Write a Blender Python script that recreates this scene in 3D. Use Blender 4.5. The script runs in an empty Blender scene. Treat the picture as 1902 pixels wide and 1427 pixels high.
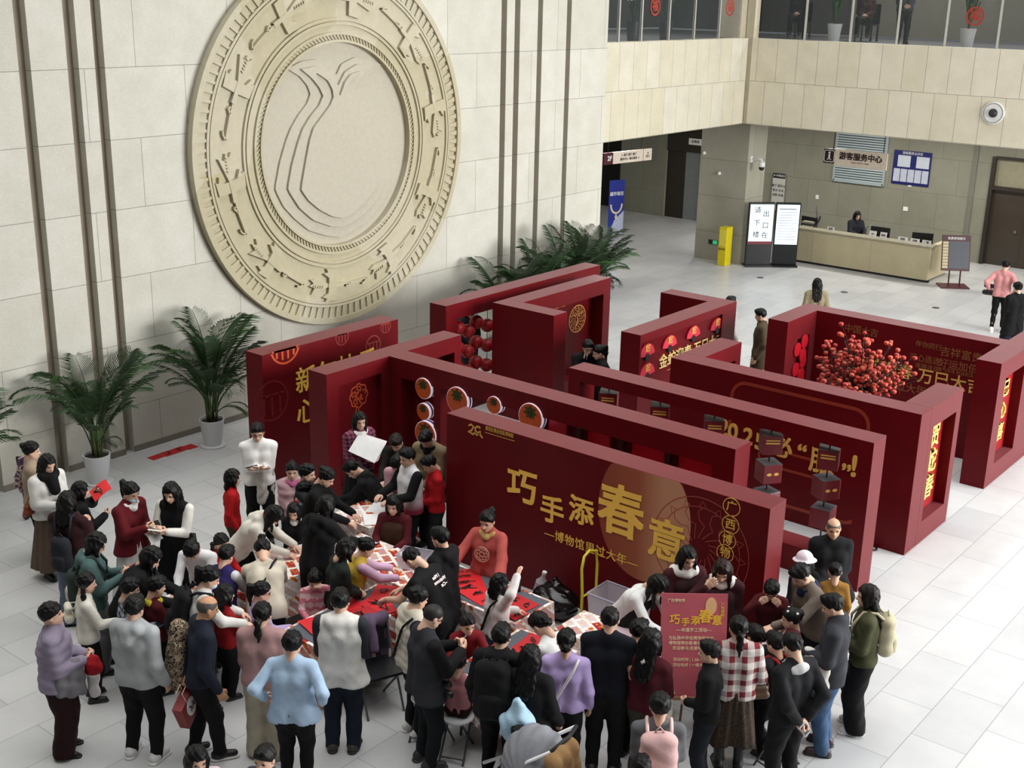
import bpy, math, random
import numpy as np
from mathutils import Vector, Matrix
random.seed(7)
SC = bpy.context.scene
COL = SC.collection
PI = math.pi
# ---------------------------------------------------------------- camera
FPX = 2292.94; YAW = 0.674014; PITCH = 0.310049; ROLL = 0.0213656
CAMP = np.array([5.31016, -10.66756, 7.13660])
def _basis():
    f = np.array([-math.sin(YAW)*math.cos(PITCH), math.cos(YAW)*math.cos(PITCH), -math.sin(PITCH)])
    r = np.cross(f, [0, 0, 1]); r /= np.linalg.norm(r); u = np.cross(r, f)
    return r*math.cos(ROLL)+u*math.sin(ROLL), -r*math.sin(ROLL)+u*math.cos(ROLL), f
CR, CU, CF = _basis()
cam = bpy.data.cameras.new('camera'); camo = bpy.data.objects.new('camera', cam); COL.objects.link(camo)
cam.sensor_width = 36; cam.lens = FPX/1902*36; cam.clip_end = 200
m = Matrix.Identity(4)
for i in range(3):
    m[i][0] = CR[i]; m[i][1] = CU[i]; m[i][2] = -CF[i]; m[i][3] = CAMP[i]
camo.matrix_world = m
SC.camera = camo
# world: bright overcast daylight coming through the roof glazing and the open glazed side
SC.view_settings.view_transform = 'Standard'; SC.view_settings.look = 'None'
SC.view_settings.gamma = 1; SC.view_settings.use_curve_mapping = False; SC.view_settings.exposure = EXPO = 0.3
W = bpy.data.worlds.new('World'); SC.world = W; W.use_nodes = True
W.node_tree.nodes['Background'].inputs[0].default_value = (0.93, 0.97, 1.0, 1)
W.node_tree.nodes['Background'].inputs[1].default_value = 0.26
def area(name, loc, target, sx, sy, e, col=(1, 1, 1), spread=180):
    l = bpy.data.lights.new(name, 'AREA'); l.shape = 'RECTANGLE'; l.size = sx; l.size_y = sy; l.energy = e; l.color = col; l.spread = math.radians(spread)
    o = bpy.data.objects.new(name, l); COL.objects.link(o); o.location = loc
    o.rotation_euler = (Vector(target)-Vector(loc)).to_track_quat('-Z', 'Y').to_euler()
    return o
area('roof_skylight', (2.4, 4, 13.5), (2.4, 4.01, 0), 26, 28, 2050, (1, 1, .99), 95)
area('facade_glazing', (15, 11, 6.5), (-6, 4, 2.2), 14, 8, 3200, (1, .998, .985), 130)
for i, x in enumerate((-9.5, -7, -4.5, -2)):
    l = bpy.data.lights.new('downlight', 'AREA'); l.shape = 'DISK'; l.size = .5; l.energy = 60; l.color = (1, .97, .9)
    o = bpy.data.objects.new('downlight', l); COL.objects.link(o); o.location = (x, 22.2, 3.8)
for x, y, z in ((-8, 22, 9.4), (-3.5, 22, 9.4), (-14, 17, 9.4)):  # fill lamps added to brighten the gallery interior
    l = bpy.data.lights.new('gallery_fill', 'AREA'); l.shape = 'DISK'; l.size = .8; l.energy = 110
    o = bpy.data.objects.new('gallery_fill', l); COL.objects.link(o); o.location = (x, y, z)
for x, y in ((-13, 21.5), (-13, 16)):
    l = bpy.data.lights.new('downlight', 'AREA'); l.shape = 'DISK'; l.size = .5; l.energy = 60; l.color = (1, .97, .9)
    o = bpy.data.objects.new('downlight', l); COL.objects.link(o); o.location = (x, y, 3.8)

# ---------------------------------------------------------------- pixel -> place helpers (set-out survey)
def ray(px, py): return CF + CR*(px-951)/FPX - CU*(py-713.5)/FPX
def atz(px, py, z=0.0):
    d = ray(px, py); return CAMP + d*(z-CAMP[2])/d[2]
def atx(px, py, x):
    d = ray(px, py); return CAMP + d*(x-CAMP[0])/d[0]
def aty(px, py, y):
    d = ray(px, py); return CAMP + d*(y-CAMP[1])/d[1]
# ---------------------------------------------------------------- materials
def lin(h):
    h = h.lstrip('#'); c = [int(h[i:i+2], 16)/255 for i in (0, 2, 4)]
    return tuple((x/12.92 if x <= .04045 else ((x+.055)/1.055)**2.4) for x in c)+(1,)
_M = {}
class NT:
    def __init__(s, name):
        s.m = bpy.data.materials.new(name); s.m.use_nodes = True; s.t = s.m.node_tree; s.b = s.t.nodes['Principled BSDF']
    def n(s, typ, **kw):
        x = s.t.nodes.new(typ)
        for k, v in kw.items():
            if k[0] == 'i' and k[1:].isdigit(): x.inputs[int(k[1:])].default_value = v
            elif k in x.inputs and not hasattr(x, k): x.inputs[k].default_value = v
            else: setattr(x, k, v)
        return x
    def l(s, a, b): s.t.links.new(a, b)
    def coord(s, kind='Object', scale=(1, 1, 1), rot=(0, 0, 0), loc=(0, 0, 0)):
        c = s.n('ShaderNodeTexCoord'); mp = s.n('ShaderNodeMapping')
        mp.inputs['Scale'].default_value = scale; mp.inputs['Rotation'].default_value = rot; mp.inputs['Location'].default_value = loc
        s.l(c.outputs[kind], mp.inputs[0]); return mp.outputs[0]
    def noise(s, co, scale, detail=4, rough=.55):
        x = s.n('ShaderNodeTexNoise'); x.inputs['Scale'].default_value = scale; x.inputs['Detail'].default_value = detail
        x.inputs['Roughness'].default_value = rough; s.l(co, x.inputs['Vector']); return x.outputs['Fac']
    def ramp(s, fac, stops, interp='LINEAR'):
        r = s.n('ShaderNodeValToRGB'); r.color_ramp.interpolation = interp
        e = r.color_ramp.elements
        while len(e) < len(stops): e.new(.5)
        for q, (p, c) in zip(e, stops): q.position = p; q.color = c
        s.l(fac, r.inputs[0]); return r.outputs[0]
    def mix(s, fac, a, b, mode='MIX'):
        x = s.n('ShaderNodeMix', data_type='RGBA', blend_type=mode)
        for sock, v in ((x.inputs[0], fac), (x.inputs[6], a), (x.inputs[7], b)):
            if isinstance(v, (float, int, tuple)): sock.default_value = v
            else: s.l(v, sock)
        return x.outputs[2]
    def bump(s, h, strength=.3, dist=.01):
        x = s.n('ShaderNodeBump'); x.inputs['Strength'].default_value = strength; x.inputs['Distance'].default_value = dist
        s.l(h, x.inputs['Height']); s.l(x.outputs[0], s.b.inputs['Normal'])
    def base(s, v):
        if isinstance(v, tuple): s.b.inputs['Base Color'].default_value = v
        else: s.l(v, s.b.inputs['Base Color'])
    def rough(s, v, spec=None, metal=None):
        s.b.inputs['Roughness'].default_value = v
        if spec is not None: s.b.inputs['Specular IOR Level'].default_value = spec
        if metal is not None: s.b.inputs['Metallic'].default_value = metal
def mat(hexc, rough=.5, metal=0, spec=.5, var=.06, scale=9, bump=0, emit=0, alpha=1, trans=0):
    key = (hexc, rough, metal, spec, var, scale, bump, emit, alpha, trans)
    if key in _M: return _M[key]
    t = NT('surface_'+hexc); c = lin(hexc)
    co = t.coord()
    f = t.noise(co, scale)
    lo = tuple(max(0, x*(1-var)) for x in c[:3])+(1,); hi = tuple(min(1, x*(1+var)) for x in c[:3])+(1,)
    t.base(t.ramp(f, [(.3, lo), (.7, hi)])); t.rough(rough, spec, metal)
    if bump: t.bump(t.noise(co, scale*6), bump, .004)
    if emit:
        t.b.inputs['Emission Color'].default_value = c; t.b.inputs['Emission Strength'].default_value = emit
    if trans: t.b.inputs['Transmission Weight'].default_value = trans
    if alpha < 1: t.b.inputs['Alpha'].default_value = alpha
    _M[key] = t.m; return t.m
def cloth(hexc, pat=None, hex2=None, scale=1.0):
    key = ('cloth', hexc, pat, hex2, scale)
    if key in _M: return _M[key]
    t = NT('cloth_'+hexc+(pat or '')); c = lin(hexc); c2 = lin(hex2) if hex2 else c
    co = t.coord()
    f = t.noise(co, 7, 3)
    lo = tuple(x*.86 for x in c[:3])+(1,); hi = tuple(min(1, x*1.1) for x in c[:3])+(1,)
    col = t.ramp(f, [(.3, lo), (.7, hi)])
    if pat == 'plaid' or pat == 'check':
        s = 14*scale
        a = t.n('ShaderNodeTexWave', wave_type='BANDS', bands_direction='X'); a.inputs['Scale'].default_value = s/6.28*1.6
        b = t.n('ShaderNodeTexWave', wave_type='BANDS', bands_direction='Z'); b.inputs['Scale'].default_value = s/6.28*1.6
        t.l(co, a.inputs['Vector']); t.l(co, b.inputs['Vector'])
        ra = t.ramp(a.outputs['Fac'], [(.55, (0, 0, 0, 1)), (.62, (1, 1, 1, 1))]); rb = t.ramp(b.outputs['Fac'], [(.55, (0, 0, 0, 1)), (.62, (1, 1, 1, 1))])
        col = t.mix(t.mix(.5, ra, rb), col, c2)
    elif pat == 'fairisle':
        b = t.n('ShaderNodeTexWave', wave_type='BANDS', bands_direction='Z'); b.inputs['Scale'].default_value = 3.2; b.inputs['Distortion'].default_value = 3; b.inputs['Detail Scale'].default_value = 9
        t.l(co, b.inputs['Vector'])
        col = t.mix(t.ramp(b.outputs['Fac'], [(.4, (0, 0, 0, 1)), (.5, (1, 1, 1, 1))]), col, c2)
    elif pat == 'spots':
        v = t.n('ShaderNodeTexVoronoi'); v.inputs['Scale'].default_value = 38*scale; t.l(co, v.inputs['Vector'])
        col = t.mix(t.ramp(v.outputs['Distance'], [(.3, (0, 0, 0, 1)), (.36, (1, 1, 1, 1)), (.55, (1, 1, 1, 1)), (.6, (0, 0, 0, 1))]), c2, col)
    elif pat == 'dip':      # dyed hem: the second colour at the bottom of the garment
        sep = t.n('ShaderNodeSeparateXYZ'); t.l(co, sep.inputs[0])
        col = t.mix(t.ramp(sep.outputs[2], [(.80*scale, (1, 1, 1, 1)), (1.0*scale, (0, 0, 0, 1))]), col, c2)
    elif pat == 'yoke':     # second colour above the chest seam
        sep = t.n('ShaderNodeSeparateXYZ'); t.l(co, sep.inputs[0])
        col = t.mix(t.ramp(sep.outputs[2], [(.0, (0, 0, 0, 1)), (.7*scale, (0, 0, 0, 1)), (.704*scale, (1, 1, 1, 1))]), col, c2)
    elif pat == 'tweed':
        col = t.mix(t.ramp(t.noise(co, 90, 2), [(.45, (0, 0, 0, 1)), (.55, (1, 1, 1, 1))]), col, c2)
    t.base(col); t.rough(.85, .25)
    b = t.n('ShaderNodeMath', operation='ADD'); t.l(t.noise(co, 11, 2), b.inputs[0]); t.l(t.noise(co, 160, 2), b.inputs[1])
    t.bump(b.outputs[0], .35, .012)
    _M[key] = t.m; return t.m
def wall_stone(name, hexa, hexb, bw, bh, axis, off=(0, 0), joint='9a958c', bias=0.0):
    """sawn limestone slabs, axis = horizontal world axis of the wall"""
    t = NT(name); co0 = t.n('ShaderNodeNewGeometry').outputs['Position']
    sep = t.n('ShaderNodeSeparateXYZ'); t.l(co0, sep.inputs[0])
    cmb = t.n('ShaderNodeCombineXYZ'); t.l(sep.outputs[0 if axis == 'x' else 1], cmb.inputs[0]); t.l(sep.outputs[2], cmb.inputs[1])
    mp = t.n('ShaderNodeMapping'); mp.inputs['Location'].default_value = (off[0], off[1], 0); t.l(cmb.outputs[0], mp.inputs[0])
    br = t.n('ShaderNodeTexBrick', offset=.5, offset_frequency=2, squash=1)
    br.inputs['Scale'].default_value = 1; br.inputs['Brick Width'].default_value = bw; br.inputs['Row Height'].default_value = bh
    br.inputs['Mortar Size'].default_value = .006; br.inputs['Mortar Smooth'].default_value = .2; br.inputs['Bias'].default_value = bias
    br.inputs['Color1'].default_value = lin(hexa); br.inputs['Color2'].default_value = lin(hexb); br.inputs['Mortar'].default_value = lin(joint)
    t.l(mp.outputs[0], br.inputs['Vector'])
    f = t.noise(co0, 2.2, 6, .6); g = t.noise(co0, 40, 4, .7)
    c = t.mix(.55, br.outputs['Color'], t.ramp(f, [(.3, (.80, .79, .75, 1)), (.7, (1, 1, 1, 1))]), 'MULTIPLY')
    c = t.mix(.5, c, t.ramp(g, [(.35, (.82, .81, .78, 1)), (.65, (1, 1, 1, 1))]), 'MULTIPLY')
    t.base(c); t.rough(.75, .3)
    a = t.n('ShaderNodeMath', operation='MULTIPLY_ADD'); a.inputs[1].default_value = -2; t.l(br.outputs['Fac'], a.inputs[0]); t.l(g, a.inputs[2])
    t.bump(a.outputs[0], .25, .012); return t.m
def floor_mat():
    t = NT('floor_tile'); co0 = t.n('ShaderNodeNewGeometry').outputs['Position']
    sep = t.n('ShaderNodeSeparateXYZ'); t.l(co0, sep.inputs[0])
    cmb = t.n('ShaderNodeCombineXYZ'); t.l(sep.outputs[1], cmb.inputs[0]); t.l(sep.outputs[0], cmb.inputs[1])
    mp = t.n('ShaderNodeMapping'); mp.inputs['Location'].default_value = (.13+.565*40+.565, .565*40-.04, 0); t.l(cmb.outputs[0], mp.inputs[0])
    br = t.n('ShaderNodeTexBrick', offset=.5, offset_frequency=2)
    br.inputs['Scale'].default_value = 1; br.inputs['Brick Width'].default_value = 1.13; br.inputs['Row Height'].default_value = .565
    br.inputs['Mortar Size'].default_value = .004; br.inputs['Mortar Smooth'].default_value = .1
    br.inputs['Color1'].default_value = lin('b9babb'); br.inputs['Color2'].default_value = lin('c8c8c7'); br.inputs['Mortar'].default_value = lin('8e8f94')
    t.l(mp.outputs[0], br.inputs['Vector'])
    f = t.noise(co0, 1.6, 7, .62)
    t.base(t.mix(.6, br.outputs['Color'], t.ramp(f, [(.3, (.80, .80, .81, 1)), (.7, (1, 1, 1, 1))]), 'MULTIPLY')); t.rough(.33, .5)
    return t.m
def slats_mat():
    t = NT('air_grille'); co = t.n('ShaderNodeNewGeometry').outputs['Position']
    w = t.n('ShaderNodeTexWave', wave_type='BANDS', bands_direction='Z'); w.inputs['Scale'].default_value = 4.5; t.l(co, w.inputs['Vector'])
    t.base(t.ramp(w.outputs['Fac'], [(.35, lin('3f4a4e')), (.6, lin('aebabd'))])); t.rough(.4); t.bump(w.outputs['Fac'], .6, .02); return t.m
def print_cloth():
    """white festive table paper printed with red and orange couplets"""
    t = NT('printed_cloth'); co = t.coord('Object', (1, 1, 1), (0, 0, .5))
    br = t.n('ShaderNodeTexBrick', offset=.5, offset_frequency=2); br.inputs['Scale'].default_value = 1
    br.inputs['Brick Width'].default_value = .2; br.inputs['Row Height'].default_value = .13; br.inputs['Mortar Size'].default_value = .02; br.inputs['Mortar Smooth'].default_value = 0
    br.inputs['Color1'].default_value = lin('a3100f'); br.inputs['Color2'].default_value = lin('e8e4e2'); br.inputs['Mortar'].default_value = lin('efeae8'); br.inputs['Bias'].default_value = -.15
    sp = t.n('ShaderNodeSeparateXYZ'); t.l(co, sp.inputs[0])
    ad = t.n('ShaderNodeMath', operation='ADD'); t.l(sp.outputs[1], ad.inputs[0]); t.l(sp.outputs[2], ad.inputs[1])
    cb = t.n('ShaderNodeCombineXYZ'); t.l(sp.outputs[0], cb.inputs[0]); t.l(ad.outputs[0], cb.inputs[1])
    t.l(cb.outputs[0], br.inputs['Vector'])
    v = t.n('ShaderNodeTexVoronoi'); v.inputs['Scale'].default_value = 7.5; t.l(cb.outputs[0], v.inputs['Vector'])
    c = t.mix(t.ramp(v.outputs['Distance'], [(.2, (1, 1, 1, 1)), (.24, (0, 0, 0, 1))]), br.outputs['Color'], lin('c8550f'))
    n = t.noise(co, 34, 2)
    c = t.mix(t.ramp(n, [(.60, (0, 0, 0, 1)), (.63, (1, 1, 1, 1))]), c, lin('d9a24a'))
    t.base(c); t.rough(.5); return t.m
RED = None
def red_lacquer():
    t = NT('red_laminate'); co = t.coord()
    f = t.noise(co, 3, 4)
    t.base(t.ramp(f, [(.3, lin('5a020a')), (.7, lin('63030c'))])); t.rough(.4, .16); t.b.inputs['Sheen Weight'].default_value = .22; t.b.inputs['Sheen Roughness'].default_value = .35; t.b.inputs['Sheen Tint'].default_value = (1, .86, .92, 1); t.bump(t.noise(co, 220, 2), .05, .002); return t.m
RED = red_lacquer()
REDIN = mat('8a0a12', .45, var=.08)
GOLD = mat('e3b45a', .4, .15, var=.05); GOLDP = mat('ffca58', .5); ORANGE = mat('b8451c', .5)
BLACK = mat('0b0b0d', .5); DARK = mat('17181b', .35); WHITE = mat('e6e6e4', .5, var=.02); CHROME = mat('9a9da0', .3, .9)
STONE = wall_stone('limestone_wall', 'd4d2c8', 'cbc9be', 1.72, 1.033, 'y', (20+.2, 10.33-.76))
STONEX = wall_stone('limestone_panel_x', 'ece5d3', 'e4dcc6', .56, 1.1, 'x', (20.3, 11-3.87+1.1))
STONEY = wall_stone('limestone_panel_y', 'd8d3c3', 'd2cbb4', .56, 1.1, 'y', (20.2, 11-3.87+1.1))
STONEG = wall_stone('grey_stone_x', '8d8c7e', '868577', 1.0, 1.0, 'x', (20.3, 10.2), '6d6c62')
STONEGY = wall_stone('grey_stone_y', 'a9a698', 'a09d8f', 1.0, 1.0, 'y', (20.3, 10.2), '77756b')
FLOORM = floor_mat()
# ---------------------------------------------------------------- objects
def tag(o, label=None, cat=None, group=None, kind=None):
    if label: o['label'] = label
    if cat: o['category'] = cat
    if group: o['group'] = group
    if kind: o['kind'] = kind
    return o
def empty(name, loc, label, cat, group=None, rz=0):
    o = bpy.data.objects.new(name, None); COL.objects.link(o); o.location = tuple(loc); o.rotation_euler = (0, 0, rz)
    o.empty_display_size = .1
    return tag(o, label, cat, group)
class FR:
    """a local frame: origin, u, v axes, normal"""
    def __init__(s, o, u, v):
        s.o = np.array(o, float); s.u = np.array(u, float); s.v = np.array(v, float); s.n = np.cross(s.u, s.v)
    def __call__(s, a, b, c=0): return s.o+a*s.u+b*s.v+c*s.n
def FY(x, y, z): return FR((x, y, z), (1, 0, 0), (0, 0, 1))      # faces -y
def FX(x, y, z): return FR((x, y, z), (0, 1, 0), (0, 0, 1))      # faces +x
def FZ(x, y, z, r=0): return FR((x, y, z), (math.cos(r), math.sin(r), 0), (-math.sin(r), math.cos(r), 0))
class MB:
    def __init__(s): s.v = []; s.f = []; s.mi = []
    def add(s, verts, faces, mi=0):
        b = len(s.v); s.v += [tuple(p) for p in verts]; s.f += [tuple(i+b for i in f) for f in faces]; s.mi += [mi]*len(faces); return s
    def box(s, x0, x1, y0, y1, z0, z1, mi=0, fr=None):
        p = [(x, y, z) for x in (x0, x1) for y in (y0, y1) for z in (z0, z1)]
        if fr: p = [fr(*q) for q in p]
        return s.add(p, [(0, 1, 3, 2), (4, 6, 7, 5), (0, 4, 5, 1), (2, 3, 7, 6), (0, 2, 6, 4), (1, 5, 7, 3)], mi)
    def prism(s, poly, fr, c0, c1, mi=0):
        n = len(poly); a = [fr(x, y, c0) for x, y in poly]; b = [fr(x, y, c1) for x, y in poly]
        fs = [(i, (i+1) % n, (i+1) % n+n, i+n) for i in range(n)]+[tuple(range(n-1, -1, -1)), tuple(range(n, 2*n))]
        return s.add(a+b, fs, mi)
    def disc(s, cx, cy, r, fr, c0, c1, mi=0, n=32, ry=None):
        ry = ry or r
        return s.prism([(cx+r*math.cos(2*PI*i/n), cy+ry*math.sin(2*PI*i/n)) for i in range(n)], fr, c0, c1, mi)
    def ring(s, cx, cy, r0, r1, fr, c0, c1, mi=0, n=64, a0=0, a1=2*PI):
        full = abs(a1-a0-2*PI) < 1e-6
        k = n if full else n+1; P = []
        for i in range(k):
            a = a0+(a1-a0)*i/n; ca, sa = math.cos(a), math.sin(a)
            P += [fr(cx+r0*ca, cy+r0*sa, c0), fr(cx+r1*ca, cy+r1*sa, c0), fr(cx+r1*ca, cy+r1*sa, c1), fr(cx+r0*ca, cy+r0*sa, c1)]
        F = []
        for i in range(n):
            j = (i+1) % k
            for q in range(4): F.append((i*4+q, j*4+q, j*4+(q+1) % 4, i*4+(q+1) % 4)[::-1])
        return s.add(P, F, mi)
    def ribbon(s, pts, w, fr, c0, c1, mi=0, closed=False):
        pts = [np.array(p, float) for p in pts]; n = len(pts); L = []; R = []
        for i in range(n):
            a = pts[(i-1) % n] if (closed or i > 0) else pts[i]; b = pts[(i+1) % n] if (closed or i < n-1) else pts[i]
            d = b-a; d /= (np.linalg.norm(d)+1e-9); q = np.array([-d[1], d[0]])*w/2
            L.append(pts[i]+q); R.append(pts[i]-q)
        V = []
        for l, r in zip(L, R): V += [fr(*l, c0), fr(*r, c0), fr(*r, c1), fr(*l, c1)]
        F = []
        for i in range(n if closed else n-1):
            j = (i+1) % n
            for q in range(4): F.append((i*4+q, i*4+(q+1) % 4, j*4+(q+1) % 4, j*4+q))
        return s.add(V, F, mi)
    def tube(s, pts, r, n=8, mi=0, cap=True):
        pts = [np.array(p, float) for p in pts]; k = len(pts); rs = r if isinstance(r, (list, tuple)) else [r]*k
        V = []; ref = np.array([0.13, 0.27, .95])
        for i in range(k):
            d = pts[min(i+1, k-1)]-pts[max(i-1, 0)]; d /= (np.linalg.norm(d)+1e-9)
            u = np.cross(d, ref)
            if np.linalg.norm(u) < .1: u = np.cross(d, [1, 0, 0])
            u /= np.linalg.norm(u); w = np.cross(d, u)
            for j in range(n):
                a = 2*PI*j/n; V.append(pts[i]+rs[i]*(u*math.cos(a)+w*math.sin(a)))
        F = [(i*n+j, i*n+(j+1) % n, (i+1)*n+(j+1) % n, (i+1)*n+j) for i in range(k-1) for j in range(n)]
        if cap: F += [tuple(range(n-1, -1, -1)), tuple((k-1)*n+j for j in range(n))]
        return s.add(V, F, mi)
    def lathe(s, prof, c=(0, 0, 0), n=32, mi=0):
        V = []; k = len(prof)
        for r, z in prof:
            for j in range(n):
                a = 2*PI*j/n; V.append((c[0]+r*math.cos(a), c[1]+r*math.sin(a), c[2]+z))
        F = [(i*n+j, i*n+(j+1) % n, (i+1)*n+(j+1) % n, (i+1)*n+j) for i in range(k-1) for j in range(n)]
        F += [tuple(range(n-1, -1, -1)), tuple((k-1)*n+j for j in range(n))]
        return s.add(V, F, mi)
    def ball(s, c, r, mi=0, n=12, k=8, rz=None):
        rz = rz or r
        return s.lathe([(max(1e-4, r*math.sin(PI*i/k)), -rz*math.cos(PI*i/k)) for i in range(k+1)], c, n, mi)
    def build(s, name, mats, parent=None, smooth=False, bevel=0, fix=False):
        me = bpy.data.meshes.new(name); me.from_pydata([tuple(map(float, p)) for p in s.v], [], s.f)
        if not isinstance(mats, (list, tuple)): mats = [mats]
        for q in mats: me.materials.append(q)
        if len(mats) > 1: me.polygons.foreach_set('material_index', s.mi)
        if smooth: me.polygons.foreach_set('use_smooth', [True]*len(me.polygons))
        me.update()
        o = bpy.data.objects.new(name, me); COL.objects.link(o)
        if smooth and smooth != 1:
            try: me.set_sharp_from_angle(angle=smooth)
            except Exception: pass
        if bevel:
            b = o.modifiers.new('bevel', 'BEVEL'); b.width = bevel; b.segments = 2; b.limit_method = 'ANGLE'
        if parent: o.parent = parent; o.matrix_parent_inverse = Matrix.Translation(-Vector(parent.location)) if fix else Matrix.Identity(4)
        return o
def P(mb, name, mats, parent, **k):
    """part built in world coordinates under a thing whose Empty has no rotation"""
    return mb.build(name, mats, parent, fix=True, **k)
def struct(name, mb, m, **k): return tag(mb.build(name, m, None, **k), kind='structure')
def lettering(body, size, fr, m, parent, depth=.006, bold=.0, name='lettering', c=0.001, align='CENTER', spacing=1, line=1.0, sx=1):
    cu = bpy.data.curves.new('t', 'FONT'); cu.body = body; cu.size = size; cu.extrude = depth/2
    cu.align_x = align; cu.align_y = 'CENTER'; cu.space_character = spacing; cu.space_line = line; cu.resolution_u = 3
    o = bpy.data.objects.new('t', cu); COL.objects.link(o)
    dg = bpy.context.evaluated_depsgraph_get(); dg.update()
    me = bpy.data.meshes.new_from_object(o.evaluated_get(dg)); bpy.data.objects.remove(o); bpy.data.curves.remove(cu)
    n = len(me.vertices); v = np.zeros(n*3, np.float32); me.vertices.foreach_get('co', v); v = v.reshape(-1, 3).astype(float)
    fs = [tuple(p.vertices) for p in me.polygons]; bpy.data.meshes.remove(me)
    V = []; F = []; d = bold*size
    for k, (dx, dy) in enumerate(((0, 0), (d, d), (-d, d), (d, -d), (-d, -d)) if bold else ((0, 0),)):      # a heavier stroke
        V.append(fr.o+np.outer(v[:, 0]*sx+dx, fr.u)+np.outer(v[:, 1]+dy, fr.v)+np.outer(v[:, 2]+depth/2+c+k*.0002, fr.n))
        F += [tuple(i+k*n for i in f) for f in fs]
    me = bpy.data.meshes.new(name); me.from_pydata(np.concatenate(V).tolist(), [], F); me.materials.append(m); me.update()
    q = bpy.data.objects.new(name, me); COL.objects.link(q)
    if parent:
        q.parent = parent; q.matrix_parent_inverse = Matrix.Rotation(-parent.rotation_euler[2], 4, 'Z')@Matrix.Translation(-Vector(parent.location))
    return q
def holed(mb, x0, x1, y0, y1, z0, z1, axis, holes, mi=0, mib=0):
    """slab with rectangular holes; axis = normal; holes (a0,a1,z0,z1,kept thickness lo,hi) along the other axis"""
    A0, A1 = (y0, y1) if axis == 'x' else (x0, x1)
    As = sorted({A0, A1, *[h[0] for h in holes], *[h[1] for h in holes]}); Zs = sorted({z0, z1, *[h[2] for h in holes], *[h[3] for h in holes]})
    for i in range(len(As)-1):
        for j in range(len(Zs)-1):
            a, b, c, d = As[i], As[i+1], Zs[j], Zs[j+1]; ca, cz = (a+b)/2, (c+d)/2
            h = [q for q in holes if q[0] < ca < q[1] and q[2] < cz < q[3]]
            lo, hi = (x0, x1) if axis == 'x' else (y0, y1); k = mi
            if h:
                if h[0][4] is None: continue
                lo, hi = h[0][4], h[0][5]; k = mib
            if axis == 'x': mb.box(lo, hi, a, b, c, d, k)
            else: mb.box(a, b, lo, hi, c, d, k)
    return mb
# ================================================================ the hall
XW, YF = -10.79, 19.0          # carved wall plane, information-side fascia plane
ZB, ZT = 3.86, 6.04            # balcony fascia bottom and top
struct('floor', MB().box(-24, 16, -17, 27, -.2, 0), FLOORM)
# left wall: slabs between vertical grooves cut back into it
grooves = [(-2.46, -2.3), (-1.42, -1.24), (-.68, -.5), (-.24, -.08), (8.91, 9.08), (9.33, 9.5), (10.08, 10.24), (11.07, 11.23)]
mb = MB(); y = -17
for a, b in grooves+[(12.6, 12.6)]:
    mb.box(XW-.5, XW, y, a, .09 if False else 0, 13.6); y = b
struct('wall_left', mb, STONE)
GRV = mat('8d8272', .8, var=.1, scale=3)
mb = MB()
for a, b in grooves: mb.box(XW-.5, XW-.14, a, b, 0, 13.6)
struct('trim_1', mb, GRV)
mb = MB(); y = -17
for a, b in grooves+[(12.6, 12.6)]: mb.box(XW, XW+.012, y, a, 0, .10); y = b
struct('baseboard_left', mb, mat('7d776b', .6))
struct('wall_blocker_behind', MB().box(-11.3, 16, -17.2, -17, 0, 13.6), mat('2c2b28', .8))  # unseen dark wall, added to keep light off the red wall fronts
struct('wall_blocker_right', MB().box(15.8, 16, -17, 3.5, 0, 13.6), mat('2c2b28', .8))  # added out of view, shuts off side light at the camera end
mb = MB(); mb.box(-11.3, 16, -17, 1.4, 13.6, 13.9)  # unseen roof, solid near part shaped to block daylight from the camera side
for k in range(6): mb.box(-11.3, 16, 1.4+k*3.4, 1.8+k*3.4, 13.6, 14.1)
struct('ceiling', mb, mat('7d7b75', .8))
# balcony fascias and slab
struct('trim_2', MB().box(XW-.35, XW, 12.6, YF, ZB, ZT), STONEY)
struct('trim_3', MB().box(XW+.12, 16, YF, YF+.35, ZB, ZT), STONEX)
struct('trim_4', MB().box(XW-.1, XW+.12, YF+.03, YF+.3, ZB-.0, 13.6), mat('c9c0a8', .7))
struct('ceiling_2', MB().box(XW-7, XW-.35, 12.6, 24.4, ZB+.02, ZB+.12).box(XW-.35, 16, YF+.35, 24.4, ZB+.02, ZB+.12), mat('8d8b83', .9))
# column under the corner and the walls of the ground-floor recess
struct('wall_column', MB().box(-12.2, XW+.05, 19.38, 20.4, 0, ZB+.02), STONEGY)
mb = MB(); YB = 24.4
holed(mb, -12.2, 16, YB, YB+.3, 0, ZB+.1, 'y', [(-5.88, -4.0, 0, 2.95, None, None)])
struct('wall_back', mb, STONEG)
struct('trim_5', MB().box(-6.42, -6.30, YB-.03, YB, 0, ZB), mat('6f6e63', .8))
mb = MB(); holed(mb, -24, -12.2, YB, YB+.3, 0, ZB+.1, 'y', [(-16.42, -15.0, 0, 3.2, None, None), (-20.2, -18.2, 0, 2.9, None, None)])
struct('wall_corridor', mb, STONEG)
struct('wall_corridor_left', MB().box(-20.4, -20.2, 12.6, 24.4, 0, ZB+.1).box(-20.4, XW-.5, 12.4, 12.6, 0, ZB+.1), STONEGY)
FRAME = mat('2c2620', .4); DOOR = mat('3a322a', .35, var=.1, scale=2); STEEL = mat('8c9192', .35, .5)
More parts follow.
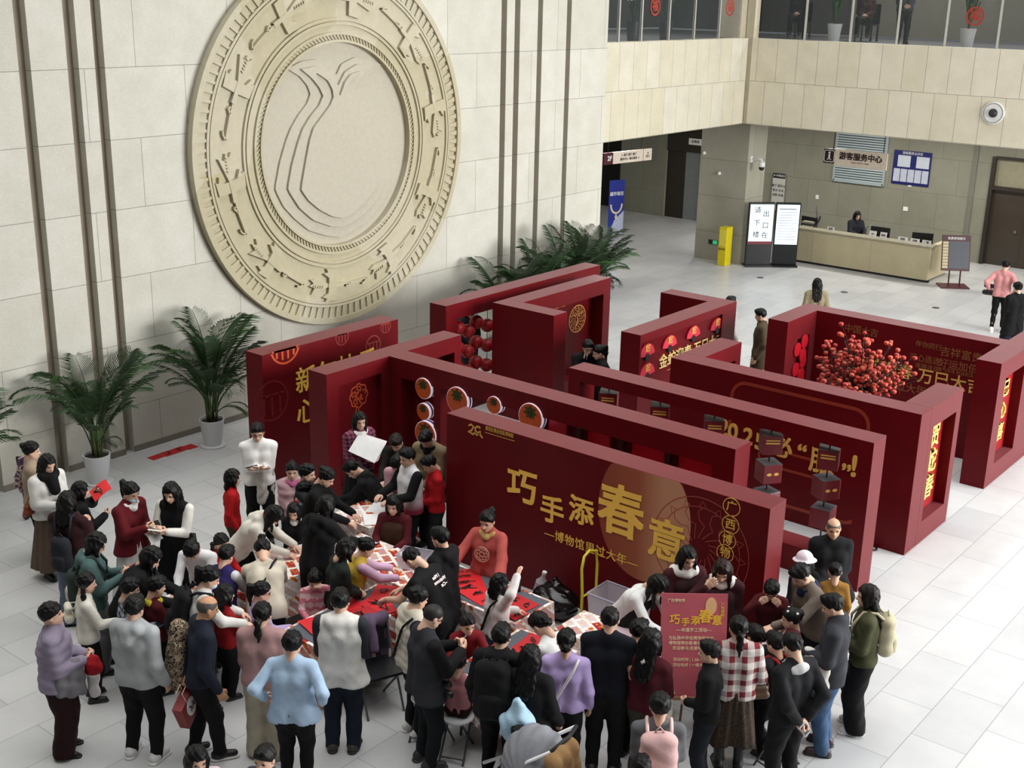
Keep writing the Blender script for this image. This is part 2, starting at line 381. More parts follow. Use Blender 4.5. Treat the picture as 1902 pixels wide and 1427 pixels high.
# doors
mb = MB(); mb.box(-16.42, -15.0, YB+.02, YB+.3, 2.2, 3.2); mb.box(-16.42, -15.72, YB+.1, YB+.3, 0, 2.2); mb.box(-15.06, -15.0, YB, YB+.3, 0, 2.2)
struct('trim_6', mb, FRAME)
d = struct('door_1', MB().box(-15.72, -15.06, YB+.1, YB+.16, 0, 2.2), STEEL)
d = struct('door_2', MB().box(-5.8, -4.0, YB+.1, YB+.18, 0, 2.1).box(-4.92, -4.88, YB+.09, YB+.1, 0, 2.1), DOOR)
h = MB().disc(-5.05, 1.0, .04, FY(0, YB+.1, 0), 0, .06, 0, 12).disc(-4.75, 1.0, .04, FY(0, YB+.1, 0), 0, .06, 0, 12).build('door_handle', CHROME, d)
mb = MB(); mb.box(-5.9, -5.8, YB-.04, YB+.2, 0, 3.0); mb.box(-5.8, -4, YB-.04, YB+.2, 2.1, 2.2); mb.box(-5.8, -4, YB-.04, YB+.2, 2.95, 3.02)
struct('trim_7', mb, FRAME)
struct('window_1', MB().box(-5.8, -4, YB+.1, YB+.13, 2.2, 2.95), mat('8f8a74', .3))
def sign(name, label, cat, mb_mats, texts=(), loc=None):
    mb, mats, mainname = mb_mats
    v = np.array(mb.v); c = v.mean(0)
    t = empty(name, (c[0], c[1], v[:, 2].min()), label, cat)
    P(mb, mainname, mats, t)
    for tx in texts: lettering(*tx[:4], t, **(tx[4] if len(tx) > 4 else {}))
    return t
sign('door_plate', 'small white room plate on the glass above the dark double door', 'sign', (MB().box(-4.78, -4.3, YB+.07, YB+.1, 2.36, 2.56), WHITE, 'plate'), [('消防控制室', .075, FY(-4.54, YB+.07, 2.46), DARK)])
sign('door_plate', 'small white room plate on the dark frame over the grey steel door', 'sign', (MB().box(-15.6, -15.1, YB, YB+.02, 2.45, 2.65), WHITE, 'plate'), [('无障碍', .1, FY(-15.35, YB, 2.55), DARK)])
sign('door_notice', 'yellow notice with red foot stuck on the dark double door', 'sign', (MB().box(-4.72, -4.2, YB+.085, YB+.1, 1.42, 1.78).box(-4.72, -4.2, YB+.08, YB+.085, 1.42, 1.5, 1), [mat('d8cf2c', .5), mat('b5521e', .5)], 'sheet'), [('消防通道', .1, FY(-4.42, YB+.085, 1.66), DARK)])
# dark opening far left with a shopfront beyond
struct('wall_shopfront', MB().box(-20.2, -18.2, YB+.4, YB+.5, 0, 3), mat('1d1713', .6))
# gallery level: floor slab, back walls, columns
struct('floor_2', MB().box(XW-7, XW-.35, 12.6, 27, ZT-.25, ZT-.05).box(XW-.35, 16, YF+.35, 27, ZT-.25, ZT-.05), mat('77787a', .35))
struct('wall_gallery', MB().box(XW+.2, 16, 24.6, 24.9, ZT, 9.6), mat('6f6c60', .8))
struct('wall_gallery_left', MB().box(-17.3, -17, 12.6, 24.9, ZT, 9.6).box(-17, XW+.2, 24.6, 24.9, ZT, 9.6), mat('4c4b46', .8))
struct('wall_gallery_column', MB().box(XW-.75, XW-.12, YF-.25, YF+.5, ZT, 13.6), mat('bdb49c', .8))
struct('ceiling_3', MB().box(-17.3, XW-.02, 12.6, 24.9, 9.6, 9.8).box(XW-.02, 16, YF+.1, 24.9, 9.6, 9.8), mat('5a5953', .9))
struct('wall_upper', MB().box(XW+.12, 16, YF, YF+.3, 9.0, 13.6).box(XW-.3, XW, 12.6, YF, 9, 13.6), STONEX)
def glassm():
    t = NT('railing_glass'); t.base((.12, .14, .14, 1)); t.rough(.02, .5); t.b.inputs['Alpha'].default_value = .16; return t.m
GLASS = glassm()
MULL = mat('c8c6be', .4, .2)
def railing(label, along, a0, a1, posts, hand):
    if along == 'x': L = lambda mb, p, q, d0, d1, z0, z1: mb.box(p, q, YF+.12+d0, YF+.12+d1, z0, z1)
    else: L = lambda mb, p, q, d0, d1, z0, z1: mb.box(XW-.16-d1, XW-.16-d0, p, q, z0, z1)
    t = empty('glass_railing', (a0, YF+.12, ZT) if along == 'x' else (XW-.16, a0, ZT), label, 'railing')
    ps = [a0]+posts+[a1]
    for p, q in zip(ps[:-1], ps[1:]): P(L(MB(), p+.02, q-.02, 0, .015, ZT+.02, ZT+1.16), 'glass_pane', GLASS, t)
    for p in posts: P(L(MB(), p-.02, p+.02, -.02, .04, ZT, ZT+2.6 if False else ZT+1.2), 'post', MULL, t)
    P(L(MB(), a0, a1, -.03, .05, ZT+1.18, ZT+1.24), 'handrail', hand, t)
px = [aty(x, 60, YF+.12)[0] for x in (1495, 1580, 1667, 1757, 1855)]
railing('long clear glass gallery railing above the information desk side', 'x', XW+.25, 8, px+[px[-1]+1.45*k for k in range(1, 6)], mat('b07f3c', .4))
py = [atx(x, 60, XW-.16)[1] for x in (1149, 1191, 1242, 1289, 1335)]
railing('shorter dark glass gallery railing beside the carved wall', 'y', 12.62, YF-.26, py, mat('b07f3c', .4))
# ================================================================ carved medallion
MED = FX(XW, 4.4, 4.47)
med = empty('carved_medallion', (XW, 4.4, 4.47), 'huge round carved stone medallion with birds round a vase on the pale wall', 'relief')
def med_stone():
    t = NT('medallion_stone'); co = t.n('ShaderNodeNewGeometry').outputs['Position']
    v = t.n('ShaderNodeTexVoronoi'); v.inputs['Scale'].default_value = .95; t.l(co, v.inputs['Vector'])
    sp = t.n('ShaderNodeSeparateColor'); t.l(v.outputs['Color'], sp.inputs[0])
    c = t.ramp(sp.outputs[0], [(.1, lin('b6ae93')), (.5, lin('beb7a1')), (.9, lin('b4ab86'))], 'CONSTANT')
    c = t.mix(.5, c, t.ramp(t.noise(co, 9, 5, .65), [(.35, (.84, .83, .8, 1)), (.65, (1, 1, 1, 1))]), 'MULTIPLY')
    t.base(c); t.rough(.8, .3); t.bump(t.noise(co, 30, 4), .2, .008); return t.m
MS = med_stone(); MI = mat('b6b09f', .8, spec=.3, var=.05, scale=14, bump=.15)
P(MB().ring(0, 0, 1.76, 3.15, MED, 0, .09, n=128), 'disc', MS, med, smooth=.5)
P(MB().disc(0, 0, 1.77, MED, 0, .015, n=96), 'inner_field', MI, med)
P(MB().ring(0, 0, 3.06, 3.16, MED, .05, .15, n=128), 'rim', MS, med, smooth=.5)
mb = MB()
for i in range(120):
    a = 2*PI*i/120; u = np.array([math.cos(a), math.sin(a)]); w = np.array([-u[1], u[0]])
    poly = [tuple(u*2.87-w*.022), tuple(u*3.06-w*.045), tuple(u*3.06+w*.045), tuple(u*2.87+w*.022)]
    mb.prism(poly, MED, .07, .122)
P(mb, 'tooth_band', MS, med)
mb = MB()
for r in (2.84, 2.78, 2.12, 2.05, 1.885): mb.ring(0, 0, r-.022, r+.022, MED, .06, .125, n=128)
mb.ring(0, 0, 1.74, 1.78, MED, 0, .13, n=128)
P(mb, 'ridge', MS, med, smooth=.5)
mb = MB()
for i in range(150):
    a = 2*PI*i/150; b = a+.03
    mb.ribbon([(1.79*math.cos(a), 1.79*math.sin(a)), (1.86*math.cos(b), 1.86*math.sin(b))], .016, MED, .07, .115)
P(mb, 'rope_band', MS, med)
# stepped vase with a beaked, split top
def sym(left): return left+[(-x+.02, y) for x, y in left[::-1]]
def arc(a0, a1, r, c, n=14): return [(c[0]+r*math.cos(math.radians(a0+(a1-a0)*i/n)), c[1]+r*math.sin(math.radians(a0+(a1-a0)*i/n))) for i in range(n+1)]
vases = [
 [(.0, 1.2), (-.12, 1.37), (-.42, 1.47), (-.78, 1.44), (-1.08, 1.33), (-.82, 1.2), (-.66, 1.05), (-.59, .9), (-.67, .75), (-.88, .56), (-1.05, .36), (-1.18, .13), (-1.32, -.2), (-1.44, -.62), (-1.27, -.93), (-1.03, -1.17), (-.72, -1.41), (-.35, -1.55), (.0, -1.63)],
 [(.0, 1.02), (-.16, 1.24), (-.45, 1.36), (-.82, 1.32), (-.58, 1.16), (-.42, 1.0), (-.34, .86), (-.43, .71), (-.64, .54), (-.82, .34), (-.94, .11), (-1.08, -.23), (-1.2, -.64), (-.95, -.99), (-.64, -1.24), (-.23, -1.4), (.0, -1.43)],
 [(.0, .85), (-.12, 1.08), (-.26, 1.2), (-.49, 1.24), (-.26, 1.11), (-.16, .96), (-.14, .83), (-.22, .7), (-.42, .52), (-.61, .35), (-.71, .14), (-.81, -.2), (-.94, -.67), (-.77, -.88), (-.52, -1.07), (-.23, -1.22), (.0, -1.27)]]
for k, left in enumerate(vases):
    pts = [p for p in sym(left)]
    n = len(pts); out = []
    for i in range(n):      # cut the corners of the gentle bends, keep the sharp beaks
        p0, p1, p2 = [np.array(pts[(i+j) % n]) for j in (-1, 0, 1)]; a, b_ = p1-p0, p2-p1
        if np.dot(a, b_)/(np.linalg.norm(a)*np.linalg.norm(b_)+1e-9) > .55: out += [tuple(p1*.78+p0*.22), tuple(p1*.94+(p0+p2)*.03), tuple(p1*.78+p2*.22)]
        else: out.append(tuple(p1))
    P(MB().prism(out, MED, 0, .05+.042*k), 'vase_step', MI, med)
def bird(mb, ang):
    a = math.radians(ang); o = np.array([2.46*math.cos(a), 2.46*math.sin(a)])
    f = np.array([-math.sin(a), math.cos(a)]); r = np.array([math.cos(a), math.sin(a)])     # forward = anticlockwise
    T = lambda x, y: tuple(o+f*(x*1.06-.04)+r*(y*.88-x*x*.17))
    c1 = .148
    tail = [T(-.06, 0), T(-.52, .2), T(-.46, .06), T(-.56, .03), T(-.48, -.04), T(-.55, -.1), T(-.44, -.14)]
    mb.prism(tail[::-1], MED, .08, c1-.006)
    for s in (1, -1):
        w = [T(.04, .02*s), T(.03, .31*s), T(-.2, .34*s), T(-.17, .27*s), T(-.26, .24*s), T(-.14, .16*s), T(-.13, .02*s)]
        mb.prism(w, MED, .08, c1-.003*s)
    mb.ribbon([T(-.15, 0), T(.1, 0), T(.2, .01)], .075, MED, .08, c1+.006)
    mb.ribbon([T(.15, 0), T(.35, .012), T(.62, .02), T(.75, .03)], .028, MED, .08, c1)
    mb.ribbon([T(.26, .04), T(.3, .07), T(.36, .02)], .03, MED, .08, c1)
    mb.ribbon([T(.75, .03), T(.70, .10), T(.64, .12)], .026, MED, .08, c1)
    for i in range(5): mb.ribbon([T(-.28-.05*i, .0), T(-.30-.05*i, .05)], .012, MED, .13, c1+.02)
    return mb
for ang in (121, 156, 193, 230, 265.6, 301, 337, 14, 48, 84): P(bird(MB(), ang), 'bird', MS, med)

# ================================================================ the red display walls
T_, H_ = .37, 2.0
Y1, Y2, Y3, Y4, Y5 = .358, 1.682, 3.007, 4.44, 7.53
XA = -6.85
# --- front banner wall
t1 = empty('display_wall', (-2.27, Y1, 0), 'long solid red banner wall in front with big gold calligraphic title', 'display wall', 'red display walls')
P(MB().box(-4.55, 0, Y1, Y1+T_, 0, H_), 'panel', RED, t1, bevel=.006)
def onf(px, py, Y): p = aty(px, py, Y); return p[0], p[2]
def moonmat():
    t = NT('printed_moon'); co = t.n('ShaderNodeNewGeometry').outputs['Position']; s = t.n('ShaderNodeSeparateXYZ'); t.l(co, s.inputs[0])
    mp = t.n('ShaderNodeMapRange'); mp.inputs['From Min'].default_value = -2.6; mp.inputs['From Max'].default_value = -1.3; t.l(s.outputs[0], mp.inputs[0])
    t.base(t.ramp(mp.outputs[0], [(0, lin('74101a')), (.75, lin('9c5236')), (1, lin('c08a68'))])); t.rough(.5); return t.m
F1 = FY(0, Y1, 0)
cx, cz = onf(1195, 960, Y1)
poly = []
for i in range(72):
    a = 2*PI*i/72; poly.append((cx+.62*math.cos(a), min(H_-.004, cz+.80*math.sin(a))))
P(MB().prism(poly, F1, 0, .002), 'printed_moon', moonmat(), t1)
for ch, px_, py_, s, b in (('巧', 970, 907, .47, .022), ('手', 1026, 951, .37, .022), ('添', 1080, 953, .37, .02), ('春', 1153, 957, .66, .022), ('意', 1238, 1010, .52, .02)):
    x, z = onf(px_, py_, Y1); lettering(ch, s, FY(x, Y1, z), GOLDP, t1, .006, b, c=.003)
x, z = onf(1096, 1019, Y1); lettering('—博物馆里过大年—', .145, FY(x, Y1, z), GOLDP, t1, .004, .008, spacing=1.08)
x, z = onf(930, 808, Y1); lettering('廣西壯族自治區博物館', .062, FY(x-.02, Y1, z+.03), GOLD, t1, .003, .006, sx=.72); 
P(MB().box(x-.25, x+.22, Y1-.003, Y1, z-.03, z-.024), 'rule', GOLD, t1)
x, z = onf(882, 801, Y1)
mb = MB(); fr = FY(x, Y1, z)
mb.ribbon([(-.10, .05), (-.06, .075), (-.02, .05), (-.05, .0), (-.11, -.04), (-.07, -.035), (-.03, -.05), (.0, -.02)], .024, fr, .001, .004)
mb.ribbon([(.09, .06), (.05, .075), (.01, .05), (.01, .01), (.05, -.01), (.09, .02), (.09, -.03), (.13, -.06)], .024, fr, .001, .004)
mb.ribbon([(.0, -.02), (.03, -.045), (.06, -.03)], .02, fr, .001, .004)
P(mb, 'emblem', GOLD, t1)
LINE = mat('a5433a', .5); LINEG = mat('b06a34', .5)
for i, ch in enumerate('广西博物'):
    x, z = onf((1359, 1357, 1351, 1347)[i], (942, 975, 1003, 1028)[i], Y1)
    P(MB().ring(x, z, .097, .105, F1, .001, .004, n=40), 'circle', GOLDP, t1); lettering(ch, .13, FY(x, Y1, z), GOLDP, t1, .003, .008)
cx, cz = onf(1300, 1020, Y1)
mb = MB(); mb.ring(cx, cz, .60, .61, F1, .002, .004, n=80); mb.ring(cx, cz, .49, .498, F1, .002, .004, n=80)
for i in range(16):
    a = 2*PI*i/16; u = np.array([math.cos(a), math.sin(a)]); w = np.array([-u[1], u[0]])
    c = np.array([cx, cz])
    mb.ribbon([c+u*.49, c+u*.44+w*.05, c+u*.34+w*.03, c+u*.28-w*.04, c+u*.2, c+u*.12+w*.03], .009, F1, .002, .004)
    mb.ribbon([c+u*.5+w*.04, c+u*.57, c+u*.5-w*.04], .008, F1, .002, .004)
P(mb, 'line_emblem', LINE, t1)
# --- second wall line (T-shaped with the tall side panel)
t2 = empty('display_wall', (-4, Y2, 0), 'red T-shaped display wall with round persimmon light boxes behind the front banner', 'display wall', 'red display walls')
ya0, ya1 = .44, 3.27
mb = MB(); xr = -1.15
holes = [(-6.62, -5.98, .2, 1.72, Y2+.25, Y2+T_), (-5.85, -4.35, .25, 1.72, None, None), (-4.2, -1.45, .2, 1.72, Y2+.28, Y2+T_)]
holed(mb, XA, xr, Y2, Y2+T_, 0, H_, 'y', holes)
P(mb, 'panel', RED, t2)
mb = MB(); holed(mb, XA-T_, XA, ya0, ya1, 0, H_, 'x', [(.66, 1.52, .2, 1.78, XA-T_, XA-.1), (Y2+T_+.12, ya1-.16, .2, 1.75, XA-T_, XA-.25)], 0, 0)
P(mb, 'side_panel', RED, t2)
for q in (-4.2, -3.52, -2.85, -2.15): P(MB().box(q-.04, q+.04, Y2+.12, Y2+.2, .2, 1.72), 'mullion', mat('3a060b', .5), t2)
BRED = mat('d8243c', .35)
for a, b in ((-4.1, -3.8), (-3.45, -3.1), (-2.75, -2.25), (-2.05, -1.55)): P(MB().box(a, b, Y2+.24, Y2+.28, .2, 1.72), 'backing_sheet', BRED, t2)
FA = FX(XA-.1, 0, 0)
def emblem_flower(cy, cz, r, fr):
    mb = MB(); pts = []
    for i in range(60):
        a = 2*PI*i/60; q = r*(1+.07*math.cos(8*a)); pts.append((cy+q*math.cos(a), cz+q*math.sin(a)))
    mb.ribbon(pts, .02, fr, .001, .005, closed=True)
    for k in range(4):
        mb.ribbon([(cy+r*(.72-.16*k)*math.cos(a+.5*k)*(1+.15*math.sin(5*a)), cz+r*(.72-.16*k)*math.sin(a+.5*k)*(1+.15*math.sin(5*a))) for a in np.linspace(0, 5.2, 26)], .016, fr, .001, .005)
    mb.ribbon([(cy-.05, cz-r), (cy-.1, cz-r-.25), (cy-.16, cz-r-.5), (cy-.1, cz-r-.75)], .014, fr, .001, .005)
    mb.ribbon([(cy+.0, cz-r), (cy-.04, cz-r-.25), (cy-.11, cz-r-.5), (cy-.05, cz-r-.75)], .014, fr, .001, .005)
    return mb
p = atx(666, 735, XA-.1); P(emblem_flower(p[1], p[2], .17, FA), 'snake_emblem', mat('c2501e', .5), t2)
p = aty(812, 805, Y2+.25); 
mb = MB()
for dx, dz, r in ((.05, 0, .16), (.0, -.3, .2), (.12, -.2, .12)): 
    mb.ribbon([(p[0]+dx+r*(1+.12*math.cos(7*a))*math.cos(a), p[2]+dz+r*(1+.12*math.cos(7*a))*math.sin(a)) for a in np.linspace(0, 6.2, 50)], .014, FY(0, Y2+.25, 0), .001, .005)
    mb.ribbon([(p[0]+dx+r*.5*math.cos(a)*(1+.3*math.sin(4*a)), p[2]+dz+r*.5*math.sin(a)) for a in np.linspace(0, 6.2, 40)], .012, FY(0, Y2+.25, 0), .001, .005)
P(mb, 'flower_outline', mat('c2501e', .5), t2)
PERS = mat('c2521f', .5, var=.1); LEAF = mat('3b3a14', .7); RIM = mat('e9dff0', .4, emit=.35)
def lightbox(px_, py_, r, label):
    Yc = Y2-.02; c = aty(px_, py_, Yc)
    t = empty('persimmon_light_box', (c[0], Yc, c[2]-r), label, 'light box', 'persimmon light boxes')
    fr = FY(c[0], Yc, c[2])
    P(MB().disc(0, 0, r, fr, -.10, 0, n=40), 'box_rim', RIM, t, smooth=.6)
    P(MB().ring(0, 0, r*.985, r*1.02, fr, -.075, -.045, n=40), 'rim_band', mat('5d4a78', .5), t)
    P(MB().disc(0, 0, r*.96, fr, 0, .006, n=40, ry=r*.96), 'face', PERS, t)
    mb = MB()
    for k in range(5):
        a = math.radians(90+ (k-2)*52); mb.prism([(0, r*.42), (r*.30*math.cos(a-.5), r*.42+r*.30*math.sin(a-.5)), (r*.62*math.cos(a), r*.42+r*.50*math.sin(a)), (r*.3*math.cos(a+.5), r*.42+r*.3*math.sin(a+.5))], fr, .006, .012)
    mb.ribbon([(0, r*.42), (r*.05, r*.85)], r*.1, fr, .006, .014)
    for k in range(3): mb.prism([(0, r*.5), (r*.25*(k-1)-.1*r, r*.05), (r*.3*(k-1), -r*.02), (r*.25*(k-1)+.12*r, r*.08)], fr, .006, .012)
    P(mb, 'leaf', LEAF, t)
for a in ((786, 722, .155, 'uppermost of the three stacked round persimmon light boxes in the left bay'), (786, 765, .125, 'small middle persimmon light box in the stack of three at left bay'),
          (790, 807, .20, 'lowest persimmon light box of the stack, above the man in beige jacket'), (849, 744, .195, 'round persimmon light box just right of the stack of three'),
          (917, 753, .125, 'small round persimmon light box between two bigger ones'), (985, 776, .2, 'rightmost round persimmon light box over the front banner top')): lightbox(*a)
# --- third wall: open frame with hanging cubes
t3 = empty('display_wall', (-2.3, Y3, 0), 'red open portal frame hung with small cubes behind the seated old man', 'display wall', 'red display walls')
mb = MB(); holed(mb, -4.58, 0, Y3, Y3+T_, 0, H_, 'y', [(-4.38, -.17, .36, 1.83, None, None)])
P(mb, 'frame', RED, t3)
rods = [(1131, 733), (1226, 758), (1327, 781), (1433, 806), (1541, 835)]
cubem = mat('6d1a22', .35); cubed = mat('3b1317', .4); cubeg = mat('54565b', .35)
hx = [aty(a, b, Y3+.18)[0] for a, b in rods]
for i, x in enumerate(hx):
    P(MB().tube([(x, Y3+.18, .36), (x, Y3+.18, 1.83)], .011), 'rod', mat('241014', .4), t3)
    ct = ['leftmost rod', 'second rod from the left', 'middle rod', 'fourth rod from the left', 'rightmost rod'][i]
    for k, (zz, lv) in enumerate(((1.60, 'topmost'), (1.20, 'middle'), (.80, 'lowest'))):
        rz = math.radians((28, 30, 34, 40, 20)[i]+k*(37 if i != 3 else 14)); t = empty('turning_cube', (x, Y3+.18, zz-.13), f'{lv} small dark red turning cube on the {ct} of the portal', 'cube', 'turning cubes in the portal', rz)
        MB().box(-.13, .13, -.13, .13, 0, .26).build('cube', cubem, t, bevel=.006)
        MB().box(-.128, .128, -.128, .128, .26, .266).build('lid', cubeg, t)
        if k == 0: q = MB().box(-.09, .09, -.134, -.13, .15, .17).box(-.09, .09, -.134, -.13, .19, .205)
        elif k == 1: q = MB().disc(-.05, .13, .035, FY(0, -.13, 0), 0, .004, ry=.02).disc(.05, .13, .035, FY(0, -.13, 0), 0, .004, ry=.02)
        else: q = MB().box(-.08, .08, -.134, -.13, .1, .12).box(-.08, .05, -.134, -.13, .06, .08)
        q.build('motif', GOLD, t)
# --- fourth wall with its two return ends
t4 = empty('display_wall', (-1.9, Y4, 0), 'red U-shaped display wall with gold year greeting and rounded orange outline', 'display wall', 'red display walls')
P(MB().box(-3.77, .03, Y4, Y4+T_, 0, H_), 'panel', RED, t4, bevel=.005)
mb = MB(); holed(mb, -3.78, -3.41, Y4+T_, 5.92, 0, H_, 'x', [(4.95, 5.76, .3, 1.74, None, None)]); P(mb, 'return_panel', RED, t4)
mb = MB(); holed(mb, -.34, .03, Y4+T_, 5.96, 0, H_, 'x', [(4.95, 5.78, .32, 1.70, -.34, -.13)], 0, 0)
P(mb, 'return_panel', RED, t4); P(MB().box(-.13, -.125, 4.96, 5.77, .33, 1.69), 'recess_back', REDIN, t4)
F4 = FY(0, Y4, 0)
a = onf(1362, 707, Y4); b = onf(1568, 780, Y4); zt = a[1]; zb = .22; xa, xb = a[0], -.66
def rrect(x0, x1, z0, z1, r, n=8):
    out = []
    for cx, cz, a0 in ((x1-r, z1-r, 0), (x0+r, z1-r, 90), (x0+r, z0+r, 180), (x1-r, z0+r, 270)):
        out += [(cx+r*math.cos(math.radians(a0+90*i/n)), cz+r*math.sin(math.radians(a0+90*i/n))) for i in range(n+1)]
    return out
OUTL = mat('8f2d18', .5)
P(MB().ribbon(rrect(xa, xb, zb, zt, .22), .05, F4, .001, .004, closed=True), 'outline', OUTL, t4)
P(MB().ribbon(rrect(xa+.5, xb-.5, .75, 1.0, .12), .04, F4, .001, .004, closed=True), 'inner_outline', OUTL, t4)
for ch, px_, py_, s in (('2', 1345, 795, .33), ('0', 1362, 803, .33), ('2', 1390, 812, .33), ('5', 1412, 822, .33), ('必', 1452, 832, .34), ('“', 1490, 843, .34), ('服', 1527, 860, .38), ('”', 1572, 880, .34), ('!', 1587, 868, .42)):
    x, z = onf(px_, py_, Y4); lettering(ch, s, FY(x, Y4, z), GOLD, t4, .02, .02, c=.002)
for i, ch in enumerate('贺蛇春'): lettering(ch, .36, FX(-.125, 5.36, 1.42-.38*i), mat('ecc766', .4, .1), t4, .05, .016, c=.0)
# --- fifth: the far courtyard of walls with the persimmon tree
t5 = empty('display_wall', (-1.9, 8.6, 0), 'red far courtyard wall of greetings round the persimmon tree', 'display wall', 'red display walls')
P(MB().box(-3.8, -.34, 8.6, 8.97, 0, H_), 'back_panel', RED, t5)
mb = MB(); holed(mb, -3.8, -3.44, Y5, 8.6, 0, H_, 'x', [(7.95, 8.4, .25, 1.62, -3.8, -3.7)]); P(mb, 'side_panel', RED, t5)
mb = MB(); holed(mb, -.34, .03, Y5, 8.97+.9, 0, H_, 'x', [(7.85, 8.75, .32, 1.72, -.34, -.13)]); P(mb, 'side_panel', RED, t5)
P(MB().box(-.13, -.125, 7.86, 8.74, .33, 1.71), 'recess_back', REDIN, t5)
for i, ch in enumerate('巳心喜'): lettering(ch, .3, FX(-.125, 8.31, 1.40-.36*i), mat('ecc766', .4, .1), t5, .05, .016)
GD = mat('8a4a22', .5)
for tx, px_, py_, s, mm in (('中国大吉', 1600, 615, .15, GD), ('伴你同行', 1725, 643, .11, GD), ('吉祥富贵', 1785, 660, .17, GD), ('开心连连', 1718, 668, .13, GD), ('好运加倍', 1780, 681, .16, GD), ('幸福连连', 1722, 683, .10, GD), ('喜气洋洋 好运连连', 1775, 692, .07, GD),
                            ('金蛇迎春·万巳大吉', 1700, 697, .27, GOLD), ('博物馆里过大年', 1655, 715, .17, GD), ('2025', 1560, 708, .2, GD)):
    x, z = onf(px_, py_, 8.6); lettering(tx, s, FY(x, 8.6, z), mm, t5, .005, .01)
# --- left rear: big graphics wall by the palms
tb = empty('display_wall', (-8.4, 1.9, 0), 'red solid wall with orange roundel and gold letters nearest the potted palms', 'display wall', 'red display walls')
P(MB().box(-8.59, -8.22, .45, 3.28, 0, H_), 'panel', RED, tb, bevel=.005)
FB = FX(-8.22, 0, 0)
def roundel(mb, cy, cz, r, bars, zc=H_-.004):
    cl = lambda pts: [(a, min(b, zc)) for a, b in pts]
    mb.ribbon(cl([(cy+r*math.cos(a), cz+r*math.sin(a)) for a in np.linspace(0, 2*PI, 49)[:-1]]), r*.12, FB, .001, .004, closed=True)
    for b in bars: mb.ribbon(cl([(cy+b*r, cz-r*math.sqrt(max(0, 1-b*b))*.8), (cy+b*r, cz+r*.3)]), r*.13, FB, .001, .004)
    mb.ribbon(cl([(cy-.8*r, cz+.3*r), (cy+.8*r, cz+.3*r)]), r*.13, FB, .001, .004)
    return mb
p = atx(529, 642, -8.22); P(roundel(MB(), p[1], p[2], .27, (-.6, -.2, .2, .6)), 'roundel', mat('c14a16', .5), tb)
for px_, py_, r, c_ in ((635, 626, .13, '8a2a20'), (693, 642, .16, '8c2f26'), (716, 606, .11, '8a2a20'), (505, 745, .30, '741016')):
    p = atx(px_, py_, -8.22); P(roundel(MB(), p[1], p[2], r, (-.5, 0, .5)), 'roundel', mat(c_, .5), tb)
for i, ch in enumerate('新年快乐'): lettering(ch, .42, FX(-8.22, 1.27+i*.43, 1.42), GOLDP, tb, .01, .012)
for i, ch in enumerate('心想事成'): lettering(ch, .42, FX(-8.22, 1.27+i*.43, .92), GOLDP, tb, .01, .012)
# --- rear lantern portal
te = empty('display_wall', (-8.4, 5.6, 0), 'red rear portal frame against the carved wall hung with lantern strings', 'display wall', 'red display walls')
mb = MB(); holed(mb, -8.6, -8.23, 4.45, 8.98, 0, H_, 'x', [(4.75, 8.7, .3, 1.72, None, None)]); P(mb, 'frame', RED, te)
LANT = mat('a3101a', .45); 
for i, (yy) in enumerate((4.95, 5.22, 5.45, 5.75)):
    st = empty('lantern_string', (-8.4, yy, .4), ['string of red lanterns nearest the left post of the rear portal', 'second string of red lanterns in the rear portal', 'third string of red lanterns in the rear portal', 'string of red lanterns half hidden by the dark red wall'][i], 'lanterns', 'lantern strings')
    P(MB().tube([(-8.4, yy, .45), (-8.4, yy, 1.72)], .006, 6), 'cord', mat('5a0a0e', .6), st)
    for k in range(3):
        zz = (1.5, 1.13, .76)[k]-.12*(i % 2)
        mb = MB()
        prof = [(.03, -.12), (.06, -.11), (.11, -.07), (.135, 0), (.11, .07), (.06, .11), (.03, .12)]
        mb.lathe(prof, (-8.4, yy, zz), 16); P(mb, 'lantern', LANT, st, smooth=True)
# --- L-shaped dark wall
tf = empty('display_wall', (-7.2, 5.5, 0), 'red L-shaped wall whose recess carries a round gold emblem behind the couple', 'display wall', 'red display walls')
P(MB().box(-7.83, -6.51, 5.2, 5.57, 0, H_), 'panel', RED, tf, bevel=.005)
mb = MB(); holed(mb, -7.83, -7.45, 5.57, 8.22, 0, H_, 'x', [(5.75, 8.0, .25, 1.72, -7.83, -7.72)]); P(mb, 'return_panel', RED, tf)
p = atx(1072, 592, -7.72); fr = FX(-7.72, 0, 0); mb = MB()
mb.ring(p[1], p[2], .245, .265, fr, .001, .006, n=60); mb.ring(p[1], p[2], .20, .208, fr, .001, .006, n=60)
for i in range(14):
    a = 2*PI*i/14; u = np.array([math.cos(a), math.sin(a)]); w = np.array([-u[1], u[0]]); c = np.array([p[1], p[2]])
    mb.ribbon([c+u*.25, c+u*.22+w*.03, c+u*.17+w*.01, c+u*.13-w*.03, c+u*.06], .012, fr, .001, .006)
mb.ribbon([(p[1]-.06, p[2]-.18), (p[1]+.02, p[2]-.02), (p[1]-.03, p[2]+.08), (p[1]+.05, p[2]+.18)], .03, fr, .001, .006); mb.ribbon([(p[1]-.15, p[2]+.1), (p[1], p[2]+.05), (p[1]+.15, p[2]+.11)], .025, fr, .001, .006)
P(mb, 'round_emblem', mat('d99a52', .45), tf)
p = atx(1034, 569, -7.72); lettering('巳巳如意', .11, FX(-7.72, p[1]+.05, p[2]), mat('d99a52', .45), tf, .004, .01)
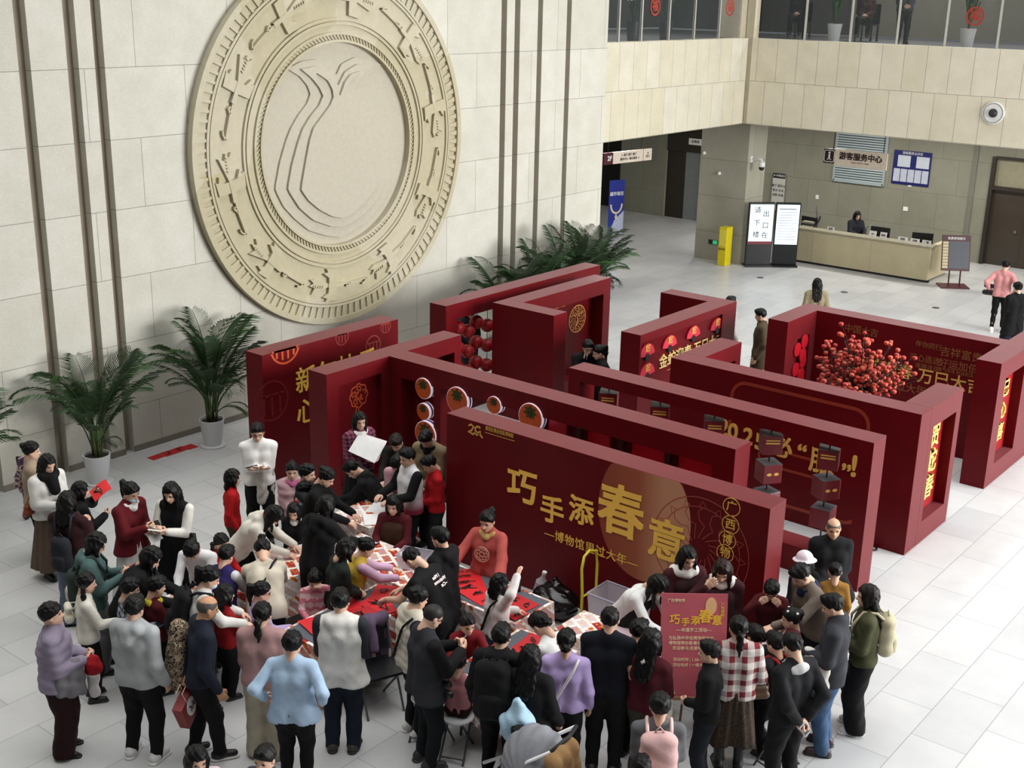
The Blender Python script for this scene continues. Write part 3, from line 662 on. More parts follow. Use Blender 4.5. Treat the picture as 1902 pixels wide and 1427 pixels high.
# --- Z-shaped wall with fans
tg = empty('display_wall', (-4.95, 5.6, 0), 'red Z-shaped wall decorated with pink paper fans and gold greeting', 'display wall', 'red display walls')
P(MB().box(-6.12, -4.78, 7.86, 8.22, 0, H_), 'return_panel', RED, tg)
mb = MB(); holed(mb, -5.15, -4.78, 5.17, 7.86, 0, H_, 'x', [(5.21, 7.75, .1, 1.86, -5.15, -4.84)]); P(mb, 'panel', RED, tg)
FG = FX(-4.84, 0, 0); fanm = mat('c4283e', .5); fang = mat('e8a44e', .45)
for i, (px_, py_) in enumerate(((1199, 656), (1241, 640), (1285, 622), (1329, 607), (1199, 692))):
    p = atx(px_, py_, -4.84); cy, cz = p[1], p[2]-.06
    poly = [(cy+.22*math.cos(a), cz+.22*math.sin(a)) for a in np.linspace(math.radians(10), math.radians(170), 22)]+[(cy+.055*math.cos(a), cz+.055*math.sin(a)) for a in np.linspace(math.radians(170), math.radians(10), 8)]
    t = empty('paper_fan', (-4.84, cy, cz), ['leftmost upper pink paper fan on the Z-shaped wall', 'second pink paper fan from the left on the Z-shaped wall', 'third pink paper fan from the left on the Z-shaped wall', 'rightmost pink paper fan near the wall corner', 'lower pink paper fan beside the gold greeting'][i], 'fan', 'paper fans')
    P(MB().prism(poly, FG, .01, .035), 'leaf', fanm, t); P(MB().disc(cy, cz, .06, FG, .01, .045, n=20), 'hub', BLACK, t)
    lettering('蛇', .14, FX(-4.84, cy, cz+.14), fang, t, .006, .02, c=.036)
p = atx(1232, 672, -4.84); lettering('金蛇迎春·万巳大吉', .25, FX(-4.84, p[1]+.88, p[2]), mat('e0c080', .4, .1), tg, .02, .014, sx=1.0)
p = atx(1232, 690, -4.84); lettering('—博物馆里过大年—', .11, FX(-4.84, p[1]+.6, p[2]), mat('c79a5a', .4), tg, .006, .008)
for i, zz in enumerate((1.45, 1.1, .75)):
    t = empty('hanging_red_fan', (-3.42, 8.05, zz), ['upper red round fan hung on the courtyard side wall', 'middle red round fan hung on the courtyard side wall', 'lowest red round fan hung on the courtyard side wall'][i], 'fan', 'red round fans')
    for k, (dy, dz) in enumerate(((-.12, .0), (.1, .1), (.05, -.13))): P(MB().disc(8.05+dy, zz+dz, .12, FX(-3.44, 0, 0), .01+.012*k, .03+.012*k, n=24), 'fan_disc', mat('b01222', .4), t)
# --- persimmon tree in the courtyard
rt = random.Random(5)
tp = atz(1600, 660, 1.35); TX, TY = -1.68, 6.5
tree = empty('persimmon_tree', (TX, TY, 0), 'bare branching persimmon tree covered with small orange red fruit in the courtyard', 'tree')
BR = mat('2d211b', .85); TIPS = []
mb = MB()
mb.lathe([(.20, 0), (.24, .3), (.22, .34), (.05, .34)], (TX, TY, 0), 20)
P(mb, 'pot', mat('3a0d10', .5), tree, smooth=.6)
mb = MB(); mb.tube([(TX, TY, .3), (TX+.02, TY, .8), (TX-.02, TY+.02, 1.5)], [.05, .045, .04], 8)
for i in range(64):
    a = i*2.399; el = rt.uniform(-.1, 1.35); L = rt.uniform(.6, 1.02)
    d = np.array([math.cos(a)*math.cos(el), math.sin(a)*math.cos(el)*.8, math.sin(el)*.92]); s0 = np.array([TX, TY, 1.12+.38*rt.random()])
    pts = [s0+d*L*q+np.array([rt.uniform(-.04, .04), rt.uniform(-.04, .04), rt.uniform(-.03, .03)+.06*q*q]) for q in (0, .33, .66, 1)]
    mb.tube(pts, [.022, .014, .009, .005], 5)
    for q in range(9):
        b = pts[1+min(2, q//3)]*(1-rt.random()*.45)+pts[min(3, 1+q//4)]*.0
        k = rt.uniform(.35, 1.0); j = k*3; i0 = min(2, int(j)); b = pts[i0]*(1-(j-i0))+pts[i0+1]*(j-i0)
        e = b+np.array([rt.gauss(0, .09), rt.gauss(0, .09), rt.gauss(.03, .08)]); mb.tube([b, e], .004, 4); TIPS.append(e)
P(mb, 'branches', BR, tree)
FRU = [mat('b8402e', .4, var=.1), mat('c2543c', .4, var=.1), mat('a82a20', .4, var=.1)]
cams = sorted(TIPS, key=lambda e: -e[2]+e[1]*.5)
def fruit(mb, e, r, mi=0): mb.lathe([(r*.3, -r*.75), (r*.85, -r*.5), (r, 0), (r*.85, r*.5), (r*.3, r*.72)], e, 8, mi)
for e in cams[:100]: mb = MB(); fruit(mb, e, rt.uniform(.032, .044)); P(mb, 'persimmon', rt.choice(FRU), tree, smooth=True)
mb = MB()
for e in cams[100:520]: fruit(mb, e, rt.uniform(.03, .042), rt.randrange(3))
tag(P(mb, 'persimmon', FRU, tree, smooth=True), kind='stuff')
# ================================================================ people: sculpted as smooth blended volumes
def rc(a, b, ra, rb=None): return ('c', np.array(a, float), np.array(b, float), ra, ra if rb is None else rb)
def el(c, r, M=None): return ('e', np.array(c, float), np.array(r, float), M)
def sdf(prims, p, k):
    d = None
    for q in prims:
        if q[0] == 'c':
            ab = q[2]-q[1]; t = np.clip((p-q[1])@ab/max(ab@ab, 1e-9), 0, 1)
            e = np.sqrt((((p-q[1])-t[:, None]*ab)**2).sum(1))-(q[3]+(q[4]-q[3])*t)
        else:
            x = p-q[1]
            if q[3] is not None: x = x@q[3]
            k0 = np.sqrt(((x/q[2])**2).sum(1)); k1 = np.sqrt(((x/q[2]**2)**2).sum(1))+1e-9; e = k0*(k0-1)/k1
        if d is None: d = e
        else:
            h = np.maximum(k-np.abs(d-e), 0)/k; d = np.minimum(d, e)-h*h*k*.25
    return d
def bounds(prims, pad):
    lo = np.full(3, 9e9); hi = -lo
    for q in prims:
        if q[0] == 'c':
            for c, r in ((q[1], q[3]), (q[2], q[4])): lo = np.minimum(lo, c-r); hi = np.maximum(hi, c+r)
        else: r = q[2].max(); lo = np.minimum(lo, q[1]-r); hi = np.maximum(hi, q[1]+r)
    return lo-pad, hi+pad
_E = [((0, 0, 0), (1, 0, 0)), ((0, 0, 0), (0, 1, 0)), ((0, 0, 0), (0, 0, 1)), ((1, 0, 0), (1, 1, 0)), ((1, 0, 0), (1, 0, 1)), ((0, 1, 0), (1, 1, 0)), ((0, 1, 0), (0, 1, 1)),
      ((0, 0, 1), (1, 0, 1)), ((0, 0, 1), (0, 1, 1)), ((1, 1, 0), (1, 1, 1)), ((1, 0, 1), (1, 1, 1)), ((0, 1, 1), (1, 1, 1))]
def nets(fn, lo, hi, h):
    """surface nets of fn<0 on a grid -> verts, quads"""
    n = np.maximum(np.ceil((hi-lo)/h).astype(int)+1, 4)
    ax = [lo[i]+h*np.arange(n[i]) for i in range(3)]
    g = np.stack(np.meshgrid(*ax, indexing='ij'), -1).reshape(-1, 3)
    v = fn(g).reshape(n); s = v < 0; c = n-1
    sub = lambda a, o: a[o[0]:o[0]+c[0], o[1]:o[1]+c[1], o[2]:o[2]+c[2]]
    acc = np.zeros((*c, 3)); cnt = np.zeros(c)
    for a, b in _E:
        va, vb = sub(v, a), sub(v, b); m = sub(s, a) != sub(s, b)
        t = np.where(m, va/np.where(m, va-vb, 1), 0)
        for i in range(3): acc[..., i] += np.where(m, a[i]+t*(b[i]-a[i]), 0)
        cnt += m
    act = cnt > 0; idx = np.full(c, -1); idx[act] = np.arange(act.sum())
    I = np.argwhere(act); V = lo+h*(I+acc[act]/cnt[act][:, None]); Q = []
    for d in range(3):
        e, f = [(1, 2), (2, 0), (0, 1)][d]
        sl = [slice(1, -1)]*3; sl[d] = slice(0, -1); s0 = s[tuple(sl)]
        sl[d] = slice(1, None); s1 = s[tuple(sl)]
        for flip in (0, 1):
            w = np.argwhere((s0 & ~s1) if not flip else (~s0 & s1)); w[:, [e, f]] += 1
            if not len(w): continue
            o = np.zeros((4, 3), int); o[0, e] = o[0, f] = -1; o[1, f] = -1; o[3, e] = -1
            q = np.stack([idx[tuple((w+o[k]).T)] for k in range(4)], 1)
            Q.append(q if not flip else q[:, ::-1])
    return V, np.concatenate(Q)
def carve(prims, k, h, disp=None, cut=None, pad=.03):
    lo, hi = bounds(prims, pad)
    def fn(p):
        d = sdf(prims, p, k)
        if disp: d = d+disp(p)
        if cut: d = cut(p, d)
        return d
    return nets(fn, lo, hi, h)
def npmesh(name, parts, mats, parent):
    """parts = [(V,Q,material index)]"""
    V = np.concatenate([p[0] for p in parts]); off = 0; Q = []; MI = []
    for v, q, mi in parts: Q.append(q+off); off += len(v); MI.append(np.full(len(q), mi))
    Q = np.concatenate(Q); MI = np.concatenate(MI)
    me = bpy.data.meshes.new(name); nq = len(Q)
    me.vertices.add(len(V)); me.vertices.foreach_set('co', V.astype(np.float32).ravel())
    me.loops.add(nq*4); me.loops.foreach_set('vertex_index', Q.astype(np.int32).ravel())
    me.polygons.add(nq); me.polygons.foreach_set('loop_start', np.arange(0, nq*4, 4, dtype=np.int32)); me.polygons.foreach_set('loop_total', np.full(nq, 4, np.int32))
    for m_ in mats: me.materials.append(m_)
    me.polygons.foreach_set('material_index', MI.astype(np.int32)); me.polygons.foreach_set('use_smooth', np.ones(nq, bool))
    me.update(calc_edges=True); me.validate()
    o = bpy.data.objects.new(name, me); COL.objects.link(o)
    if parent: o.parent = parent
    return o
def nrm(v): v = np.array(v, float); return v/(np.linalg.norm(v)+1e-9)
def rotm(ax, a):
    return np.array(Matrix.Rotation(a, 3, Vector(ax)))
# ---- templates -------------------------------------------------------------------------------
def head_template():
    pr = [el((0, -.03, .13), (.335, .41, .37)), el((0, .10, -.15), (.265, .28, .34)), rc((0, .18, -.24), (0, .25, -.39), .17, .095), rc((-.16, .06, -.2), (.16, .06, -.2), .13), rc((0, -.1, -.2), (0, -.16, -.6), .2, .2)]
    lo, hi = bounds(pr, .2); hi[1] += .1
    def fn(p):
        d = sdf(pr, p, .12)
        nose = sdf([rc((0, .36, .03), (0, .455, -.12), .028, .05), rc((-.05, .40, -.13), (.05, .40, -.13), .035)], p, .05)
        h = np.maximum(.06-np.abs(d-nose), 0)/.06; d = np.minimum(d, nose)-h*h*.015
        sock = sdf([el((-.145, .40, .02), (.085, .09, .05)), el((.145, .40, .02), (.085, .09, .05))], p, .01); h = np.maximum(.06-np.abs(d+sock), 0)/.06; d = np.maximum(d, -sock)+h*h*.015
        brow = sdf([rc((-.2, .33, .09), (-.06, .37, .085), .022), rc((.2, .33, .09), (.06, .37, .085), .022), rc((-.07, .375, -.265), (.07, .375, -.265), .025), rc((-.05, .37, -.31), (.05, .37, -.31), .026)], p, .02); h = np.maximum(.05-np.abs(d-brow), 0)/.05; d = np.minimum(d, brow)-h*h*.0125
        ear = sdf([el((-.345, -.02, -.03), (.035, .085, .13)), el((.345, -.02, -.03), (.035, .085, .13))], p, .02); h = np.maximum(.04-np.abs(d-ear), 0)/.04; return np.minimum(d, ear)-h*h*.01
    V, Q = nets(fn, lo, hi, .038); mi = 0; out = [(V, Q, 0)]
    def blob(c, r, mi, h=.02): v, q = carve([el(c, r)], .01, h, pad=.04); out.append((v, q, mi))
    for s in (-1, 1):
        blob((s*.14, .335, .02), (.062, .03, .024), 1, .014); blob((s*.14, .362, .10), (.085, .022, .014), 1, .012)
    blob((0, .388, -.287), (.085, .022, .02), 2, .014)
    return out
def hand_template(curl, spread=.0):
    pr = [rc((-.12, 0, .08), (-.13, 0, .45), .085, .085), rc((0, 0, .02), (0, 0, .46), .10, .09), rc((.12, 0, .08), (.13, 0, .44), .085, .085), rc((0, 0, -.18), (0, 0, .08), .13, .12)]
    fg = []
    for i, (x, L, r) in enumerate(((.19, .40, .058), (.07, .46, .06), (-.06, .43, .058), (-.18, .34, .05))):
        a = curl*(1+.08*i); p0 = np.array([x, 0, .45]); dx = spread*(x)
        d = lambda t: np.array([dx, math.sin(t), math.cos(t)])
        p1 = p0+d(a*.45)*L*.48; p2 = p1+d(a*1.2)*L*.30; p3 = p2+d(a*1.75)*L*.24
        fg.append([rc(p0, p1, r*1.1, r), rc(p1, p2, r, r*.92), rc(p2, p3, r*.92, r*.8)])
    t0 = np.array([.12, .03, .1]); t1 = np.array([.28, .10+.05*curl, .28]); t2 = np.array([.30-.08*curl, .14+.12*curl, .46]); t3 = np.array([.27-.14*curl, .16+.16*curl, .58])
    fg.append([rc(t0, t1, .09, .07), rc(t1, t2, .07, .06), rc(t2, t3, .06, .05)])
    lo, hi = bounds(pr+sum(fg, []), .06)
    def fn(p):
        d = sdf(pr, p, .08)
        for f in fg: e = sdf(f, p, .03); h = np.maximum(.05-np.abs(d-e), 0)/.05; d = np.minimum(d, e)-h*h*.0125
        return d
    return nets(fn, lo, hi, .042)
HEADT = head_template()
HANDS = {'relax': hand_template(.55), 'grip': hand_template(1.25), 'open': hand_template(.15, .25), 'flat': hand_template(.3, .1)}
def shoe_template(kind):
    if kind == 'boot': pr = [rc((0, 0, .28), (0, 0, .06), .055, .05), rc((0, -.03, .045), (0, .13, .035), .045, .036)]
    elif kind == 'heel': pr = [rc((0, -.02, .07), (0, .02, .08), .04), rc((0, .0, .06), (0, .13, .028), .042, .028)]
    else: pr = [rc((0, -.045, .05), (0, .0, .06), .046, .044), rc((0, -.02, .05), (0, .13, .04), .046, .036), rc((0, 0, .10), (0, -.01, .06), .045)]
    V, Q = carve(pr, .03, .014, cut=lambda p, d: np.maximum(d, .012-p[:, 2]))
    out = [(V, Q, 0)]
    sole = [rc((0, -.05, .012), (0, .14, .012), .05, .042)]
    S, R = carve(sole, .01, .012, cut=lambda p, d: np.maximum(d, np.abs(p[:, 2]-.012)-.014)); out.append((S, R, 1))
    if kind == 'heel':
        S, R = carve([rc((0, -.05, .06), (0, -.05, .005), .02, .014)], .01, .01); out.append((S, R, 0))
    return out
SHOES = {k: shoe_template(k) for k in ('sneaker', 'boot', 'heel')}
# hair in head space (height 1, face towards +y)
def cap_cut(p, d, a=-.05, b=.82, fr=.22):
    """keep hair behind a hairline sloping from brow to nape"""
    return np.maximum(d, (a+b*p[:, 1]-p[:, 2])/1.29)
_HC = {}
def hair_mesh(style, g):
    """g: direction of gravity in head space"""
    key = style if style in ('short', 'crop', 'buzz', 'bald', 'bun', 'top', 'bowl') else None
    if key in _HC: return _HC[key]
    cap = el((0, -.035, .15), (.385, .46, .42)); res = .045; k = .1
    g = np.array(g); back = nrm(np.array([0, -.35, 0])+g)
    cut = lambda p, d: cap_cut(p, d)
    wav = lambda p: .016*np.sin(p[:, 0]*30+3*np.sin(p[:, 2]*9))+.013*np.sin(p[:, 1]*27+p[:, 2]*12+2*np.sin(p[:, 0]*11))
    if style == 'short': pr = [cap, el((0, .2, .42), (.26, .2, .13))]
    elif style == 'crop': pr = [el((0, -.035, .14), (.365, .44, .40))]
    elif style == 'buzz': pr = [el((0, -.035, .135), (.349, .425, .385))]
    elif style == 'bald': pr = [el((0, -.035, .12), (.347, .424, .37))]; cut = lambda p, d: np.maximum(cap_cut(p, d, -.08, .8), (p[:, 2]-.34-.1*p[:, 1]))
    elif style == 'bowl': pr = [el((0, -.03, .13), (.40, .47, .43))]; cut = lambda p, d: np.maximum(d, np.minimum((-.02+.5*p[:, 1]-p[:, 2])/1.1, 9))
    elif style == 'bun': pr = [cap, el((0, -.44, .30), (.17, .17, .16))]
    elif style == 'top': pr = [cap, el((0, -.2, .62), (.18, .18, .15))]
    elif style in ('bob', 'long', 'half'):
        face = el((0, .47, -.16), (.29, .40, .40)); L = {'bob': .62, 'long': 1.45, 'half': 1.05}[style]
        pr = [cap, el((0, -.07, -.05), (.41, .42, .45))]
        for x in (-.27, -.1, .1, .27):
            s0 = np.array([x, -.2, -.05]); pr.append(rc(s0, s0+back*L*(1 if abs(x) < .2 else .86)+np.array([x*.1, 0, 0]), .17, .10))
        for x in (-.33, .33):
            s0 = np.array([x, .06, -.02]); pr.append(rc(s0, s0+g*L*(.62 if style != 'bob' else .7)+np.array([0, .02, 0]), .11, .07))
        cut = lambda p, d: np.maximum(np.maximum(d, -sdf([face], p, .1)), np.where((p[:, 1] > .1) & (p[:, 2] < .24) & (np.abs(p[:, 0]) < .24), .03, -1))
    elif style in ('pony', 'lowpony'):
        z = .22 if style == 'pony' else -.12
        a = np.array([0, -.42, z]); b = a+np.array([0, -.2, .02]); pr = [cap, el(a, (.1, .1, .1)), rc(a, b, .09, .13), rc(b, b+g*.5+np.array([0, -.04, 0]), .14, .13), rc(b+g*.45, b+g*(1.0 if style == 'pony' else .85), .13, .05)]
        cut = lambda p, d: np.where(p[:, 1] < -.36, d, cap_cut(p, d))
    elif style == 'tails':
        pr = [cap]
        for s in (-1, 1):
            a = np.array([s*.37, -.16, -.02]); b = a+np.array([s*.12, -.05, 0]); pr += [el(a, (.1, .1, .1)), rc(b, b+g*.45, .11, .1), rc(b+g*.4, b+g*.85, .1, .04)]
        cut = lambda p, d: np.where(np.abs(p[:, 0]) > .37, d, cap_cut(p, d))
    elif style == 'lowbun':
        pr = [cap, el((0, -.46, -.12), (.2, .17, .17))]; cut = lambda p, d: np.where(p[:, 1] < -.34, d, cap_cut(p, d))
    r = carve(pr, k, res, disp=None if style in ('bald', 'buzz') else wav, cut=cut, pad=.06)
    if key: _HC[key] = r
    return r
def hairmat(hexc):
    key = ('hair', hexc)
    if key in _M: return _M[key]
    t = NT('hair_'+hexc); co = t.coord('Object', (60, 60, 6)); c = lin(hexc)
    f = t.noise(co, 1.5, 3); t.base(t.ramp(f, [(.3, tuple(x*.45 for x in c[:3])+(1,)), (.7, tuple(min(1, x*1.1) for x in c[:3])+(1,))])); t.rough(.5, .22); t.bump(f, .4, .004)
    _M[key] = t.m; return t.m
def skinmat(hexc):
    key = ('skin', hexc)
    if key in _M: return _M[key]
    t = NT('skin_'+hexc); c = lin(hexc); f = t.noise(t.coord(), 12, 3)
    t.base(t.ramp(f, [(.3, tuple(x*.9 for x in c[:3])+(1,)), (.7, tuple(min(1, x*1.06) for x in c[:3])+(1,))])); t.rough(.5, .35)
    t.b.inputs['Subsurface Weight'].default_value = .06; t.b.inputs['Subsurface Radius'].default_value = (.02, .008, .005)
    _M[key] = t.m; return t.m
EYE = mat('15110f', .3); LIP = mat('a8605a', .5)
ARM = {  # wrist target from the shoulder: out, forward, up (fractions of stature); elbow swing; hand; palm normal (out, forward, up)
 'D': ((.045, .03, -.30), 'relax', (-1, .1, 0)), 'P': ((-.065, .19, -.11), 'grip', (-.7, -.5, .3)), 'T': ((-.03, .22, -.17), 'relax', (-.2, 0, -1)),
 'F': ((.0, .285, -.13), 'flat', (-.1, 0, -1)), 'B': ((-.075, -.095, -.255), 'grip', (0, -1, 0)), 'C': ((-.07, .15, -.17), 'grip', (-.3, -.2, 1)),
 'U': ((.03, .10, .24), 'open', (-.3, 1, 0)), 'H': ((-.03, .12, .10), 'open', (-1, -.3, 0)), 'K': ((-.085, .12, -.22), 'grip', (-.6, -.6, 0)),
 'S': ((.06, .08, -.29), 'grip', (-1, 0, 0)), 'W': ((.06, .0, -.22), 'grip', (-1, .3, 0)), 'X': ((-.12, .13, -.13), 'flat', (0, -.5, 1)),
 'R': ((.10, .24, -.21), 'flat', (0, 0, -1)), 'E': ((.03, .14, -.22), 'grip', (-1, 0, .2)), 'V': ((-.02, .16, .04), 'open', (-.4, -.9, 0))}
def ik(a, c, l1, l2, pole):
    d = c-a; L = np.linalg.norm(d); L2 = min(L, (l1+l2)*.995); d = d/(L+1e-9); c = a+d*L2
    x = (l1*l1-l2*l2+L2*L2)/(2*L2); h = math.sqrt(max(0, l1*l1-x*x)); p = np.array(pole)-d*(np.array(pole)@d); return a+d*x+nrm(p)*h, c
PEOPLE = []
def person(label, at, face=0, h=1.65, top=('sweater', '333333'), bottom=('pants', '0d0d10'), hair=('short', '0b0a0a'), arms='DD', lean=0, hp=8, hy=0, sit=None, kid=0, fat=1.0,
           skin='d6ae96', shoes=('sneaker', '1a1a1c', '2a2a2a'), sleeves=None, short=False, stride=0, stance=.06, extra=(), tilt=0, hem=None, yaw2=0, zoff=0, group=None, crouch=0, twist=0):
    """at = pixel of the head centre; face: 0 away from the lens, 90 right, 180 towards it, 270 left"""
    s = h/1.7; cm = math.cos; sn = math.sin
    hs = (.235 if not kid else .218)*(1 if not kid else 1.0); 
    if h < 1.25: hs = .205
    sw = (.100 if kid else .107)*h*(1.0+(fat-1)*.3)
    # ---- skeleton in the body frame: x right, y forward, z up
    la = math.radians(lean)
    if sit is None: pz = .525*h-crouch; py = -.13*h*sn(la)
    else: pz = sit+.075*h; py = 0
    X = np.array([1., 0, 0]); pel = np.array([0, py, pz]); up = lambda a: np.array([0, sn(a), cm(a)])
    wai = pel+up(la*.5)*.085*h; che = wai+up(la*.9)*.12*h; nb = che+up(la*1.08)*.105*h; tu = up(la*1.08); tf = np.array([0, cm(la*1.08), -sn(la*1.08)])
    Rz = rotm((0, 0, 1), math.radians(-twist))
    ha = math.radians(lean*.75+hp); nd = up((la+ha)*.5)
    hc = nb+nd*(.014*h)+up(ha*.8)*hs*.54+np.array([0, .012, 0])
    HM = rotm((0, 0, 1), math.radians(-hy))@rotm((1, 0, 0), -ha)@rotm((0, 1, 0), math.radians(tilt))     # columns: right, forward, up
    sh = [nb-tu*.036*h+X*q*sw for q in (-1, 1)]
    W_ = []; EL = []; HD = []
    for i, q in enumerate((-1, 1)):
        spec = arms[i]
        if isinstance(spec, str): off, hk, pn = ARM[spec]; ov = None
        else: off, hk, pn = spec
        tgt = sh[i]+np.array([q*off[0], off[1], off[2]])*h
        if isinstance(spec, str) and spec in 'TPCXKE' and lean: tgt = tgt+np.array([0, .02*h, -.02*h])
        e, w = ik(sh[i], tgt, .172*h, .152*h, (q*(.22 if spec in ('D', 'S', 'B') else .5), -.6, -.6)); EL.append(e); W_.append(w); HD.append((hk, np.array([q*pn[0], pn[1], pn[2]])))
    hip = [pel+X*q*.052*h-np.array([0, 0, .02*h]) for q in (-1, 1)]; KN = []; AN = []
    for i, q in enumerate((-1, 1)):
        if sit is None:
            a = np.array([q*stance*h, q*stride*h, .042*h]); k_, a = ik(hip[i], a, .236*h, .234*h, (q*.1, 1, 0))
        else:
            k_ = hip[i]+np.array([q*.03*h, .235*h, .02*h]); a = np.array([k_[0], k_[1]+.02, max(.042*h, k_[2]-.245*h)])
        KN.append(k_); AN.append(a)
    # ---- place
    fa = math.radians(face)-YAW*0; fd = np.array([-sn(YAW), cm(YAW)]); rz = YAW-math.radians(face); 
    w = at if len(at) == 3 else atz(at[0], at[1], hc[2]+zoff)
    cz, sz = cm(rz), sn(rz); off = np.array([cz*hc[0]-sz*hc[1], sz*hc[0]+cz*hc[1]])
    loc = np.array([w[0]-off[0], w[1]-off[1], zoff])
    root = empty('person', loc, label, 'person', group, rz)
    kk = .055*s
    # ---- body (one continuous mesh)
    f = fat
    pr = []
    for q in (-1, 1):
        pr += [rc(pel+X*q*.042*h, che+X*q*.046*h, .057*h*f, .057*h*f), rc(che+X*q*.046*h, nb-tu*.05*h+X*q*.055*h, .057*h*f, .042*h)]
    pr.append(rc(nb-tu*.03*h, hc-HM[:, 2]*hs*.25, .034*h, .034*h)); pr.append(rc(sh[0], sh[1], .03*h))
    for i in (0, 1):
        pr += [rc(sh[i], EL[i], .032*h, .026*h), rc(EL[i], W_[i], .026*h, .018*h), rc(hip[i], KN[i], .058*h, .034*h), rc(KN[i], AN[i], .036*h, .022*h), rc(AN[i], AN[i]+np.array([0, .05*h, -.02*h]), .022*h, .016*h)]
    bv, bq = carve(pr, .03*s, .02)
    parts = [(bv, bq, 0)]
    for v, q, mi in HEADT: parts.append((hc+(v*hs)@HM.T, q, mi))
    hl = .108*h if not kid else .10*h
    HANDPOS = []
    for i, q in enumerate((-1, 1)):
        hk, pn = HD[i]; z = nrm(W_[i]-EL[i]); 
        if hk in ('relax', 'flat'): z = nrm(z+np.array([0, 0, -.15]))
        y = nrm(pn-z*(pn@z)); x = np.cross(y, z)          # palm faces +y, thumb on +x
        v, qd = HANDS[hk]; vv = v.copy(); flip = 0
        side = 1 if i == 0 else -1                         # left hand thumb towards +x when the palm looks at the body
        vv = vv*np.array([side, 1, 1]); 
        M = np.stack([x, y, z], 1)
        parts.append((W_[i]+(vv*hl)@M.T, qd if side == 1 else qd[:, ::-1], 0)); HANDPOS.append((W_[i]+z*hl*.45+y*hl*.12, M))
    npmesh('body', parts, [skinmat(skin), EYE, LIP], root)
    # ---- garments
    tk, tc = top[0], top[1]; tm = tc if not isinstance(tc, str) else cloth(tc)
    o = {'tee': .010, 'shirt': .014, 'sweater': .018, 'hoodie': .026, 'puffer': .042, 'jacket': .03, 'coat': .032, 'vest': .026, 'robe': .03, 'dress': .016}[tk]*s
    lo_up = {'jacket': .50, 'coat': .32, 'robe': .36, 'dress': .27, 'hoodie': .485, 'puffer': .48, 'vest': .47}.get(tk, .50) if hem is None else hem
    tp = []
    for q in (-1, 1):
        tp += [rc(pel+X*q*.042*h, che+X*q*.046*h, .059*h*f+o, .058*h*f+o), rc(che+X*q*.046*h, nb-tu*.052*h+X*q*.056*h, .058*h*f+o, .042*h+o*.8)]
        if lo_up < .47 and sit is None:
            b = np.array([q*(.055+ (.02 if tk in ('robe', 'dress') else .012))*h, py*.35, lo_up*h]); tp.append(rc(pel+X*q*.048*h, b, .064*h*f+o, (.07 if tk != 'dress' else .085)*h*f+o))
        elif sit is None:
            b = pel+np.array([q*.05*h, 0, -.05*h]); tp.append(rc(pel+X*q*.048*h, b, .064*h*f+o, .062*h*f+o))
        elif lo_up < .47: tp.append(rc(pel+X*q*.05*h, KN[(q+1)//2], .07*h+o, .05*h+o))
    tp.append(rc(nb-tu*.03*h, nb+tu*.006*h, .044*h+o*.4, .037*h+o*.3)); tp.append(rc(sh[0]*.85+sh[1]*.15, sh[1]*.85+sh[0]*.15, .034*h+o*.5)); tp += [rc(nb-tu*.006*h, sh[i], .04*h+o*.3, .028*h+o*.5) for i in (0, 1)]
    sl = []
    for i in (0, 1):
        r1, r2, r3 = .031*h+o*.75, .027*h+o*.7, .021*h+o*.65
        if tk == 'robe': r3 = .05*h
        e2 = EL[i]*.55+sh[i]*.45 if short else EL[i]
        sl.append(rc(sh[i], e2, r1, r2))
        if not short: sl.append(rc(EL[i], W_[i]-nrm(W_[i]-EL[i])*.006, r2, r3))
    ph = random.random()*9
    if tk == 'puffer':
        disp = lambda p: -.011*np.abs(np.sin((p[:, 2]+.12*p[:, 1])*34+ph))+.006
    else:
        am = .0045 if tk in ('hoodie', 'jacket', 'sweater', 'robe', 'coat') else .003
        disp = lambda p: .55*am*np.sin(p[:, 0]*46+3*np.sin(p[:, 2]*8+ph)+p[:, 2]*9)+.5*am*np.sin(p[:, 2]*44+6*np.abs(p[:, 0])*9+ph)*np.clip(np.sin(p[:, 2]*7+ph), 0, 1)
    hz = lo_up*h if sit is None else pz-.05*h
    if lo_up < .47 and sit is not None: hz = 0
    pdir = nrm(wai-pel)
    cut = (lambda p, d: np.maximum(d, hz-p[:, 2])) if lean < 25 else (lambda p, d: np.maximum(d, -((p-(pel-pdir*.075*h))@pdir)))
    if 'hood' in extra or tk == 'hoodie': tp += [rc(nb+tf*-.05*h+X*-.05*h, nb+tf*-.05*h+X*.05*h, .034*h), rc(nb-tf*.055*h-tu*.02*h, nb-tf*.075*h-tu*.06*h, .045*h, .035*h)]
    if 'collar' in extra: tp += [rc(nb+X*-.03*h-tf*.02*h, nb+X*.03*h-tf*.02*h, .045*h)]
    if sleeves or tk == 'vest': gv = carve(tp, kk*.7, .0165, disp, cut)
    else:
        lo_, hi_ = bounds(tp+sl, .03)
        def gfn(p):
            a = sdf(tp, p, kk*.7); b = sdf(sl, p, .03*s); hh = np.maximum(.028*s-np.abs(a-b), 0)/(.028*s)
            return np.minimum(cut(p, a), b)-hh*hh*.007*s+disp(p)
        gv = nets(gfn, lo_, hi_, .0165)
    npmesh({'tee': 'tee_shirt', 'robe': 'robe', 'vest': 'vest', 'puffer': 'puffer_jacket'}.get(tk, tk), [(*gv, 0)], [tm], root)
    if sleeves:
        sm = cloth(sleeves) if isinstance(sleeves, str) else sleeves
        o2 = 0.003; sl2 = [rc(q[1], q[2], q[3]+o2, q[4]+o2) for q in sl]
        npmesh('sleeves', [(*carve(sl2, .012, .0165, disp), 0)], [sm], root)
    bk, bc = bottom; bm = bc if not isinstance(bc, str) else cloth(bc)
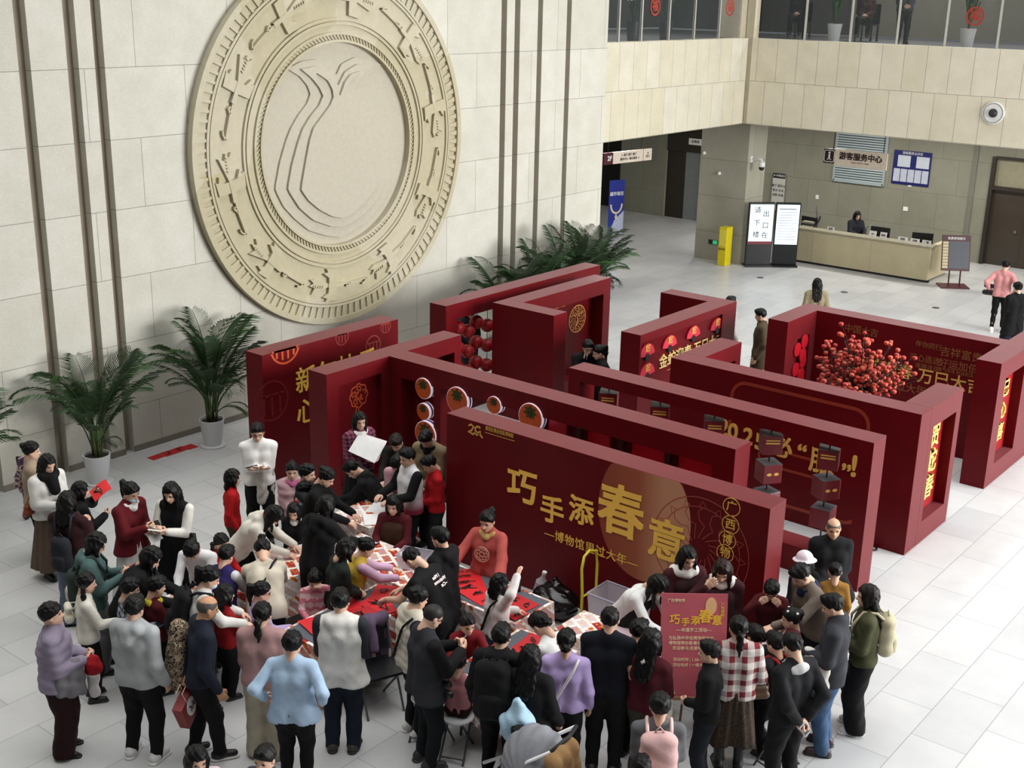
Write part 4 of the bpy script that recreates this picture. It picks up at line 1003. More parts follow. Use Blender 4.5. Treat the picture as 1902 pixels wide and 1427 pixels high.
    if bk in ('pants', 'wide', 'jeans', 'leggings'):
        a1, a2, a3 = {'pants': (.066, .046, .034), 'jeans': (.066, .05, .041), 'wide': (.072, .066, .066), 'leggings': (.06, .038, .026)}[bk]
        bp = [rc(pel-X*.045*h, pel+X*.045*h, .068*h*f)]
        for i in (0, 1): bp += [rc(hip[i], KN[i], a1*h*f, a2*h), rc(KN[i], AN[i]+np.array([0, 0, -.012*h]), a2*h, a3*h)]
        dz = lambda p: .004*np.sin(p[:, 2]*30+ph+6*np.sin(p[:, 0]*15))
        npmesh('trousers', [(*carve(bp, .03*s, .0165, dz, lambda p, d: np.maximum(np.maximum(d, .03-p[:, 2]), p[:, 2]-pz-.05*h)), 0)], [bm], root)
    elif bk in ('skirt', 'long'):
        zb_ = (.2 if bk == 'skirt' else .09)*h; w0 = .068*h*f
        if sit is None:
            bp = [rc(pel+X*q*.03*h, (q*(.07 if bk == 'skirt' else .085)*h, py*.3+j*.05*h, zb_), w0, .075*h) for q in (-1, 1) for j in (-1, 1)]
            hem_ = zb_
        else: bp = [rc(pel+X*q*.04*h, KN[(q+1)//2], w0, .06*h) for q in (-1, 1)]+[rc(KN[0], KN[1], .06*h), rc((KN[0]+KN[1])/2, ((KN[0]+KN[1])/2)*np.array([1, 1, .5]), .09*h, .10*h)]; hem_ = .15*h
        fold = lambda p: .007*np.sin(np.arctan2(p[:, 1]-py*.5, p[:, 0])*15+ph)
        npmesh('skirt', [(*carve(bp, .06*s, .0165, fold, lambda p, d: np.maximum(d, hem_-p[:, 2])), 0)], [bm], root)
        lg = []
        for i in (0, 1): lg += [rc(KN[i], AN[i], .04*h, .026*h)]
        npmesh('tights', [(*carve(lg, .01, .0165), 0)], [cloth('0c0b0c')], root)
    kd, c1, c2 = shoes
    for i, q in enumerate((-1, 1)):
        sv = []; R = rotm((0, 0, 1), math.radians(-q*9)); fs_ = s*(1.0 if not kid else .92)
        for v, qd, mi in SHOES[kd]: sv.append((np.array([AN[i][0], AN[i][1], AN[i][2]-.042*h])+(v*fs_)@R.T, qd, mi))
        npmesh('shoe', sv, [mat(c1, .5), mat(c2, .6)], root)
    # ---- hair and head wear
    G = HM.T@np.array([0, 0, -1.])
    def on_head(name, V, Q, m_): return npmesh(name, [(hc+(V*hs)@HM.T, Q, 0)], [m_], root)
    if hair: on_head('hair', *hair_mesh(hair[0], G), hairmat(hair[1]))
    for x in extra:
        if x == 'mask': on_head('face_mask', *carve([el((0, .2, -.25), (.25, .25, .17))], .05, .04, cut=lambda p, d: np.maximum(d, .12-p[:, 1])), mat('b9cfe0', .7))
        elif x == 'glasses':
            mb = MB()
            for q in (-1, 1):
                fr = FR((q*.14, .385, .015), (1, 0, 0), (0, 0, 1)); mb.ring(0, 0, .09, .103, fr, -.008, .008, n=16); mb.tube([(q*.24, .37, .03), (q*.37, 0, .03)], .012, 5)
            mb.tube([(-.05, .40, .03), (.05, .40, .03)], .012, 5); mb.v = [tuple(hc+HM@(np.array(v)*hs)) for v in mb.v]; o_ = mb.build('glasses', BLACK, root)
        elif x == 'hat': on_head('bucket_hat', *carve([el((0, -.03, .2), (.42, .48, .42)), el((0, -.03, .12), (.6, .66, .07))], .12, .05, cut=lambda p, d: np.maximum(d, .06-p[:, 2])), cloth('e8dde4'))
        elif x == 'cap': on_head('cap', *carve([el((0, -.03, .2), (.40, .47, .38)), el((0, .5, .2), (.26, .3, .05))], .06, .045, cut=lambda p, d: np.maximum(d, .12-p[:, 2])), cloth('0d0d10'))
        elif x == 'clips':
            mb = MB()
            for q in ((.24, .1, .45), (-.2, .12, .47), (.3, -.25, .33), (-.25, -.3, .38)): mb.ball(np.array(q), .06)
            mb.v = [tuple(hc+HM@(np.array(v)*hs)) for v in mb.v]; mb.build('hair_clip', WHITE, root, smooth=True)
        elif x == 'clip':
            mb = MB().ball(np.array((.05, -.48, .2)), .055); mb.v = [tuple(hc+HM@(np.array(v)*hs)) for v in mb.v]; mb.build('hair_clip', WHITE, root, smooth=True)
        elif isinstance(x, tuple) and x[0] == 'collar2':
            cs = x[2] if len(x) > 2 else 1
            npmesh('collar', [(*carve([rc(nb+X*-.045*h+tf*.012*h-tu*.014*h, nb+X*.045*h+tf*.012*h-tu*.014*h, .026*h*cs+o*.7), rc(nb+X*-.04*h*cs-tu*.02*h-tf*.03*h, nb+X*.04*h*cs-tu*.02*h-tf*.03*h, .022*h*cs+o*.5), rc(nb+tf*.05*h-tu*.026*h, nb-tf*.035*h-tu*.006*h, .024*h+o*.3, .03*h+o*.3)], .04, .0165), 0)], [cloth(x[1])], root)
        elif isinstance(x, tuple) and x[0] == 'scarf':
            npmesh('scarf', [(*carve([rc(nb+X*-.045*h+tf*.03*h, nb+X*.045*h+tf*.03*h, .045*h), rc(nb+tf*.06*h-tu*.02*h, che+tf*.1*h, .05*h, .04*h)], .03, .0165), 0)], [cloth(x[1])], root)
        elif isinstance(x, tuple) and x[0] == 'apron':
            ap = [rc(che+tf*.05*h+X*q*.035*h, pel+tf*.055*h+X*q*.045*h, .05*h+o, .055*h+o) for q in (-1, 1)]
            if sit is None: ap += [rc(pel+tf*.05*h+X*q*.04*h, (q*.06*h, .03*h, .3*h), .055*h+o, .06*h+o) for q in (-1, 1)]
            npmesh('apron', [(*carve(ap, .05, .0165, disp, lambda p, d: np.maximum(d, (.3*h if sit is None else .3)-p[:, 2])), 0)], [cloth(x[1])], root)
        elif isinstance(x, tuple) and x[0] == 'strap':   # cross-body strap over the back
            q = x[2]; a = sh[(q+1)//2]-X*q*.03*h+tu*.045*h; b = pel-X*q*.085*h
            MB().tube([a+(b-a)*u-tf*((.062*h*f+o+.012)*math.sin(min(1, u*3+.25)*1.57)) for u in np.linspace(0, 1, 12)], .013, 6).build('bag_strap', cloth(x[1]), root, smooth=True)
        elif isinstance(x, tuple) and x[0] == 'print':
            fr = FR(che+tu*.02*h-tf*(.062*h*f+o+.012)-X*0, -X, tu)
            for k_, tx in enumerate(x[1]):
                le = lettering(tx, .05*s, FR(fr(.03-.03*k_, .03-.055*k_), -X, tu), mat(x[2], .6), None, .004, .03); le.name = 'printed_lettering'; le.parent = root
    J = dict(root=root, R=np.array([[cz, -sz, 0], [sz, cz, 0], [0, 0, 1]]), loc=loc, hands=HANDPOS, nb=nb, che=che, pel=pel, tf=tf, tu=tu, sh=sh, h=h, f=f, o=o, wr=W_, el=EL, hc=hc, rz=rz)
    PEOPLE.append(J); return J
def wpt(J, p): return J['loc']+J['R']@np.array(p)
def wvec(J, p): return J['R']@np.array(p)
# ---- things people carry -------------------------------------------------------------------
def carry(name, label, cat, J, p, build, mats, yaw=0, group=None):
    """thing with its own Empty; build(mb, frame) draws in metres about the point p (body frame of J)"""
    o = wpt(J, p); t = empty(name, o, label, cat, group, J['rz']+yaw); build(t); return t
def phone(J, label, hand=1, c='0b0b0d', size=(.075, .15)):
    p, M = J['hands'][hand]
    o = wpt(J, p+M[:, 1]*.02); t = empty('phone', o, label, 'phone', 'phones in hands')
    R = J['R']@M; fr = FR((0, 0, 0), R[:, 0], R[:, 2])
    MB().box(-size[0]/2, size[0]/2, -size[1]*.4, size[1]*.6, -.006, .006, fr=fr).build('body', mat(c, .25), t)
    MB().box(-size[0]/2+.004, size[0]/2-.004, -size[1]*.4+.008, size[1]*.6-.008, -.0075, -.006, fr=fr).build('screen', mat('1c2530', .15), t); return t
def sheet(J, label, hand=1, c='c2131c', size=(.2, .28), name='red_paper', cat='paper', tilt=0, ink=None, group=None):
    p, M = J['hands'][hand]; o = wpt(J, p); t = empty(name, o, label, cat, group, J['rz'])
    fr = FR((0, 0, 0), (1, 0, 0), nrm((0, math.cos(math.radians(tilt)), math.sin(math.radians(tilt)))))
    mb = MB(); n = 6
    for i in range(n):
        a, b = size[1]*(i/n-.3), size[1]*((i+1)/n-.3); mb.add([fr(x, y, .02*math.sin(3*(y/size[1]))+z) for y in (a, b) for x in (-size[0]/2, size[0]/2) for z in (0, .002)], [(0, 2, 6, 4), (1, 5, 7, 3), (0, 1, 3, 2), (4, 6, 7, 5), (0, 4, 5, 1), (2, 3, 7, 6)])
    mb.build('sheet', mat(c, .6), t)
    if ink:
        k = MB(); r = random.Random(len(label))
        for i in range(ink): k.ribbon([(r.uniform(-.4, .4)*size[0], r.uniform(-.1, .55)*size[1]) for _ in range(3)], .012, fr, .012, .016)
        k.build('brush_strokes', BLACK, t)
    return t
def backpack(J, label, c='0e0e11', scale=1.0, strapc=None, low=0, side=0, pocket=None):
    h = J['h']; che, tf, tu = J['che'], J['tf'], J['tu']; X = np.array([1., 0, 0])
    c0 = che-tf*(.062*h*J['f']+J['o']+.075*scale)-tu*(.03*h+low)+X*side
    t = empty('backpack', wpt(J, c0), label, 'backpack', None, J['rz'])
    def loc(pr): return [rc(q[1]-c0, q[2]-c0, q[3], q[4]) for q in pr]
    w = .085*scale
    npmesh('bag_body', [(*carve(loc([rc(c0+X*q*w*.8+tu*.15*scale, c0+X*q*w*.85-tu*.19*scale, .08*scale, .09*scale) for q in (-1, 0, 1)]), .06, .016, lambda p: .004*np.sin(p[:, 2]*40+p[:, 0]*20)), 0)], [cloth(c)], t)
    npmesh('pocket', [(*carve(loc([rc(c0-tf*.075*scale+X*q*.05*scale-tu*.07*scale, c0-tf*.075*scale+X*q*.05*scale-tu*.18*scale, .05*scale) for q in (-1, 0, 1)]), .05, .016), 0)], [cloth(pocket or c)], t)
    for q in (-1, 1):
        a = c0+X*q*w*1.1+tu*.2*scale+tf*.04; s_ = J['sh'][(q+1)//2]-X*q*.045*h+tu*.05*h; f_ = J['che']+X*q*.075*h+tf*(.062*h*J['f']+J['o']+.015)-tu*.04*h; e = c0+X*q*w*1.3-tu*.12*scale+tf*.05
        mid = s_+tf*.03*h
        MB().tube([a-c0, s_-tf*.05*h-c0, mid-c0, f_+tu*.07*h-c0, f_-c0, e-c0], [.016]*6, 6).build('strap', cloth(strapc or c), t, smooth=True)
    MB().tube([c0+X*-.04+tu*.24*scale-c0, c0+tu*.29*scale-c0, c0+X*.04+tu*.24*scale-c0], .008, 6).build('grab_handle', cloth(c), t, smooth=True)
    return t
def bundle(J, label, name, cat, p0, prims, m, res=.016, disp=.006, group=None):
    """soft folded cloth held against the body; prims in the body frame relative to p0"""
    t = empty(name, wpt(J, p0), label, cat, group, J['rz']); ph = random.random()*9
    npmesh('folded_cloth', [(*carve(prims, .04, res, lambda p: disp*np.sin(p[:, 0]*45+3*np.sin(p[:, 2]*18)+ph)+disp*.6*np.sin(p[:, 2]*37+p[:, 1]*30)), 0)], [m], t); return t
def coat_over_arm(J, label, hand=0, m=None, drop=.45, name='coat', width=.12):
    w, e = J['wr'][hand], J['el'][hand]; c = (w+e)/2; d = (w-e)*.5
    pr = [rc(-d, d*.8, .05), rc(-d*.9, -d*.9+np.array([0, 0, -drop*.8]), .05, .06), rc(d*.6, d*.6+np.array([0, .02, -drop]), .05, .055), rc(np.zeros(3), np.array([.02, .0, -drop*.9]), .05, .06)]
    return bundle(J, label, name, 'coat', c, pr, m)
def paper_bag(J, label, hand=1, c='6e1418', oval=True, size=(.26, .30, .09), tiltx=0, yaw=0):
    p, M = J['hands'][hand]; o = wpt(J, p-np.array([0, 0, .10+size[1]/2])); t = empty('paper_bag', o, label, 'bag', None, J['rz']+yaw)
    w, h, d = size; mb = MB().box(-w/2, w/2, -d/2, d/2, -h/2, h/2)
    R = rotm((0, 1, 0), tiltx)
    def fin(mb, n, m_): mb.v = [tuple(R@np.array(v)) for v in mb.v]; return mb.build(n, m_, t)
    fin(mb, 'bag_body', mat(c, .5))
    for s in (-1, 1): fin(MB().tube([(-.06, s*d/2, h/2-.02), (-.05, s*d*.3, h/2+.1), (.05, s*d*.3, h/2+.1), (.06, s*d/2, h/2-.02)], .004, 5), 'handle', mat('d8c8b0', .7))
    if oval:
        for s in (-1, 1):
            fr = FR((0, s*(d/2), 0), (-s, 0, 0), (0, 0, 1)); fin(MB().disc(-.02, .02, .085, fr, 0, .003, ry=.11), 'white_oval', WHITE)
            k = MB()
            for q in range(6): k.ribbon([(-.06+.02*q, .06-.02*(q % 3)), (-.04+.02*q, .02-.03*(q % 2)), (-.05+.02*q, -.03)], .012, fr, .003, .005)
            fin(k, 'brush_lettering', mat('5a1418', .5))
    return t
def handbag(J, label, p, c='5a2a16', size=(.24, .14, .08), yaw=0, strap=None):
    """small bag, p in the body frame; strap = far end of the strap in the body frame"""
    o = wpt(J, p); t = empty('handbag', o, label, 'bag', None, J['rz']+yaw); w, h, d = size
    npmesh('bag_body', [(*carve([rc((-w/2+.04, 0, -h*.25), (w/2-.04, 0, -h*.25), d/2), rc((-w/2+.05, 0, h*.25), (w/2-.05, 0, h*.25), d/2*.8)], .04, .014), 0)], [mat(c, .45)], t)
    if strap is not None:
        e = np.array(strap)-np.array(p); Ry = rotm((0, 0, 1), -yaw); e = Ry@e
        MB().tube([(-w*.4, 0, h*.3), e+np.array([-.02, 0, 0]), e+np.array([.02, 0, 0]), (w*.4, 0, h*.3)], .007, 6).build('strap', mat(c, .5), t, smooth=True)
    return t
# ================================================================ furniture and things on the floor
POTW = mat('d2d4d6', .35, var=.02); SOIL = mat('2a2119', .95); LEAFG = []
for hx_ in ('2f4a24', '3a5530', '25391f'):
    t = NT('palm_leaf_'+hx_); f_ = t.noise(t.coord(), 5, 3); c_ = lin(hx_)
    t.base(t.ramp(f_, [(.3, tuple(x*.7 for x in c_[:3])+(1,)), (.7, tuple(x*1.25 for x in c_[:3])+(1,))])); t.rough(.45, .4); LEAFG.append(t.m)
STEM = mat('4d5a2e', .6)
def frond_mesh(L, bend, seed, npair=36):
    r = random.Random(seed); mb = MB(); pts = []
    p = np.array([0., 0, 0]); a = .12
    n = 16
    for i in range(n+1):
        pts.append(p.copy()); a += bend/n*(1+.8*i/n); p = p+np.array([0, math.sin(a), math.cos(a)])*L/n
    mb.tube(pts, [.012*(1-i/n)+.003 for i in range(n+1)], 5)
    for k in range(npair):
        t = .30+.70*k/(npair-1); j = min(n-1, int(t*n)); u = t*n-j; o = pts[j]*(1-u)+pts[j+1]*u; d = nrm(pts[j+1]-pts[j])
        up_ = np.array([0, -d[2], d[1]]); ll = L*.34*(math.sin(PI*min(1, (t-.22)/.8))**.6+.12)
        for s in (-1, 1):
            ll_ = ll*r.uniform(.85, 1.1); out = np.array([s, 0, 0])
            e1 = o+(out*.75+d*.6+up_*.22)*ll_*.55; e2 = e1+(out*.45+d*.75-up_*.18+np.array([0, 0, -.35]))*ll_*.5
            w = d*.0085+up_*.004
            mb.add([o-w*.4, o+w*.4, e1+w, e1-w, e2], [(0, 1, 2, 3), (3, 2, 4)])
    me_o = mb.build('frond', LEAFG[seed % 3]); me = me_o.data; bpy.data.objects.remove(me_o); return me
FROND = [frond_mesh(1.25, .75, 0), frond_mesh(1.1, 1.05, 1), frond_mesh(1.35, .55, 2), frond_mesh(.9, 1.3, 3)]
def palm(x, y, sc, n, label, seed, group='potted palms', pots=1.0):
    r = random.Random(seed); t = empty('potted_palm', (x, y, 0), label, 'plant', group)
    pr = pots
    MB().lathe([(.21*pr, .0), (.21*pr, .03)], (0, 0, 0), 28).build('saucer', POTW, t, smooth=.6)
    MB().lathe([(.135*pr, .03), (.165*pr, .2), (.195*pr, .44), (.2*pr, .46), (.185*pr, .46), (.175*pr, .40)], (0, 0, 0), 28).build('pot', POTW, t, smooth=.6)
    MB().lathe([(.178*pr, .40), (.176*pr, .42), (.05, .43)], (0, 0, 0), 20).build('soil', SOIL, t)
    for i in range(7):
        a = 2*PI*i/7+r.random(); q = .06*r.random()+.03
        MB().tube([(q*math.cos(a), q*math.sin(a), .40), (q*1.6*math.cos(a), q*1.6*math.sin(a), .40+.45*sc)], [.022, .014], 6).build('cane', STEM, t, smooth=True)
    for i in range(n):
        o = bpy.data.objects.new('frond', FROND[i % 4 if i > 2 else (2, 0, 2)[i]]); COL.objects.link(o); o.parent = t
        a = 2.399*i+r.uniform(-.3, .3); z = .46+(.45*sc)*r.uniform(.15, 1.0)
        o.location = (.07*math.cos(a+PI/2), .07*math.sin(a+PI/2), z); tl = -(.02+.5*(i/n)*r.random())
        k = sc*r.uniform(.85, 1.08)*(1.05 if i < n*.6 else .7)
        room = (x-XW-.08)/max(.05, math.sin(a))          # fronds that face the wall grow up along it
        if 0 < room < .95*k: tl = .30; k = max(.55*k, min(k, room/.62))
        o.rotation_euler = (tl, 0, a); o.scale = (k, k, k)
def pot_at(px, py, *a, **k): p = atz(px, py); palm(p[0], p[1], *a, **k)
pot_at(184, 897, 1.0, 22, 'potted palm in white pot by the wall grooves, behind the red sheet', 3)
pot_at(396, 828, 1.1, 24, 'potted palm in white pot between the grooves and the orange roundel wall', 8)
pot_at(-62, 985, 1.0, 20, 'potted palm cut off by the left edge', 21)
for i, (x, y, s_) in enumerate(((-9.75, 8.0, .95), (-9.8, 9.0, 1.1), (-9.85, 9.9, 1.2), (-9.9, 10.7, 1.2), (-10.0, 11.2, 1.15))):
    palm(x, y, s_, 20, ['leftmost potted palm behind the rear lantern portal', 'second potted palm from the left behind the rear portal', 'middle potted palm behind the rear portal', 'fourth potted palm from the left behind the rear portal', 'rightmost potted palm at the end of the carved wall'][i], 30+i)
# broad-leaved plant
t = empty('broad_leaf_plant', (-9.7, 3.75, 0), 'broad leaved green plant in a dark pot behind the roundel wall', 'plant')
MB().lathe([(.17, 0), (.2, .35), (.17, .35), (.16, .3)], (0, 0, 0), 20).build('pot', DARK, t)
r = random.Random(4)
for k in range(16):
    a = k*2.4; q = r.uniform(.2, .5); z = r.uniform(.8, 1.35); d = np.array([math.cos(a), math.sin(a), 0]); w = np.array([-d[1], d[0], 0]); o = np.array([0, 0, .35])
    m1 = o+d*q*.7+np.array([0, 0, z-.35]); e = m1+d*.34+np.array([0, 0, -.08])
    mb = MB().tube([o, (o+m1)/2+np.array([0, 0, .1]), m1], .008, 5); mb.add([m1, m1+d*.12+w*.08+np.array([0, 0, .02]), e, m1+d*.12-w*.08+np.array([0, 0, .02]), m1+d*.14+np.array([0, 0, -.01])], [(0, 4, 1), (1, 4, 2), (2, 4, 3), (3, 4, 0)]); mb.build('leaf', LEAFG[k % 3], t)
# ---- tables with printed table cloths
PRINT = print_cloth(); FELT = mat('5c5f66', .95, spec=.1, var=.15, scale=60, bump=.2); TLEG = mat('6c6e70', .35, .6); TTOP = mat('d8d8d6', .4)
TH = .74
def table(x0, x1, y0, y1, label, felt=None, cover=True):
    cx, cy = (x0+x1)/2, (y0+y1)/2
    t = empty('folding_table', (cx, cy, 0), 'folding table under '+label, 'table', 'folding tables')
    a, b = (x1-x0)/2, (y1-y0)/2
    MB().box(-a, a, -b, b, TH-.035, TH-.006).build('table_top', TTOP, t)
    for sx in (-1, 1):
        for sy in (-1, 1): MB().tube([(sx*(a-.1), sy*(b-.08), TH-.04), (sx*(a-.06), sy*(b-.05), .0)], .014, 8).build('leg', TLEG, t)
    c = empty('table_cloth', (cx, cy, TH-.006), 'printed white and red cloth on '+label, 'table cloth', 'printed table cloths')
    mb = MB(); g = .016; nx, ny = 14, 8; a2, b2 = a+g, b+g; per = []
    for i in range(nx): per.append((-a2+2*a2*i/nx, -b2))
    for i in range(ny): per.append((a2, -b2+2*b2*i/ny))
    for i in range(nx): per.append((a2-2*a2*i/nx, b2))
    for i in range(ny): per.append((-a2, b2-2*b2*i/ny))
    V = [(x, y, .006) for x, y in per]; n = len(per); rr = random.Random(len(label)); drop = .46
    for k in range(1, 5):
        for i, (x, y) in enumerate(per):
            q = .018*math.sin(i*1.3+k)*k/4+.010*k; l = math.hypot(x, y); V.append((x*(1+q/l), y*(1+q/l), .006-drop*k/4))
    F = [tuple(range(n))]+[((k)*n+i, (k+1)*n+i, (k+1)*n+(i+1) % n, k*n+(i+1) % n) for k in range(4) for i in range(n)]
    mb.add(V, F); o = mb.build('cloth', PRINT, c); s_ = o.modifiers.new('thickness', 'SOLIDIFY'); s_.thickness = .003; s_.offset = 1
    if felt:
        for (fx0, fx1, fy0, fy1, lb) in felt:
            f = empty('felt_mat', ((fx0+fx1)/2, (fy0+fy1)/2, TH+.003), lb, 'mat', 'grey felt mats'); w, d = (fx1-fx0)/2, (fy1-fy0)/2
            MB().box(-w, w, -d, d, 0, .006).build('mat', FELT, f, bevel=.002)
table(-5.42, -4.78, -.80, .0, 'the uppermost table by the persimmon light boxes')
table(-4.72, -3.35, -1.67, -1.0, 'the second table before the girl in brown apron')
table(-5.08, -4.48, -2.65, -1.38, 'the long table under the woman in cream hooded sweatshirt')
table(-5.15, -4.62, -3.78, -2.92, 'the leftmost table by the woman in white blouse')
table(-3.62, -3.02, -3.2, -1.85, 'the grey felt table of the girl in pink knit', [(-3.6, -3.04, -3.18, -1.87, 'grey felt mat on the table of the girl in pink knit')])
table(-3.3, -1.9, -1.5, -.86, 'the table before the woman in coral robe', [(-3.28, -1.92, -1.48, -.88, 'grey felt mat before the woman in coral robe')])
table(-1.78, -1.08, -2.62, -1.55, 'the table beside the laughing girl in dark red', [(-1.76, -1.1, -2.6, -1.57, 'grey felt mat beside the laughing girl in dark red')])
table(-1.5, -.3, -1.3, -.80, 'the table behind the pink poster')
table(-.02, .40, -.95, -.45, 'the right registration table by the plaid jacket')
rp = random.Random(11)
REDP = mat('cf1620', .6, var=.05); REDD = mat('b01019', .6)
def paper(x, y, w, d, rot, label, m_=REDP, z=TH+.0095, ink=0, name='red_paper', group='red papers on the tables', curl=.012):
    t = empty(name, (x, y, z), label, 'paper', group, rot); mb = MB(); n = 8
    for i in range(n):
        y0, y1 = -d/2+d*i/n, -d/2+d*(i+1)/n; h = lambda q: curl*(math.sin(q*7+x*5)+1)*.5
        mb.add([(-w/2, y0, h(y0)), (w/2, y0, h(y0)*.4), (w/2, y1, h(y1)*.4), (-w/2, y1, h(y1))], [(0, 1, 2, 3)])
    o = mb.build('sheet', m_, t); s_ = o.modifiers.new('thickness', 'SOLIDIFY'); s_.thickness = .001
    if ink:
        k = MB(); fr = FZ(0, 0, curl+.0015)
        for j in range(ink): 
            c0 = (j+.5)/ink*d-d/2
            for _ in range(3): k.ribbon([(rp.uniform(-.3, .3)*w, c0+rp.uniform(-.25, .25)*d/ink) for _ in range(3)], .014, fr, 0, .001)
        k.build('brush_strokes', BLACK, t)
    return t
PL = [("pink knit girl's table", [(-3.35, -2.0, .3, .55, .5, 2), (-3.2, -2.32, .25, .5, -.3, 2), (-3.42, -2.42, .22, .4, 1.0, 0), (-3.12, -2.62, .22, .36, .4, 1), (-3.44, -2.95, .2, .34, 1.3, 0), (-3.2, -2.98, .14, .2, .2, 0), (-3.3, -2.16, .3, .3, .1, 1)]),
      ("coral robe woman's table", [(-2.95, -1.12, .42, .55, .9, 4), (-2.62, -1.28, .28, .5, 1.4, 3), (-2.2, -1.12, .24, .5, 1.5, 3), (-2.12, -1.36, .22, .42, 1.5, 3), (-3.1, -1.32, .2, .3, .2, 0), (-2.45, -1.05, .24, .3, .3, 1)]),
      ("laughing girl's table", [(-1.25, -1.8, .26, .5, .25, 3), (-1.5, -1.76, .24, .42, .1, 2), (-1.28, -2.2, .24, .44, -.3, 3), (-1.6, -2.35, .22, .3, 1.2, 1), (-1.3, -2.5, .2, .16, .3, 0)])]
ordn = ('first', 'second', 'third', 'fourth', 'fifth', 'sixth', 'last')
for nm, L in PL:
    L = sorted(L, key=lambda q: q[1], reverse=True)
    for i, (x, y, w, d, rot, ink) in enumerate(L):
        paper(x, y, w, d, rot, f'red calligraphy paper, {ordn[i]} from the far end of the '+nm, REDP if i % 2 else REDD, TH+.0095+.0018*i, ink)
paper(-5.1, .1-.35, .3, .4, .3, 'white wrapping paper on the uppermost printed table', mat('dedede', .5), TH+.004, 0, 'white_paper', 'white papers on the tables', .05)
paper(-4.9, -.62, .24, .3, .9, 'small white sheet near the front end of the uppermost table', mat('e2e0e0', .5), TH+.004, 0, 'white_paper', 'white papers on the tables', .03)
paper(-4.5, -1.2, .3, .26, .2, 'crumpled white tissue at the left end of the second table', mat('e6e6e6', .5), TH+.004, 0, 'white_paper', 'white papers on the tables', .08)
paper(-4.7, -1.6, .26, .3, -.3, 'white sheet at the upper end of the long printed table', mat('e2e2e4', .5), TH+.004, 0, 'white_paper', 'white papers on the tables', .02)
paper(-4.9, -2.5, .22, .28, .3, 'white sheet on the long table in front of the topknot woman', mat('e2e2e4', .5), TH+.004, 0, 'white_paper', 'white papers on the tables', .02)
paper(-4.85, -3.3, .2, .3, .3, 'white sheet on the leftmost table before the white blouse', mat('d2d2d6', .5), TH+.004, 0, 'white_paper', 'white papers on the tables', .02)
paper(-.85, -1.0, .4, .3, .1, 'crumpled pale pink plastic on the table behind the man in navy tee', mat('d2b8c0', .3), TH+.004, 0, 'plastic_bag', 'plastic on the tables', .09)
CLEAR = NT('clear_plastic'); CLEAR.base((.75, .72, .8, 1)); CLEAR.rough(.15, .5); CLEAR.b.inputs['Alpha'].default_value = .38; CLEAR = CLEAR.m
def bin_(x, y, z, w, d, h, rot, label, name='storage_box', rim=True):
    t = empty(name, (x, y, z), label, 'box', None, rot); mb = MB(); k = .86
    for s, a in ((0, 0),):
        lo = [(-w/2*k, -d/2*k), (w/2*k, -d/2*k), (w/2*k, d/2*k), (-w/2*k, d/2*k)]; hi = [(-w/2, -d/2), (w/2, -d/2), (w/2, d/2), (-w/2, d/2)]
        V = [(a_, b_, .0) for a_, b_ in lo]+[(a_, b_, h) for a_, b_ in hi]; mb.add(V, [(0, 3, 2, 1), (0, 1, 5, 4), (1, 2, 6, 5), (2, 3, 7, 6), (3, 0, 4, 7)])
    o = mb.build('box_body', CLEAR, t); s_ = o.modifiers.new('thickness', 'SOLIDIFY'); s_.thickness = .004
    mb = MB().tube([(-w/2, -d/2, h), (w/2, -d/2, h), (w/2, d/2, h), (-w/2, d/2, h), (-w/2, -d/2, h)], .009, 6); mb.build('rim', mat('a9a6b8', .3), t); return t
b = bin_(-3.62, -1.22, TH+.004, .36, .26, .17, .35, 'clear plastic box with tissues on the second table')
MB().box(-.1, .0, -.06, .1, .01, .2).build('tissue_pack', mat('e2e0e2', .6), b, bevel=.02)
# trolley, storage crate, rubbish by the banner
tr = (-1.98, -.03); t = empty('hand_trolley', (tr[0], tr[1], 0), 'yellow handled hand trolley beside the front banner', 'trolley', None, -PI/2)
YEL = mat('d2c832', .4)
MB().tube([(-.14, 0, .08), (-.14, 0, .55), (-.17, -.02, .80), (-.13, -.02, .98), (0, -.02, 1.03), (.1, -.02, .99), (.14, -.02, .85), (.14, 0, .55), (.14, 0, .08)], .017, 10).build('handle', YEL, t, smooth=True)
MB().tube([(-.14, 0, .5), (.14, 0, .5)], .012, 8).build('crossbar', YEL, t); MB().box(-.2, .2, -.02, .72, .08, .11).build('platform', mat('33343a', .6), t, bevel=.01)
for sx in (-1, 1):
    for y_ in (.05, .62): MB().tube([(sx*.17, y_, .045), (sx*.14, y_, .045)], .045, 12).build('wheel', BLACK, t)
b = bin_(tr[0]+.42, tr[1], .115, .62, .40, .50, 0, 'big clear plastic crate on the yellow handled trolley', 'storage_crate')
t = empty('white_bag', (tr[0]+.42, tr[1], .13), 'crumpled white plastic bag inside the big clear crate', 'bag')
npmesh('bag_body', [(*carve([rc((-.08, 0, .1), (.1, .02, .12), .11, .1), rc((0, 0, .1), (.04, 0, .33), .1, .06)], .05, .018, lambda p: .012*np.sin(p[:, 0]*50+p[:, 2]*35)), 0)], [mat('d6d2d8', .4)], t)
t = empty('paper_fan', (tr[0]+.62, tr[1]-.05, .42), 'dark brown round hand fan sticking out of the clear crate', 'fan'); MB().disc(0, .2, .11, FY(0, 0, 0), -.006, .006, n=24).build('fan_disc', mat('3a1c12', .6), t); MB().tube([(0, 0, .1), (0, 0, -.1)], .01, 6).build('fan_stick', mat('2a140c', .6), t)
t = empty('rubbish_bag', (-2.5, .02, 0), 'shiny black rubbish bag on the floor by the front banner', 'bag')
